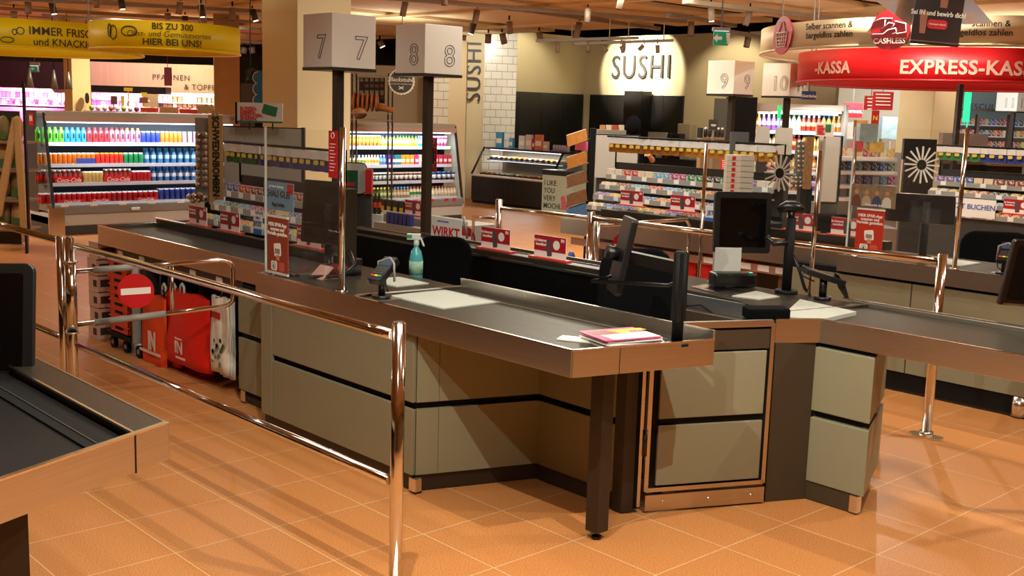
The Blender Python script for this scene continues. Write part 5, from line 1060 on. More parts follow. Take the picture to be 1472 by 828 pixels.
# white rear cabinets
def cabinet(label,x0,y0,x1,y1,dep,m_=FOG,frame=True,th=.04):
    t=thing('rear_cabinet',label,'cabinet',tuple(far((x0+x1)/2,(y0+y1)/2,dep)),None)
    b=B(); c,w_,h_=fbox(b,x0,y0,x1,y1,dep,th); b.build('panel',m_,t)
    if frame:
        b=B(); fbox(b,x1-1,y0,x1+3,y1,dep,.06); b.build('side_frame',BLACKM,t); b=B(); fbox(b,x0,y0-1.5,x1+3,y0,dep,.05); b.build('top_frame',BLACKM,t)
    b=B(); ground(b,x0+2,y1,x1-2,dep+.02,th); b.build('cabinet_base',DARKGREY,t); return t
CABW=mat('cabinet_white','#c9c0b4',.35)
cabinet('pale grey cabinet back left of the broad column',322,184,434,285,8.9,mat('cabinet_grey','#a39d94',.3))
cabinet('white cabinet back between snack stand and sweets rack',856,195,917,256,11.2,CABW)
cabinet('white rounded cabinet right of lane box ten',1175,196,1206,290,11.5,mat('cabinet_pale','#bdb6ac',.35))
cabinet('frosted roll top cabinet at the right sweets rack',1354,192,1419,236,12.3,mat('cabinet_frost','#a79d94',.4),False,.12)
cabinet('small black screen cabinet left of the frosted cabinet',1299,200,1346,230,12.1,mat('gloss_black'),False,.06)
cabinet('grey box panel under lane box nine',1050,190,1076,222,9.6,mat('panel_slate','#5a5a5c',.4),False)
cabinet('white cover panel right of lane box nine pole',1087,182,1106,222,10.6,CABW,False)
cabinet('white cover panel right of lane box ten pole',1115,184,1139,222,10.6,CABW,False)
# white product boxes stack
for k in range(7):
    b=B(); c,w_,h_=fbox(b,1046-k*.5,223+k*8,1066-k*.5,230.6+k*8,8.6,.12,0); fbox(b,1066-k*.5,223.5+k*8,1085-k*.5,230.6+k*8,8.6,.12,1); fbox(b,1053-k*.5,225+k*8,1058-k*.5,229.5+k*8,8.595,.01,2)
    tag(b.build('sweet_box',[mat('box_cream','#d5c9bc',.5),mat('box_clear','#c2bdb2',.3),RED]),'white sweet box with red seal in the tower left of lane box ten','box','boxed sweets tower')
t=thing('box_stand','slim stand under the tower of white sweet boxes','stand',tuple(far(1063,290,8.6))); b=B(); c=far(1063,280,8.6); z_=c.z-.002; b.ob(Vector((c.x,c.y,(z_+.93)/2))+FV*.06,RV*.10,FV*.06,UP*(z_-.93)/2); b.build('stand_body',DARKGREY,t)
# ================================================================ right drinks fridge, sushi kitchen, person
t=thing('drinks_fridge','dark framed drinks fridge behind lane boxes nine and ten','fridge',tuple(Vector((far(1130,300,14.4).x,far(1130,300,14.4).y,0))),'open drinks fridges'); D0=14.4
b=B(); fbox(b,1062,160,1212,300,D0+.7,.05); ground(b,1062,296,1212,D0+.7,.05); b.build('back_wall',mat('fridge_dark','#2c2f36',.5),t)
b=B(); fbox(b,1085,150,1214,158,D0+.1,.6); b.build('top_canopy',LGREY,t); b=B(); fbox(b,1088,158,1210,162,D0+.08,.04); b.build('header',mat('header_pink'),t); b=B(); fbox(b,1090,162.5,1205,164.5,D0+.12,.04); b.build('light_strip',LEDM,t)
b=B(); fbox(b,1211,152,1215,300,D0,.75); ground(b,1211,299,1215,D0,.75); b.build('end_frame',GREY,t); b=B(); fbox(b,1056,140,1087,210,D0+.05,.7); ground(b,1056,208,1087,D0+.75,.05); b.build('dark_side',BLACKM,t)
for y in (188,216,246,274):
    b=B(); fbox(b,1064,y,1211,y+2,D0+.15,.55); s_=b.build('shelf',FRW,t); b=B(); fbox(b,1064,y,1211,y+5,D0+.14,.02); b.build('price_strip',STRIP,s_)
b=B(); ground(b,1064,290,1211,D0+.05,.6); b.build('bumper',GREY,t)
c=far(1150,165,D0+.1); light('AREA',tuple(c-FV*.15),9,(.95,.97,1),tuple(far(1150,230,D0+.4)),1.1,sy=.1)
BS=[product('bottle','drink',c1,c2,c3,h=.2) for c1,c2,c3 in (('#c9762a','#d8d040','#e8d8b0'),('#7a4a9a','#e0e0d0','#c8a8d8'),('#c8c8a0','#4a9a50','#f0f0e0'),('#a83020','#d8d8d8','#e8c080'),('#d8b040','#30508a','#f0e0b0'))]
for r,y in enumerate((188,216,246,274)):
    for k in range(20):
        p=lev(far(1068+7.2*k,y,D0+.2),top_z(1064,y,1211,y+2,D0+.15)); o=bpy.data.objects.new('drink_bottle',BS[(k//4+r)%5 if k<18 else 0]); COL.objects.link(o); o.location=(p.x,p.y,p.z+.003)
        tag(o,'juice bottle on shelf %s of the dark fridge behind the lane boxes'%('one','two','three','four')[r],'bottle','bottles on shelf %d of the dark fridge'%(r+1))
# sushi kitchen worktop and equipment
p0,p1=onx(870,222,XW-.9),onx(1000,222,XW-.9)
t=thing('kitchen_counter','long black kitchen counter below the SUSHI lettering','counter',(XW-.7,(p0.y+p1.y)/2,0)); B().box((XW-.95,p1.y,0),(XW-.35,p0.y,p0.z-.04)).build('cabinet',dk,t); B().box((XW-.98,p1.y-.02,p0.z-.04),(XW-.33,p0.y+.02,p0.z)).build('worktop',BLACK,t)
zk=p0.z
def onk(name,label,cat,x0,x1,y0,m_,th=.2,bev=.01,grp=None):
    a_,b_=onx(x0,218,XW-.8),onx(x1,218,XW-.8); h_=onx((x0+x1)/2,y0,XW-.8).z-zk; o=B().box((XW-.8,b_.y,zk),(XW-.8+th,a_.y,zk+h_)).build(name,m_,None,bev); return tag(o,label,cat,grp)
onk('splash_panel','pale grey panel standing behind the sushi worker','panel',930,957,190,LGREY,.05)
onk('dispenser','black twin dispenser on the kitchen counter, left one','dispenser',958,966,192,BLACK); onk('dispenser','black twin dispenser on the kitchen counter, right one','dispenser',967,975,192,BLACK)
onk('red_tin','red tin on the kitchen counter','tin',951,960,203,RED); onk('pale_box','pale green box on the kitchen counter','box',977,992,203,mat('box_sage','#aeb39a',.5))
q0,q1=onx(977,200,XW-.1),onx(997,178,XW-.1); o=B().box((XW-.2,q1.y,q0.z),(XW-.0,q0.y,q1.z)).build('towel_dispenser',mat('towel_cream','#b9a98a',.5),None,.02); tag(o,'cream towel dispenser on the wall right of the black panels','dispenser')
# low glass guard with sushi ingredients left of the worker
cabinet('steel sushi prep table behind the white panel',860,187,900,200,13.0,mat('prep_steel','#a8a49a',.3,.6),False,.3)
for k in range(4):
    p=far(866+9*k,186,13.1); tag(B().ob(p+UP*.02,RV*.03,FV*.04,UP*.03).build('food_tub',[TR[0].materials[0] if 0 else mat('tub%d'%k,('#c88a4a','#d8c8b0','#b04a3a','#cfc3a8')[k],.5)]),'small food tub on the sushi prep table, number %s from the left'%('one','two','three','four')[k],'tub')
# sushi worker
def skin_figure(verts, edges, root=0):
    me=bpy.data.meshes.new('body'); me.from_pydata([v[:3] for v in verts],edges,[]); o=bpy.data.objects.new('body',me); COL.objects.link(o)
    sk=o.modifiers.new('skin','SKIN'); 
    for i,v in enumerate(verts): d=me.skin_vertices[0].data[i]; d.radius=(v[3],v[4] if len(v)>4 else v[3]); d.use_root=(i==root)
    sb_=o.modifiers.new('sub','SUBSURF'); sb_.levels=2; sb_.render_levels=2; me.polygons.foreach_set('use_smooth',[True]*len(me.polygons)); return o
pw=far(911,230,15.0); px_,py_=pw.x,pw.y
t=thing('person','person in black clothes and cap seen from behind at the sushi counter, forearm bare','person',(px_,py_,0))
def W(r,f,z): q=Vector((px_,py_,0))+RV*r+FV*f; return (q.x,q.y,z)
vs=[(*W(0,0,.95),.16,.13),(*W(0,0,1.15),.15,.12),(*W(0,.0,1.36),.19,.12),(*W(0,0,1.46),.075),(*W(-.02,-.02,1.55),.06),
    (*W(.20,0,1.40),.07),(*W(.25,-.04,1.18),.052),(*W(-.20,0,1.40),.07),(*W(-.25,-.06,1.18),.052),
    (*W(.10,0,.86),.10),(*W(.11,.01,.48),.072),(*W(.11,.03,.09),.05),(*W(.11,-.12,.04),.045),(*W(-.10,0,.86),.10),(*W(-.11,.0,.48),.072),(*W(-.11,.03,.09),.05),(*W(-.11,-.12,.04),.045)]
ed=[(0,1),(1,2),(2,3),(3,4),(2,5),(5,6),(2,7),(7,8),(0,9),(9,10),(10,11),(11,12),(0,13),(13,14),(14,15),(15,16)]
o=skin_figure(vs,ed); o.name='clothed_body'; o.data.materials.append(FABRIC); o.parent=t; o.location=-Vector(t['_wl'])
SKIN=mat('skin','#c48a68',.55)
fa=[(*W(.25,-.04,1.18),.043),(*W(.22,-.14,1.22),.036),(*W(.17,-.22,1.26),.026),(*W(.15,-.27,1.275),.030)]; fe=[(0,1),(1,2),(2,3)]
for k in range(4): i=len(fa); fa+=[(*W(.165-.018*k,-.31,1.285),.0095),(*W(.163-.018*k,-.345+.004*abs(k-1),1.275),.0085),(*W(.16-.018*k,-.355,1.25),.007)]; fe+=[(3,i),(i,i+1),(i+1,i+2)]
i=len(fa); fa+=[(*W(.185,-.26,1.275),.011),(*W(.198,-.29,1.27),.009)]; fe+=[(2,i),(i,i+1)]
o=skin_figure(fa,fe); o.name='forearm'; o.data.materials.append(SKIN); o.parent=t; o.location=-Vector(t['_wl'])
fl=[(*W(-.25,-.06,1.18),.043),(*W(-.18,-.24,1.12),.036),(*W(-.13,-.32,1.10),.026),(*W(-.11,-.37,1.09),.030)]; fe2=[(0,1),(1,2),(2,3)]
for k in range(4): i=len(fl); fl+=[(*W(-.13+.018*k,-.41,1.085),.0095),(*W(-.13+.018*k,-.44,1.065),.0085),(*W(-.13+.018*k,-.445,1.045),.007)]; fe2+=[(3,i),(i,i+1),(i+1,i+2)]
i=len(fl); fl+=[(*W(-.145,-.35,1.085),.011),(*W(-.155,-.385,1.07),.009)]; fe2+=[(2,i),(i,i+1)]
o=skin_figure(fl,fe2); o.name='forearm'; o.data.materials.append(SKIN); o.parent=t; o.location=-Vector(t['_wl'])
hd=B(); hc_=Vector(W(-.03,-.04,1.645)); hd.ball(hc_,.105,16,0,(.78,.88,1.12)); hd.ball(hc_+FV*.085-UP*.02-RV*.02,.02,8,0,(.8,1.2,1)); hd.ball(hc_+RV*.083-UP*.01,.025,8,0,(.5,.7,1.2)); hd.ball(hc_-RV*.083-UP*.01,.025,8,0,(.5,.7,1.2)); ho=hd.build('head',SKIN,t)
fb_=B(); fb_.ball(hc_+FV*.083+RV*.02+UP*.012,.010,8); fb_.ball(hc_+FV*.083-RV*.045+UP*.012,.010,8); fb_.ob(hc_+FV*.083-RV*.012-UP*.055,RV*.022,FV*.004,UP*.004); fb_.build('eyes_and_mouth',BLACKM,ho)
cp=B(); cp.ball(hc_+UP*.004-FV*.024,.112,16,0,(.88,.92,1.14)); cp.ob(hc_+UP*.045+FV*.12,RV*.06,FV*.05,UP*.006); cp.build('cap',FABRIC,t)
# ================================================================ bakery
t=thing('bakery_rack','dark metal bakery shelf full of brown loaves above the middle fridge','shelf',tuple(Vector((far(530,160,16.0).x,far(530,160,16.0).y,0))))
b=B()
for x in (505,511,557,563): fbox(b,x,106,x+2,180,16.2,.05); ground(b,x,178,x+2,16.2,.05)
b.build('uprights',BROWNM,t); b=B(); fbox(b,505,162,560,163.5,15.9,.5); fbox(b,505,172,560,173,15.9,.5); fbox(b,505,108,560,110,16.2,.05); b.build('shelf_board',GREY,t)
b=B(); fbox(b,516,112,553,148,16.35,.03); b.build('menu_board',mat('menu_dark','#2b211b',.6),t); 
for k in range(5):
    for j in range(4):
        if j==1 and k==0: continue
        b=B(); fbox(b,517+7.4*k,112+9*j,522+7.4*k,(118 if j!=2 else 121)+8.5*j-1,16.33,.02); b.build('menu_card',mat('menu_card%d'%(j%2),('#8a8272','#6a4a3a')[j%2],.6),t)
LOAF=mat('bread_crust','#a8642a',.6,var=.35,scale=30)
lm=B().ball((0,0,.095),.11,12,0,(.26,1.5,.85)).mesh('bread_loaf',[LOAF])
for k in range(6):
    p=lev(far(509+6.5*k,162,16.15),top_z(505,162,560,163.5,15.9)); o=bpy.data.objects.new('bread_loaf',lm); COL.objects.link(o); o.location=(p.x,p.y,p.z+.005); o.rotation_euler=(0,0,-.75); o.scale=(1,.9,1.5); tag(o,'brown loaf leaning in the row on the bakery shelf','bread','loaves on the bakery shelf')
p=lev(far(550,162,16.1),top_z(505,162,560,163.5,15.9)+.0); o=bpy.data.objects.new('baguette_pile',B().tube([p+RV*(-.10)+UP*.08,p+RV*.16+UP*.05],[.06,.03],10).build('tmp',LOAF).data); COL.objects.link(o); bpy.data.objects.remove(bpy.data.objects['tmp']); o.name='baguette'; tag(o,'long brown baguette at the right end of the bakery shelf','bread')
p=lev(far(517,173,16.1),top_z(505,172,560,173,15.9)+.02); o=B().ball(p+UP*.07,.11,12,0,(1,1,.8)).build('round_loaf',mat('bread_pale','#c98a52',.6,var=.3,scale=20)); tag(o,'round pale loaf on the lower bakery shelf','bread')
t=thing('bakery_disc','round dark hanging sign with scalloped pale rim over the middle fridge','sign',tuple(far(577,117,14.5))); c=far(577,117,14.5); k_=vd(c)/FPX
b=B(); b.plate(c,RV,UP,[((18.2 if i%2 else 19.4)*k_*math.cos(i*math.pi/24),(18.2 if i%2 else 19.4)*k_*math.sin(i*math.pi/24)) for i in range(48)],.03); b.build('rim',mat('disc_cream','#d8d2c4',.5),t); b=B(); b.plate(c-FV*.004,RV,UP,arc(0,0,16.6*k_,0,360,40)[:-1],.01); b.build('disc',mat('disc_dark','#3d3d38',.5),t)
text('Backstube',.075,mat('disc_cream'),t,c-FV*.01+UP*.02,RV,UP,shear=.3,bold=.001); text('BACKEN MIT LEIDENSCHAFT',.022,mat('disc_cream'),t,c-FV*.01-UP*.035,RV,UP)
b=B(); b.bar(c-FV*.012-UP*.10-RV*.03,c-FV*.012-UP*.065+RV*.03,.012,.004,up=FV); b.bar(c-FV*.012-UP*.10+RV*.03,c-FV*.012-UP*.065-RV*.03,.012,.004,up=FV); b.build('crossed_spoons',mat('disc_cream'),t); B().cyl(c+UP*18*k_,Vector((c.x,c.y,3.24)),.006,6).build('wire',GREY,t)
# ================================================================ hanging banners (rings of fabric)
def ring(label,cx,cy,r,z0,z1,m_,name='ring_banner',a0=0,a1=360,rim=None,t_=.012):
    t=thing(name,label,'hanging banner',(cx,cy,z0)); n=72; b=B(); full=(a1-a0>=360)
    pts=arc(cx,cy,r,a0,a1,n); pi_=arc(cx,cy,r-t_,a0,a1,n); m=n if full else n+1
    if full: pts=pts[:-1]; pi_=pi_[:-1]
    vs=[(x,y,z0) for x,y in pts]+[(x,y,z1) for x,y in pts]+[(x,y,z0) for x,y in pi_]+[(x,y,z1) for x,y in pi_]
    fs=[]
    for i in range(n if full else n):
        j=(i+1)%m
        fs+=[(i,j,m+j,m+i),(2*m+j,2*m+i,3*m+i,3*m+j),(j,i,2*m+i,2*m+j),(m+i,m+j,3*m+j,3*m+i)]
    b.add(vs,fs,0,True); o=b.build('fabric_band',m_,t)
    if rim:
        b=B(); b.tube([(x,y,z0) for x,y in pts],.014,8,closed=full); b.build('lower_rim',rim,t)
    for k in range(3):
        a=math.radians(30+120*k); B().cyl((cx+r*math.cos(a),cy+r*math.sin(a),z1),(cx+r*math.cos(a),cy+r*math.sin(a),3.24),.006,6).build('wire',GREY,t)
    return t
def bend_text(s,size,m_,parent,cx,cy,r,ang,z,up=UP,**k):   # lettering laid on the outside of a ring, ang in degrees
    o=text(s,size,m_,parent,(0,0,0),(1,0,0),(0,1,0),**k); a0=math.radians(ang)
    for v in o.data.vertices:
        a=a0+v.co.x/r; rr_=r+.006+v.co.z; zz=v.co.y; v.co=(cx+rr_*math.cos(a),cy+rr_*math.sin(a),z+zz)
    return o
YEL=mat('banner_yellow','#e6d200',.5); YELR=mat('banner_rim','#e8c61a',.4); INK=mat('ink_dark','#3a3320',.6)
def ringpos(px,ymid,dep,r): q=far(px,ymid,dep+r); return q.x,q.y
def facing(cx,cy): v=EYEP-Vector((cx,cy,EYE)); return math.degrees(math.atan2(v.y,v.x))
for (pxc,dep,r,yt,yb_,lines,lb) in ((8,13.4,1.75,24,65,(('IMMER FRISCH',13.5,41,.0),('und KNACKIG.',12,57,.0)),'large yellow ring banner at the left edge reading IMMER FRISCH'),(238,12.6,.86,30,70,(('BIS ZU 300',10,38,.0),('Obst- und Gemüsesorten',9.5,49,.2),('HIER BEI UNS!',11,61,.0)),'yellow ring banner reading BIS ZU 300 overlapping the large one')):
    cx,cy=ringpos(pxc,48,dep,r); f0=far(pxc,yt,dep); f1=far(pxc,yb_,dep); k_=vd(f0)/FPX
    t=ring(lb,cx,cy,r,f1.z,f0.z,YEL,rim=YELR); a=facing(cx,cy)
    off=(85 if r>1 else 10)*k_/r
    for s,sz,yy,sh in lines:
        z=far(pxc,yy,dep).z; bend_text(s,sz*k_*1.25,INK,t,cx,cy,r,a+math.degrees(off if s[0]!='O' else off*.6),z,bold=.0012 if sh==0 else -.001,shear=sh,name='lettering')
    if True:  # sketched fruit
        for (dx,dy,rx,ry) in (((-78,0,6,10),(-52,2,12,7),(-85,3,3,9)) if r<1 else ((20,6,5,5),(12,4,3,4),(2,-8,9,4))):
            aa=math.radians(a)+dx*k_/r; z=far(pxc,48-dy,dep).z
            pts=[]
            for i in range(20):
                th=i*math.pi/10; pts.append((cx+(r+.008)*math.cos(aa+rx*k_/r*math.cos(th)),cy+(r+.008)*math.sin(aa+rx*k_/r*math.cos(th)),z+ry*k_*math.sin(th)))
            b=B(); b.tube(pts,.006,5,closed=True); b.build('fruit_drawing',INK,t)
CRM=mat('banner_cream','#e2c8a0',.5); REDF=mat('banner_red','#cf141c',.45); PINKT=mat('banner_pink','#d8a898',.5)
# cream self-scan ring and red express ring
dep=9.6; r=2.1; pxc=1394; cx,cy=ringpos(pxc,60,dep,r); zt_=far(1300,22,dep+.35).z; zb_=far(1300,64,dep+.35).z
t=ring('cream ring banner about scanning and cashless paying',cx,cy,r,zb_,zt_,CRM,rim=mat('rim_cream','#d8c4a0',.4)); a=facing(cx,cy); rc=(cx,cy,r,a,t)
def ring_angle(cx,cy,r,px,py):   # angle where the view ray meets the ring's near side
    d=ray(px,py); dx,dy=d.x,d.y; A=dx*dx+dy*dy; Bq=-2*(dx*cx+dy*cy); Cq=cx*cx+cy*cy-r*r; q=(-Bq-math.sqrt(max(0,Bq*Bq-4*A*Cq)))/(2*A)
    p=EYEP+d*q; return math.degrees(math.atan2(p.y-cy,p.x-cx)), p.z, vd(p)/FPX
for (s,px,py,sz) in (('Selber scannen &',1190,37,11.5),('bargeldlos zahlen',1190,50,11.5),('scannen &',1425,34,11.5),('bargeldlos zahlen',1409,47,11.5)):
    an,z,k_=ring_angle(cx,cy,r,px,py); bend_text(s,sz*k_*1.1,TXTB,t,cx,cy,r,an,z,bold=.0008)
def ring_disc(px,py,rad,parent,cx,cy,r,col,name):
    an,z,k_=ring_angle(cx,cy,r,px,py); aa=math.radians(an); nrm=Vector((math.cos(aa),math.sin(aa),0)); tg=Vector((-math.sin(aa),math.cos(aa),0)); c=Vector((cx,cy,z))+nrm*(r+.02)
    o=B().plate(c,tg,UP,arc(0,0,rad*k_,0,360,40)[:-1],.015).build(name,col,parent); return c,tg,nrm,k_,o
c,tg,nrm,k_,o=ring_disc(1281,43,29,t,cx,cy,r,RED,'cashless_disc')
text('CASHLESS',8.5*k_*1.25,TXTW,t,c+nrm*.004-UP*16*k_,tg,UP,bold=.001)
b=B(); u=k_
def ln(b,pts,w_): b.tube([c+nrm*.006+tg*x*u+UP*y*u for x,y in pts],w_*u,6)
ln(b,[(-26,-6),(-10,-6),(-2,0),(8,2),(10,-4),(4,-6)],.9); ln(b,[(-24,12),(-14,16),(2,16)],.9); ln(b,[(-12,2),(-2,10),(6,8),(2,2)],.9); ln(b,[(6,12),(22,8),(24,-4),(10,-6)],.9); ln(b,[(-8,14),(-9,4)],.9); b.build('hand_and_card_drawing',TXTW,t)
c,tg,nrm,k_,o=ring_disc(1127,51,27,t,cx,cy,r,RED,'basket_disc'); u=k_; sx_=1.9
b=B()
ln(b,[(-16,4),(16,4),(12,-16),(-12,-16),(-16,4)],1.0); ln(b,[(-10,5),(-2,19)],1.0); ln(b,[(10,5),(2,19)],1.0)
for y in (-2,-7,-12): ln(b,[(-14+abs(y)*.2,y),(14-abs(y)*.2,y)],.7)
for x in (-7,0,7): ln(b,[(x,3),(x*.8,-15)],.7)
b.build('basket_drawing',TXTW,t)
dep=10.6; r=1.66; pxc=1374; cx,cy=ringpos(pxc,100,dep,r); zt_=far(1350,68,dep+.25).z; zb_=far(1350,116,dep+.25).z
t=ring('red ring banner reading EXPRESS-KASSA in pale letters',cx,cy,r,zb_,zt_,REDF,rim=mat('rim_red','#a01018',.4))
for (s,px,py,sz) in (('EXPRESS-KASSA',1398,98,24),('-KASSA',1194,98,20)):
    an,z,k_=ring_angle(cx,cy,r,px,py); bend_text(s,sz*k_*1.15,PINKT,t,cx,cy,r,an,z,bold=.005,sp=1.06)
# foil star and job poster
t=thing('foil_star','crumpled silver foil star hanging behind the job poster','balloon',tuple(far(1345,10,6.3))); c=far(1345,0,6.25); k_=vd(c)/FPX
FOIL=print_mat('silver_foil','#ccd8f0',24); FOIL.node_tree.nodes['Principled BSDF'].inputs['Metallic'].default_value=.35; FOIL.node_tree.nodes['Principled BSDF'].inputs['Roughness'].default_value=.2
b=B(); pts=[(-87,-3),(-33,-38),(-20,-10),(43,-33),(86,-30),(60,-5),(45,10),(50,60),(0,30),(-50,60),(-45,12)]
n=len(pts); vs=[c+RV*x*k_+UP*y*k_ for x,y in pts]; b.add(vs+[c-FV*.07,c+FV*.07],[(i,(i+1)%n,n) for i in range(n)]+[((i+1)%n,i,n+1) for i in range(n)],0,False); b.build('foil_skin',FOIL,t); B().cyl(c+UP*30*k_,Vector((c.x,c.y,3.24)),.004,6).build('string',GREY,t)
t=thing('job_poster','dark hanging poster reading Sei IN und bewirb dich','poster',tuple(far(1345,30,6.0))); c=far(1349,17,6.0); k_=vd(c)/FPX; xr=(RV*.995-UP*.06).normalized(); yu=(UP*.995+RV*.05).normalized()
B().ob(c,xr*35*k_,FV*.004,yu*47*k_).build('poster_sheet',mat('poster_brown','#2a1813',.35,var=.8,scale=7),t); nf=-FV
B().ob(c-yu*43*k_+nf*.006,xr*36*k_,FV*.004,yu*1.0*k_).build('poster_rail',EDGE,t); text('Sei IN und bewirb dich!',9.2*k_*1.05,TXTW,t,c-yu*3*k_+nf*.006,xr,yu,bold=.0006,sx=.86); b=B(); b.plate(c-yu*18*k_+nf*.008,xr,yu,rrect(29*k_,13*k_,5*k_),.003); b.build('red_button',RED,t); text('interspar.at/jobs',3.8*k_,TXTW,t,c-yu*18*k_+nf*.012,xr,yu)
b=B(); b.plate(c-yu*16*k_-xr*20*k_+nf*.006,xr,yu,[(-4*k_,-16*k_),(4*k_,-16*k_),(5*k_,14*k_),(-2*k_,18*k_),(-6*k_,8*k_)],.002); b.plate(c+yu*22*k_+xr*6*k_+nf*.006,xr,yu,[(-5*k_,-16*k_),(5*k_,-16*k_),(7*k_,20*k_),(-7*k_,20*k_)],.002); b.build('arm_print',mat('arm_print','#9a5f42',.5),t)
for s_ in (-1,1): B().cyl(c+xr*30*s_*k_+yu*46*k_,Vector((c.x+RV.x*30*s_*k_,c.y+RV.y*30*s_*k_,3.24)),.003,6).build('string',GREY,t)
# exit signs
GRN=mat('exit_green','#0f7a4c',.4,emit=.35)
def exit_sign(label,px,py,w_,h_,dep,tilt=0):
    c,a_,b__=FR(px-w_/2,py-h_/2,px+w_/2,py+h_/2,dep); t=thing('exit_sign',label,'exit sign',tuple(c),'green exit signs'); k_=vd(c)/FPX
    B().ob(c,RV*a_/2,FV*.02,UP*b__/2).build('sign_face',GRN,t); B().ob(c+UP*(b__/2+2.5*k_),RV*a_*.58,FV*.04,UP*2.5*k_).build('lamp_housing',mat('housing','#a89a90',.5),t); B().ob(c+UP*(b__/2+.2*k_)-FV*.035,RV*a_*.5,FV*.004,UP*.6*k_).build('light_edge',mat('exit_led','#cfe8ff',.4,emit=2),t)
    f=c-FV*.024; b=B(); s_=h_*k_
    b.plate(f-RV*a_*.20,RV,UP,[(-.34*s_,0),(-.05*s_,.3*s_),(-.05*s_,.12*s_),(.28*s_,.12*s_),(.28*s_,-.12*s_),(-.05*s_,-.12*s_),(-.05*s_,-.3*s_)],.004)
    b.build('arrow',TXTW,t); b=B(); e=f+RV*a_*.27
    b.plate(e+RV*.12*s_,RV,UP,[(-.05*s_,-.38*s_),(.22*s_,-.38*s_),(.22*s_,.38*s_),(-.05*s_,.38*s_)],.003); b.build('door_pictogram',TXTW,t); b=B(); e2=e-FV*.004
    b.plate(e2-RV*.02*s_+UP*.24*s_,RV,UP,arc(0,0,.08*s_,0,360,12)[:-1],.004); b.bar(e2-RV*.02*s_+UP*.15*s_,e2+RV*.05*s_-UP*.08*s_,.12*s_,.004,up=FV); b.bar(e2+RV*.05*s_-UP*.08*s_,e2-RV*.14*s_-UP*.3*s_,.07*s_,.004,up=FV); b.bar(e2+RV*.05*s_-UP*.08*s_,e2+RV*.14*s_-UP*.34*s_,.07*s_,.004,up=FV); b.bar(e2-RV*.0*s_+UP*.12*s_,e2-RV*.16*s_+UP*.02*s_,.06*s_,.004,up=FV); b.build('running_figure',mat('exit_green'),t)
    B().cyl(c+UP*(b__/2+4*k_),Vector((c.x,c.y,3.24)),.008,8).build('drop_rod',GREY,t); return t
exit_sign('green exit sign with white arrow hanging right of the SUSHI wall',1036,55,21,20,11.0); exit_sign('small green exit sign far away under the large yellow banner',50,99,12,9,24)
# ================================================================ ceiling lamps and tracks
DS=16.4; LB=mat('lamp_body','#8d7a68',.5); LBD=mat('lamp_dark','#3b332b',.5); LIT=mat('lamp_lit','#fff0d8',.4,emit=6,ecol='#ffeecf')
def lamp(px,y0,y1,lit=0,tiltx=0,z=3.15,dark=0,dep=None,grp='ceiling track spotlights'):
    p=onz(px,y0,z) if dep is None else far(px,y0,dep); k_=vd(p)/FPX; L_=(y1-y0)*k_; rr_=max(.03,4.6*k_) if dep is None else 3.2*k_
    t=thing('spotlight',('lit ' if lit else '')+('dark' if dark else 'beige')+' cylinder spotlight hanging from the ceiling tracks'+('' if dep is None else ' before the sushi wall'),'spotlight',tuple(p),(('lit ' if lit else '')+('dark ' if dark else '')+grp)+('' if dep is None else ' at the sushi wall'))
    d=(-UP+RV*tiltx).normalized(); B().cyl(p,p+d*L_,rr_,14).build('lamp_body',LBD if dark else LB,t); B().cyl(p+d*L_,p+d*(L_+.004),rr_*.8,14).build('lamp_lens',LIT if lit else BLACKM,t); B().cyl(p-d*.02,Vector((p.x,p.y,3.26 if dep is None else far(px,55.5,DS).z)),rr_*.25,8).build('lamp_joint',BLACKM,t)
for a in ((40,2,19),(74,3,20,1,.2,3.15,1),(20,16,25),(138,-6,10),(174,0,13,1,.15,3.15,1),(127,25,35),(241,19,27),(259,3,20,0,-.15),(289,7,24,1,.1,3.15,1),(266,23,29,0,0,3.15,1),(293,26,32),(334,11,29),(363,14,30,1,.3,3.15,1),(352,68,77,0,-.2,3.15),(362,68,77,0,.2,3.15),
    (583,2,23,0,-.2),(639,-8,7,0,0),(686,14,34,0,-.15),(681,34,49,1,-.3,3.15,1),(732,31,48,0,.1),(722,48,63,0,.25,3.15),(702,49,62,0,0,3.15),(546,59,68,1,.5,3.15),(845,12,32),(894,-6,13,0,-.2),(775,46,60,0,.2,3.15),(833,32,58,0,-.2,3.15),(994,31,51),(1022,7,30,1,.1),(1078,15,37,0,-.25),(1076,53,68,0,-.15,3.15)): lamp(*a)
DS=16.4
for a in ((802,59,75),(845,60,74,0,.1),(866,66,76,0,.8),(893,66,76,0,.4),(897,58,71),(925,65,74,0,-.9),(945,65,76,0,.1)): lamp(*a,**({'dep':DS} if len(a)<6 else {}))
def track(p,q,z,w_,lb,m_=mat('track_grey','#8a7c6c',.45)):
    a_,b_=onz(*p,z),onz(*q,z); o=B().bar(a_,b_,w_,.05).build('ceiling_track',m_); tag(o,lb,'track','ceiling light tracks')
for p,q,z,w_ in (((540,-4),(985,31),3.14,.10),((720,10),(947,41),3.14,.08),((985,2),(1240,32),3.14,.10),((960,20),(1056,37),3.12,.08),((1040,44),(1110,56),3.0,.08),((0,-2),(376,16),3.14,.07),((0,12),(376,32),3.14,.07),((60,22),(376,42),3.10,.05),((0,2),(70,-6),3.16,.05)): track(p,q,z,w_,'long grey light track under the ceiling boards')
for p,q in (((770,58.5),(918,54.5)),((826,63),(968,58))):
    a_,b_=far(*p,DS),far(*q,DS); o=B().bar(a_,b_,.05,.04).build('ceiling_track',mat('track_grey')); tag(o,'short light track hanging before the sushi wall','track','short sushi light tracks')
    for s_ in (.35,.9): c=a_+(b_-a_)*s_; tag(B().cyl(c,Vector((c.x,c.y,4.6)),.008,6).build('drop_rod',LGREY),'thin rod holding the short sushi track','rod','sushi track rods')
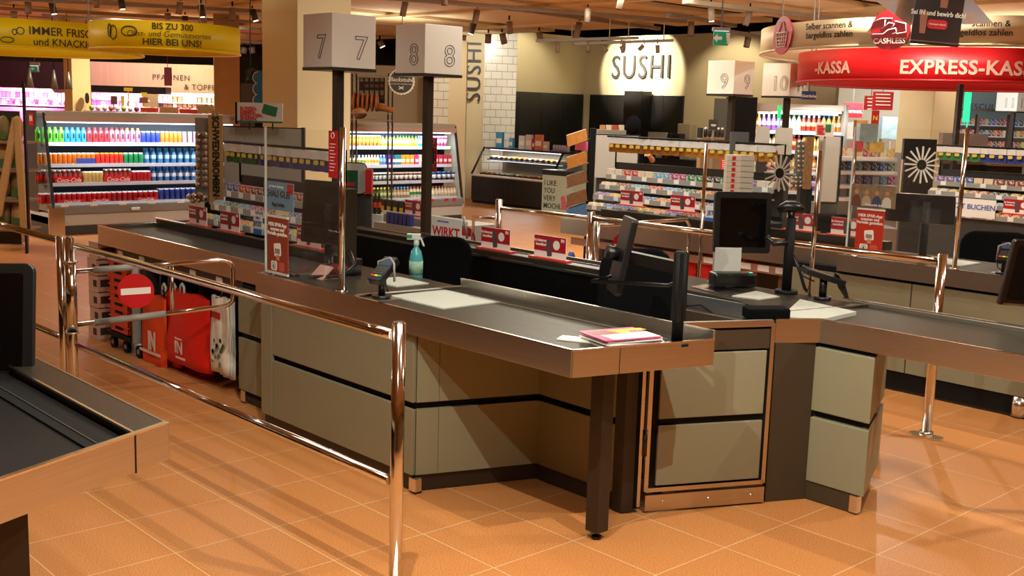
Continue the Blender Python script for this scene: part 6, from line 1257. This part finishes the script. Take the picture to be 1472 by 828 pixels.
# ================================================================ left: display stand, sack shelf, far departments
def silver_display(x0,xb,x1,y0,y1,dep,word,label,balls,blab,kr=KRAFT):
    t=thing('ball_display',label,'display stand',tuple(Vector((far(xb,y1,dep).x,far(xb,y1,dep).y,0))))
    b=B(); fbox(b,xb,y0,x1,y1,dep,.03); b.build('card_panel',kr,t); b=B(); fbox(b,x0,y0+4,xb,y1-4,dep+.10,.01); b.build('clear_back',mat('clear_back','#8d857a',.3),t); b=B(); ground(b,xb-6,y1-2,x1,dep+.02,.12); b.build('stand_foot',BLACKM,t)
    if word: ftext(word,(xb+x1)/2+.5,(y0+y1)/2-4,dep,10.5,TXTB,t,up=RV,sp=1.02,bold=.002) if 0 else None
    if word:
        c=far((xb+x1)/2,(y0+y1)/2-5,dep); k_=vd(c)/FPX; text(word,13.2*k_,TXTB,t,c-FV*.003,-UP,RV,bold=.003,sx=.92)
        b=B(); c=far((xb+x1)/2,y1-9,dep-.004); b.plate(c,RV,UP,[(-4*k_,-5*k_),(0,-2*k_),(4*k_,5*k_),(1*k_,1*k_)],.003); b.plate(c,RV,UP,[(-1*k_,-6*k_),(2*k_,-3*k_),(4*k_,1*k_),(1*k_,-3*k_)],.003); b.build('red_swoosh',REDP,t)
    me=B().ball((0,0,0),1,12,0).mesh('foil_ball',[mat('foil_ball','#d0cac2',.12,1,bump=.4,scale=6)])
    for (px,py,r) in balls:
        p=far(px,py,dep+.05); o=bpy.data.objects.new('foil_ball',me); COL.objects.link(o); k_=vd(p)/FPX; o.location=p; o.scale=(r*k_,)*3; tag(o,blab,'foil ball',label[:30]+' balls')
    return t
bl=[(x,y,4.1) for x in (285,294) for y in range(193,268,9)]+[(272,283,4.4),(280,281,4.4),(288,280,4.4),(277,289,4.4),(285,288,4.4),(294,284,4.2)]
silver_display(281,300,320,166,294,8.7,'SCHWEDENBOMBEN','brown upright display lettered SCHWEDENBOMBEN with silver foil balls',bl,'silver foil ball in the columns of the display lettered SCHWEDENBOMBEN')
b=B(); fbox(b,304,158,308,168,8.71,.02); fbox(b,310,160,314,168,8.71,.02); 
tag(b.build('display_topper',KRAFT),'small cut out topper on the display lettered SCHWEDENBOMBEN','topper')
bl=[(x,y,2.9) for x in (1149,1155,1161) for y in range(204,252,7)]+[(x,y,2.9) for x in (1139,1145,1151,1157) for y in (256,262,268)][:10]
silver_display(1142,1157,1168,197,272,9.35,'','polka dotted brown display with silver foil balls right of lane box ten',bl,'silver foil ball in the polka dotted display',mat('kraft_dots','#a8794a',.6,var=.5,scale=40))
t=thing('offer_sign','pale sign reading SURFEN SIMSEN SPRECHEN SPAREN on the grey cabinet','sign',tuple(far(372,163,8.7))); b=B(); c,w_,h_=fbox(b,341,148,406,175,8.7,.02); b.build('board',mat('board_cream','#d8c8b8',.5),t); k_=vd(c)/FPX
for k,s in enumerate(('SURFEN.','SIMSEN.','SPRECHEN.','SPAREN.')): text(s,5.6*k_*1.2,TXTR,t,far(345,155.5+5*k,8.69),RV,UP,align='LEFT',bold=.0008)
b=B(); fbox(b,338,147,341.5,178,8.71,.05); b.build('side_edge',BLACKM,t); b=B(); fbox(b,342,174,406,176.5,8.69,.02); b.build('green_strip',mat('spar_green'),t); b=B(); p=far(388,158,8.685); b.ob(p,(RV*10-UP*2.5)*k_,FV*.003,(UP*6+RV*1.5)*k_); b.build('green_card',mat('card_green','#1f6a40',.5,var=.3,scale=30),t)
for x in (358,391): b=B(); fbox(b,x,176,x+1.5,186,8.71,.01); b.build('sign_stalk',BLACKM,t)
t=thing('offer_sign','pale sign with a green card on the white cabinet right of lane box ten','sign',tuple(far(1186,186,11.3))); b=B(); ground(b,1185,195,1187,11.32,.02); b.build('stalk',GREY,t); b=B(); c,w_,h_=fbox(b,1173,177,1199,196,11.3,.02); b.build('board',mat('board_cream'),t); k_=vd(c)/FPX
for k in range(4): b=B(); fbox(b,1175,180+3.6*k,1184+k%2*2,182+3.6*k,11.29,.005); b.build('red_lines',TXTR,t)
b=B(); fbox(b,1187,179,1195,189,11.29,.005); b.build('green_card',mat('card_green'),t)
# A-frame sack shelf at the far left
t=thing('sack_shelf','light wooden A frame shelf stacked with brown sacks at the left edge','shelf',tuple(Vector((far(20,345,13).x,far(20,345,13).y,0)))); D_=12.8
def fb2(x0,y0,x1,y1,dep=D_,w_=.07): 
    a_,b_=far(x0,y0,dep),far(x1,y1,dep); return B().bar(a_,b_,w_,.05,up=FV)
for (x0,y0,x1,y1) in ((23,170,-3,310),(24,172,37,348)): fb2(x0,y0,x1,y1).build('wood_leg',WOOD,t)
for y in (204,245,288,330):
    b=B(); fbox(b,-30,y,33,y+2.5,D_+.05,.5); b.build('shelf_board',mat('board_brown','#8a6a45',.6),t)
b=B(); fbox(b,-30,160,30,345,D_+.6,.04); ground(b,-30,344,30,D_+.6,.04); b.build('back_panel',mat('back_dark','#2a2118',.7),t)
SK=[B().ball((0,0,.15),.15,12,0,(.8,.6,1)).box((-.08,-.10,.02),(.08,-.092,.12),1).mesh('sack',[mat('sack%d'%i,c,.7,var=.3,scale=20),mat('sack_print','#4f6a35',.6)]) for i,c in enumerate(('#9a7a4a','#7d6a3c','#b08a58'))]
for r,y in enumerate((204,245,288,330)):
    for k in range(3):
        p=lev(far(-14+20*k,y,D_+.30),top_z(-30,y,33,y+2.5,D_+.05)); o=bpy.data.objects.new('sack',SK[(k+r)%3]); COL.objects.link(o); o.location=(p.x,p.y,p.z+.001); o.rotation_euler=(0,0,-.75); o.scale=(.62,.62,1.0); tag(o,'brown printed sack on the wooden A frame shelf','sack','sacks on the A frame shelf')
b=B(); fbox(b,35,120,38,330,12.6,.04); ground(b,35,329,38,12.6,.04); tag(b.build('dark_pole',BLACK),'thin dark pole between the A frame shelf and the left fridge','pole')
# far left departments
WD=mat('wood_wall','#dcbc88',.7,var=.12,scale=3,stretch=(6,6,.3))
pier(130,92,330,150,27,.2,WD,'',name='wall_wood'); pier(-30,88,100,126,27.5,.2,mat('wall_maroon','#3f2419',.8),'',name='wall_maroon'); pier(-40,120,330,175,28.5,.1,mat('wall_shop','#8a6a55',.8),'',name='wall_shop')
q=far(235,90,24.8); light('SPOT',(q.x,q.y,3.1),160,(1,.95,.82),tuple(far(240,115,27)),.05,cone=110,blend=.7)  # extra spot added to lighten the wooden wall
pl=thing('wall_lettering','thin dark letters reading PFANNEN on the far wooden wall','lettering',tuple(far(246,112,26.9))); ftext('PFANNEN',246,112,26.95,11,TXTB,pl,sp=1.15)
pl=thing('wall_lettering','thin dark letters reading & TÖPFE on the far wooden wall','lettering',tuple(far(282,126,26.9))); ftext('& TÖPFE',287,126,26.95,11,TXTB,pl,sp=1.1)
b=B(); c,w_,h_=fbox(b,236,97,246,123,24,.05); b.cyl(c+UP*h_/2,Vector((c.x,c.y,3.26)),.008,6); tag(b.build('maroon_banner',mat('panel_maroon','#7a2030',.5)),'maroon hanging panel before the PFANNEN lettering','panel')
def wall_case(label,x0,x1,y0,y1,dep,hue,cols,n,grp):
    t=thing('meat_case',label,'display case',tuple(Vector((far((x0+x1)/2,y1,dep).x,far((x0+x1)/2,y1,dep).y,0)))); b=B(); fbox(b,x0,y0,x1,y1,dep+.5,.05); ground(b,x0,y1-1,x1,dep,.5); b.build('case_body',mat('case_pink','#c79ab0',.5),t)
    b=B(); fbox(b,x0,y0-4,x1,y0+1,dep-.1,.6); b.build('case_canopy',mat('canopy_pink','#b98a86',.5),t)
    for y in (y0+10,y0+20): b=B(); fbox(b,x0,y,x1,y+1,dep,.5); b.build('case_shelf',WHITE,t)
    c=far((x0+x1)/2,y0+2,dep-.3); k_=vd(c)/FPX; light('AREA',tuple(c),55 if hue[1]<.6 else 25,hue,tuple(far((x0+x1)/2,y1-8,dep+.45)),(x1-x0)*k_*.9,sy=.3).rotation_euler.rotate_axis('Z',0)
    ms=[B().ob((0,0,.06),RV*.045,FV*.05,UP*.06).mesh('meat_pack',[mat('mp%d%s'%(i,grp[:2]),cc,.4,var=.4,scale=20)]) for i,cc in enumerate(cols)]
    for r,y in enumerate((y0+10,y0+20,y1)):
        for k in range(n):
            p=lev(far(x0+(x1-x0)*(k+.5)/n,y,dep+.2),top_z(x0,y-(1 if y==y1 else 0),x1,y+1,dep)+(.012 if y!=y1 else .03)); o=bpy.data.objects.new('meat_pack',random.choice(ms)); COL.objects.link(o); o.location=p; tag(o,'small pink lit pack on the shelves of the '+grp,'pack','packs in the '+grp)
PK_=(1,.45,.95)
wall_case('pink lit wall case at the far left',-10,97,131,156,25,PK_,('#e8c8d8','#d88aa8','#f0e0e8','#b8506a'),16,'far left pink case')
wall_case('pink lit wall case right of the cream column',133,205,133,156,25.5,PK_,('#e0c8e8','#d8a0c8','#f0e8f0','#c06a98'),12,'pink case beside the cream column')
wall_case('pale lit wall case under the PFANNEN lettering',228,312,138,158,26,(1,.95,.85),('#d8d0c0','#a87848','#e8e0d0','#6a4a38'),12,'pale case under the lettering')
b=B(); fbox(b,131,124,238,134,24.5,.4); tag(b.build('dark_canopy',mat('canopy_black','#1d1714',.6)),'long dark canopy under the far wooden wall','canopy')
for k,(x,y0,y1) in enumerate(((42,97,126),(77,100,128),(98,103,128))):
    p=far(x,y0,20); k_=vd(p)/FPX; t=thing('pendant_lamp',('first','second','third')[k]+' grey cone pendant lamp from the left under the yellow banners','lamp',tuple(p)); B().lathe([(5.5*k_,-(y1-y0)*k_),(1.2*k_,0)],16,p).build('cone_shade',mat('cone_grey','#6f675c',.4,.5),t); B().cyl(p,p+UP*(3.24-p.z),.008,6).build('cable',BLACK,t)
for k,(x0,x1,y0,y1,c_,lb) in enumerate(((202,224,155,161,'#c8321f','red price board over the left fridge, first from the left'),(258,283,157,163,'#c8321f','red price board over the left fridge, close to the wood column'),(229,253,154,163,'#b08a5a','brown crate with a green leaf print over the left fridge'),(284,308,152,163,'#a88a5c','brown crate beside the wood column'),(159,168,138,150,'#5a3a26','small brown hanging board before the pink case'),(200,212,140,148,'#7a4526','brown hanging board before the pale case'),(203,211,133,139,'#d8b820','small yellow board above the brown hanging board'),(174,178,138,158,'#d8b01a','narrow yellow strip before the pink case'),(178,190,126,131,'#d8b01a','yellow sign on the dark canopy'))):
    b=B(); fbox(b,x0,y0,x1,y1,19.1 if k<4 else 23,.15 if k<4 else .03); ground(b,(x0+x1)/2-.6,y1-1,(x0+x1)/2+.6,19.13 if k<4 else 23.01,.02); o=b.build('price_board' if 'board' in lb else ('crate' if 'crate' in lb else 'strip_sign'),mat('far%d'%k,c_,.5)); tag(o,lb,'sign' if 'crate' not in lb else 'crate')
t=thing('produce_stand','long dark produce stand seen over the top of the left fridge','stand',tuple(Vector((far(220,165,19.8).x,far(220,165,19.8).y,0)))); b=B(); fbox(b,120,162,312,170,19.4,1.0); ground(b,120,169,312,19.6,.6); b.build('stand_top',mat('stand_dark','#3b2c20',.6),t)
random.seed(21)
VG=[B().ball((0,0,.05),.05,8,0).mesh('vegetable',[mat('veg%d'%i,c,.5)]) for i,c in enumerate(('#c8a04a','#8a9a3a','#b85a2a','#d8d0b8','#6a3a2a'))]
for k in range(19):
    p=lev(far(132+9.2*k,161,19.75),top_z(120,162,312,170,19.4)); o=bpy.data.objects.new('vegetable',random.choice(VG)); COL.objects.link(o); o.location=(p.x,p.y,p.z+.001); tag(o,'round vegetable in the long row on the dark produce stand','vegetable','vegetables on the produce stand')
for k,(x,y,rx,ry,c_,lb) in enumerate(((115,150,4,10,'#8a6238','brown oval board leaning on the cream column'),(124.5,141,2.4,7.5,'#201a14','small black oval board on the cream column'))):
    c=far(x,y,20.995); k_=vd(c)/FPX; o=B().plate(c,RV,(UP*.98+RV*(.18 if k==0 else 0)).normalized(),[(rx*k_*math.cos(i*.314),ry*k_*math.sin(i*.314)) for i in range(20)],.05).build('oval_board',mat('oval%d'%k,c_,.5)); tag(o,lb,'board')
# blue scalloped display and dark hanging figure between the columns
t=thing('scallop_display','blue scalloped display edge left of the broad column','display',tuple(far(371,128,13.5))); c=far(372,128,13.5); k_=vd(c)/FPX; b=B()
for y in (-16,0,16): b.plate(c+UP*y*k_,RV,UP,arc(0,0,9*k_,0,360,24)[:-1],.04,1); b.plate(c+UP*y*k_-FV*.005,RV,UP,arc(0,0,8*k_,0,360,24)[:-1],.04,0)
b.plate(c+RV*6*k_-FV*.006,RV,UP,[(-7*k_,-40*k_),(7*k_,-40*k_),(7*k_,26*k_),(-7*k_,26*k_)],.04,0); b.build('blue_board',[mat('scallop_blue','#1f6aa8',.5),TXTW],t); b=B(); ground(b,366,166,380,13.5,.05); b.build('stand',BLACKM,t)
t=thing('hanging_figure','dark twiggy hanging decoration left of the blue scalloped display','decoration',tuple(far(360,110,15))); c=far(360,108,15); k_=vd(c)/FPX; random.seed(4); b=B(); b.ball(c+UP*4*k_,9*k_,10,0,(1,.6,.8)); b.ball(c+RV*8*k_+UP*3*k_,8*k_,10,0,(1,.6,.7))
for k in range(14):
    a=random.uniform(0,6.28); b.tube([c,c+(RV*math.cos(a)+UP*math.sin(a))*random.uniform(8,16)*k_+FV*random.uniform(-.1,.1)],[2.4*k_,.5*k_],6)
b.build('twigs',mat('twig_dark','#17110d',.7),t); B().cyl(c+UP*10*k_,Vector((c.x,c.y,3.24)),.006,6).build('cord',BLACK,t)
b=B(); fbox(b,346,120,376,150,16,.2); ground(b,346,148,376,16,.2); tag(b.build('dark_shelf',mat('stand_dark')),'dark shelf unit glimpsed left of the broad column','shelf')
# ================================================================ far right departments
pier(1200,124,1300,300,20,.2,mat('wall_pale','#b8ab94',.7),'',name='wall_pale'); pier(1360,118,1500,300,22,.2,mat('wall_glass_shop','#7f8f92',.6),'',name='wall_shopfront')
light('AREA',tuple(far(1245,118,17)),30,(1,.95,.86),tuple(far(1245,220,19)),2,sy=1); light('AREA',tuple(far(1420,118,18)),60,(.8,.95,1),tuple(far(1420,220,21)),2.5,sy=1)
def fsign(label,x0,y0,x1,y1,dep,col,words=(),wcol=None,px=5,cat='sign',name='shop_sign',lines=0,grounded=False):
    t=thing(name,label,cat,tuple(far((x0+x1)/2,(y0+y1)/2,dep))); b=B(); fbox(b,x0,y0,x1,y1,dep,.03); b.build('board',mat('fs_'+col[1:],col,.5),t)
    for k,s in enumerate(words): ftext(s,(x0+x1)/2,y0+(y1-y0)*(k+.6)/max(1,len(words)),dep-.002,px,wcol or TXTW,t,bold=.002)
    for k in range(lines): b=B(); fbox(b,x0+4,y0+3+5*k,x1-4,y0+4.6+5*k,dep-.005,.003); b.build('printed_line',TXTW,t)
    if y1<170: p=far((x0+x1)/2,y0,dep+.015); B().cyl(p,Vector((p.x,p.y,3.24)),.006,6).build('cord',GREY,t)
    else:
        b=B(); ground(b,(x0+x1)/2-1.5,y1,(x0+x1)/2+1.5,dep+.01,.02); b.build('stalk',GREY,t)
    return t
fsign('crimson sign with cut off white word above the far shelves',1213,148,1240,169,17,'#b81f35',('WRSTINSEL',),None,5)
fsign('red hanging board with pale lines behind another right of lane box ten',1243,138,1262,158,15.4,'#a81c22',lines=4); fsign('front red hanging board with pale lines right of lane box ten',1255,132,1284,158,15.0,'#b8202a',lines=4)
fsign('tall narrow red pillar sign under the hanging boards',1253,159,1263,195,15.2,'#b3181f',('N','Z'),mat('mag_yellow'),9)
fsign('small blue sign reading Getränke beside lane box ten',1153,131,1173,143,12.4,'#2f4f8f',('Getränke',),None,5.5); fsign('red notice board low on the far shelves',1227,202,1241,217,14.6,'#c01f26')
fsign('white orange panel right of the boxes on the far shelves',1279,203,1289,228,14.4,'#d8cfc0',('%',),TXTR,9)
t=thing('far_shelf','bright shelf of packaged goods seen beyond the polka dotted display','shelf',tuple(Vector((far(1235,300,13.4).x,far(1235,300,13.4).y,0))))
b=B(); fbox(b,1182,218,1292,330,13.9,.05); ground(b,1182,328,1292,13.4,.5); b.build('shelf_back',mat('shelf_back','#a8a4a0',.5),t)
for y in (226,246,266,284): b=B(); fbox(b,1182,y,1290,y+2,13.4,.5); fbox(b,1182,y,1290,y+5,13.38,.02); b.build('shelf_board',STRIP,t)
for k in range(9):
    for r,y in enumerate((226,246,266,284)):
        p=far(1188+11.5*k,y+3,13.36); tag(B().ob(p,RV*.045,FV*.002,UP*.018).build('price_card',PAPER),'white price card on the bright shelf beyond the polka dotted display','price card','price cards on the far bright shelf')
        p=lev(far(1188+11.5*k,y,13.65),top_z(1182,y,1290,y+2,13.4)+.001); o=bpy.data.objects.new('sweet_box',SWB[(k*3+r*5)%12]); COL.objects.link(o); o.location=(p.x,p.y,p.z); o.rotation_euler=(0,0,-.75); o.scale=(.95,1.0,1.9); tag(o,'coloured pack on the bright shelf beyond the polka dotted display','pack','packs on the far bright shelf')
for k,(x0,x1,y0,y1,c_,lb) in enumerate(((1231,1247,173,197,'#c98a4a','upright jar like orange pack in the far shop'),(1250,1271,204,219,'#c9a24a','golden box with two dark ovals on top of the far bright shelf'),(1228,1240,203,218,'#c8303a','crimson box on top of the far bright shelf'),(1216,1230,175,200,'#e0dcd8','white black poster stand in the far shop'),(1268,1290,168,200,'#a8c8dc','pale blue shelf end in the far shop'),(1236,1262,178,205,'#8a9a98','grey shelf rack in the far shop'))):
    b=B(); dd_=13.6 if y1>203 else 16.5+.2*k; c,w_,h_=fbox(b,x0,y0,x1,y1,dd_,.15); o=b.build('far_pack',mat('fp%d'%k,c_,.5,var=.35,scale=14)); tag(o,lb,'pack')
    if y1<=203: b=B(); ground(b,x0,y1,x1,dd_,.15); st=b.build('far_plinth',GREY); tag(st,'grey plinth under the '+lb.replace(' in the far shop',''),'plinth')
# right shopfront details
for k,(x,y0,y1,c_,lb) in enumerate(((1391,133,175,'#1fc87a','bright green vertical light strip beside the red banner'),(1368,140,170,'#2ac8c0','turquoise vertical light strip left of the dark post'),(1121,152,170,'#20c060','short green light strip beside lane box ten'))):
    b=B(); fbox(b,x-4 if k<2 else x-2,y0,x+4 if k<2 else x+2,y1,16 if k<2 else 13.5,.05); ground(b,x-.5,y1-1,x+.5,16.03 if k<2 else 13.53,.02); o=b.build('light_strip',mat('neon%d'%k,c_,.4,emit=1.6)); tag(o,lb,'light')
b=B(); fbox(b,1374,122,1380,250,12.0,.08); ground(b,1374,248,1380,12.0,.08); tag(b.build('dark_post',mat('post_dark','#33302c',.4)),'slim dark post before the green light strip','post')
t=thing('shop_lettering','thin dark letters on the far glass shopfront','lettering',tuple(far(1412,154,21))); ftext('ESCUL',1412,154,20.9,12,TXTB,t,sp=1.1)
for k,x in enumerate((1402,1448)): b=B(); fbox(b,x,165,x+4,240,20.5,.1); ground(b,x,239,x+4,20.5,.1); tag(b.build('shop_mullion',mat('mullion','#4a3a32',.5)),('left','right')[k]+' brown mullion of the far glass shopfront','mullion')
b=B(); fbox(b,1380,158,1500,161,20.6,.1); tag(b.build('shop_beam',mat('mullion')),'dark beam across the far glass shopfront','beam')
random.seed(31)
for r,y in enumerate((180,196,212)):
    for k in range(16):
        p=lev(far(1378+6.5*k,y,21.2),top_z(1372,y,1490,y+1.5,21)+.001); o=bpy.data.objects.new('shop_item',SWB[random.randrange(12)]); COL.objects.link(o); o.location=p; o.rotation_euler=(0,0,-.75); o.scale=(.95,.9,2.2); tag(o,'small item on the lit shelves of the far glass shopfront','item','items in the far shopfront')
    b=B(); fbox(b,1372,y,1490,y+1.5,21,.4); tag(b.build('shop_shelf',mat('shelf_pale','#c8d4d8',.4)),('upper','middle','lower')[r]+' lit shelf in the far glass shopfront','shelf')
# snack packs on the frosted cabinet side
t=thing('gum_shelf','small raised shelf of gum packs right of the frosted cabinet','shelf',tuple(far(1440,232,12.1)))
for y in (226,236): b=B(); fbox(b,1424,y,1476,y+3,12.1,.3); b.build('shelf_board',LGREY,t)
b=B(); ground(b,1426,238,1470,12.2,.2); b.build('support',DARKGREY,t)
for k in range(8):
    p=lev(far(1429+6*k,226,12.25),top_z(1424,226,1476,229,12.1)+.001); o=bpy.data.objects.new('sweet_pack',SWM[(k*5)%12]); COL.objects.link(o); o.location=p; o.scale=(.38,.6,2); o.rotation_euler=(0,0,-.75); tag(o,'gum pack on the small raised shelf right of the frosted cabinet','sweets','gum packs on the raised shelf')
# shop coffee jars rack left of lane box nine pole
t=thing('jar_shelf','brown shelf with dark jars left of the pole of lane box nine','shelf',tuple(far(1022,195,13.5))); b=B(); fbox(b,1008,198,1042,201,13.5,.3); ground(b,1008,199,1042,13.6,.25); b.build('shelf_board',mat('board_brown'),t); b=B(); fbox(b,1008,184,1010,198,13.5,.3); b.build('shelf_side',BLACKM,t)
for k in range(5):
    p=lev(far(1014+6*k,198,13.65),top_z(1008,198,1042,201,13.5)+.001); o=bpy.data.objects.new('jar',B().lathe([(.03,0),(.045,.02),(.045,.08),(.03,.10),(.03,.12)],12,mis=[0,0,0,1]).mesh('jar',[mat('jar_dark','#3a2c24',.3),mat('jar_cap','#c8c0b8',.4)])); COL.objects.link(o); o.location=p; o.scale=(.52,.52,1); tag(o,'dark jar with pale lid on the brown shelf left of lane box nine','jar','jars left of lane box nine')
fsign('small dark framed card above the jar shelf',1019,172,1032,186,13.4,'#3a3a34',('TIPP',),None,4); fsign('dark grey cabinet side behind the pole of lane box nine',1026,142,1045,198,14.2,'#4a453e')
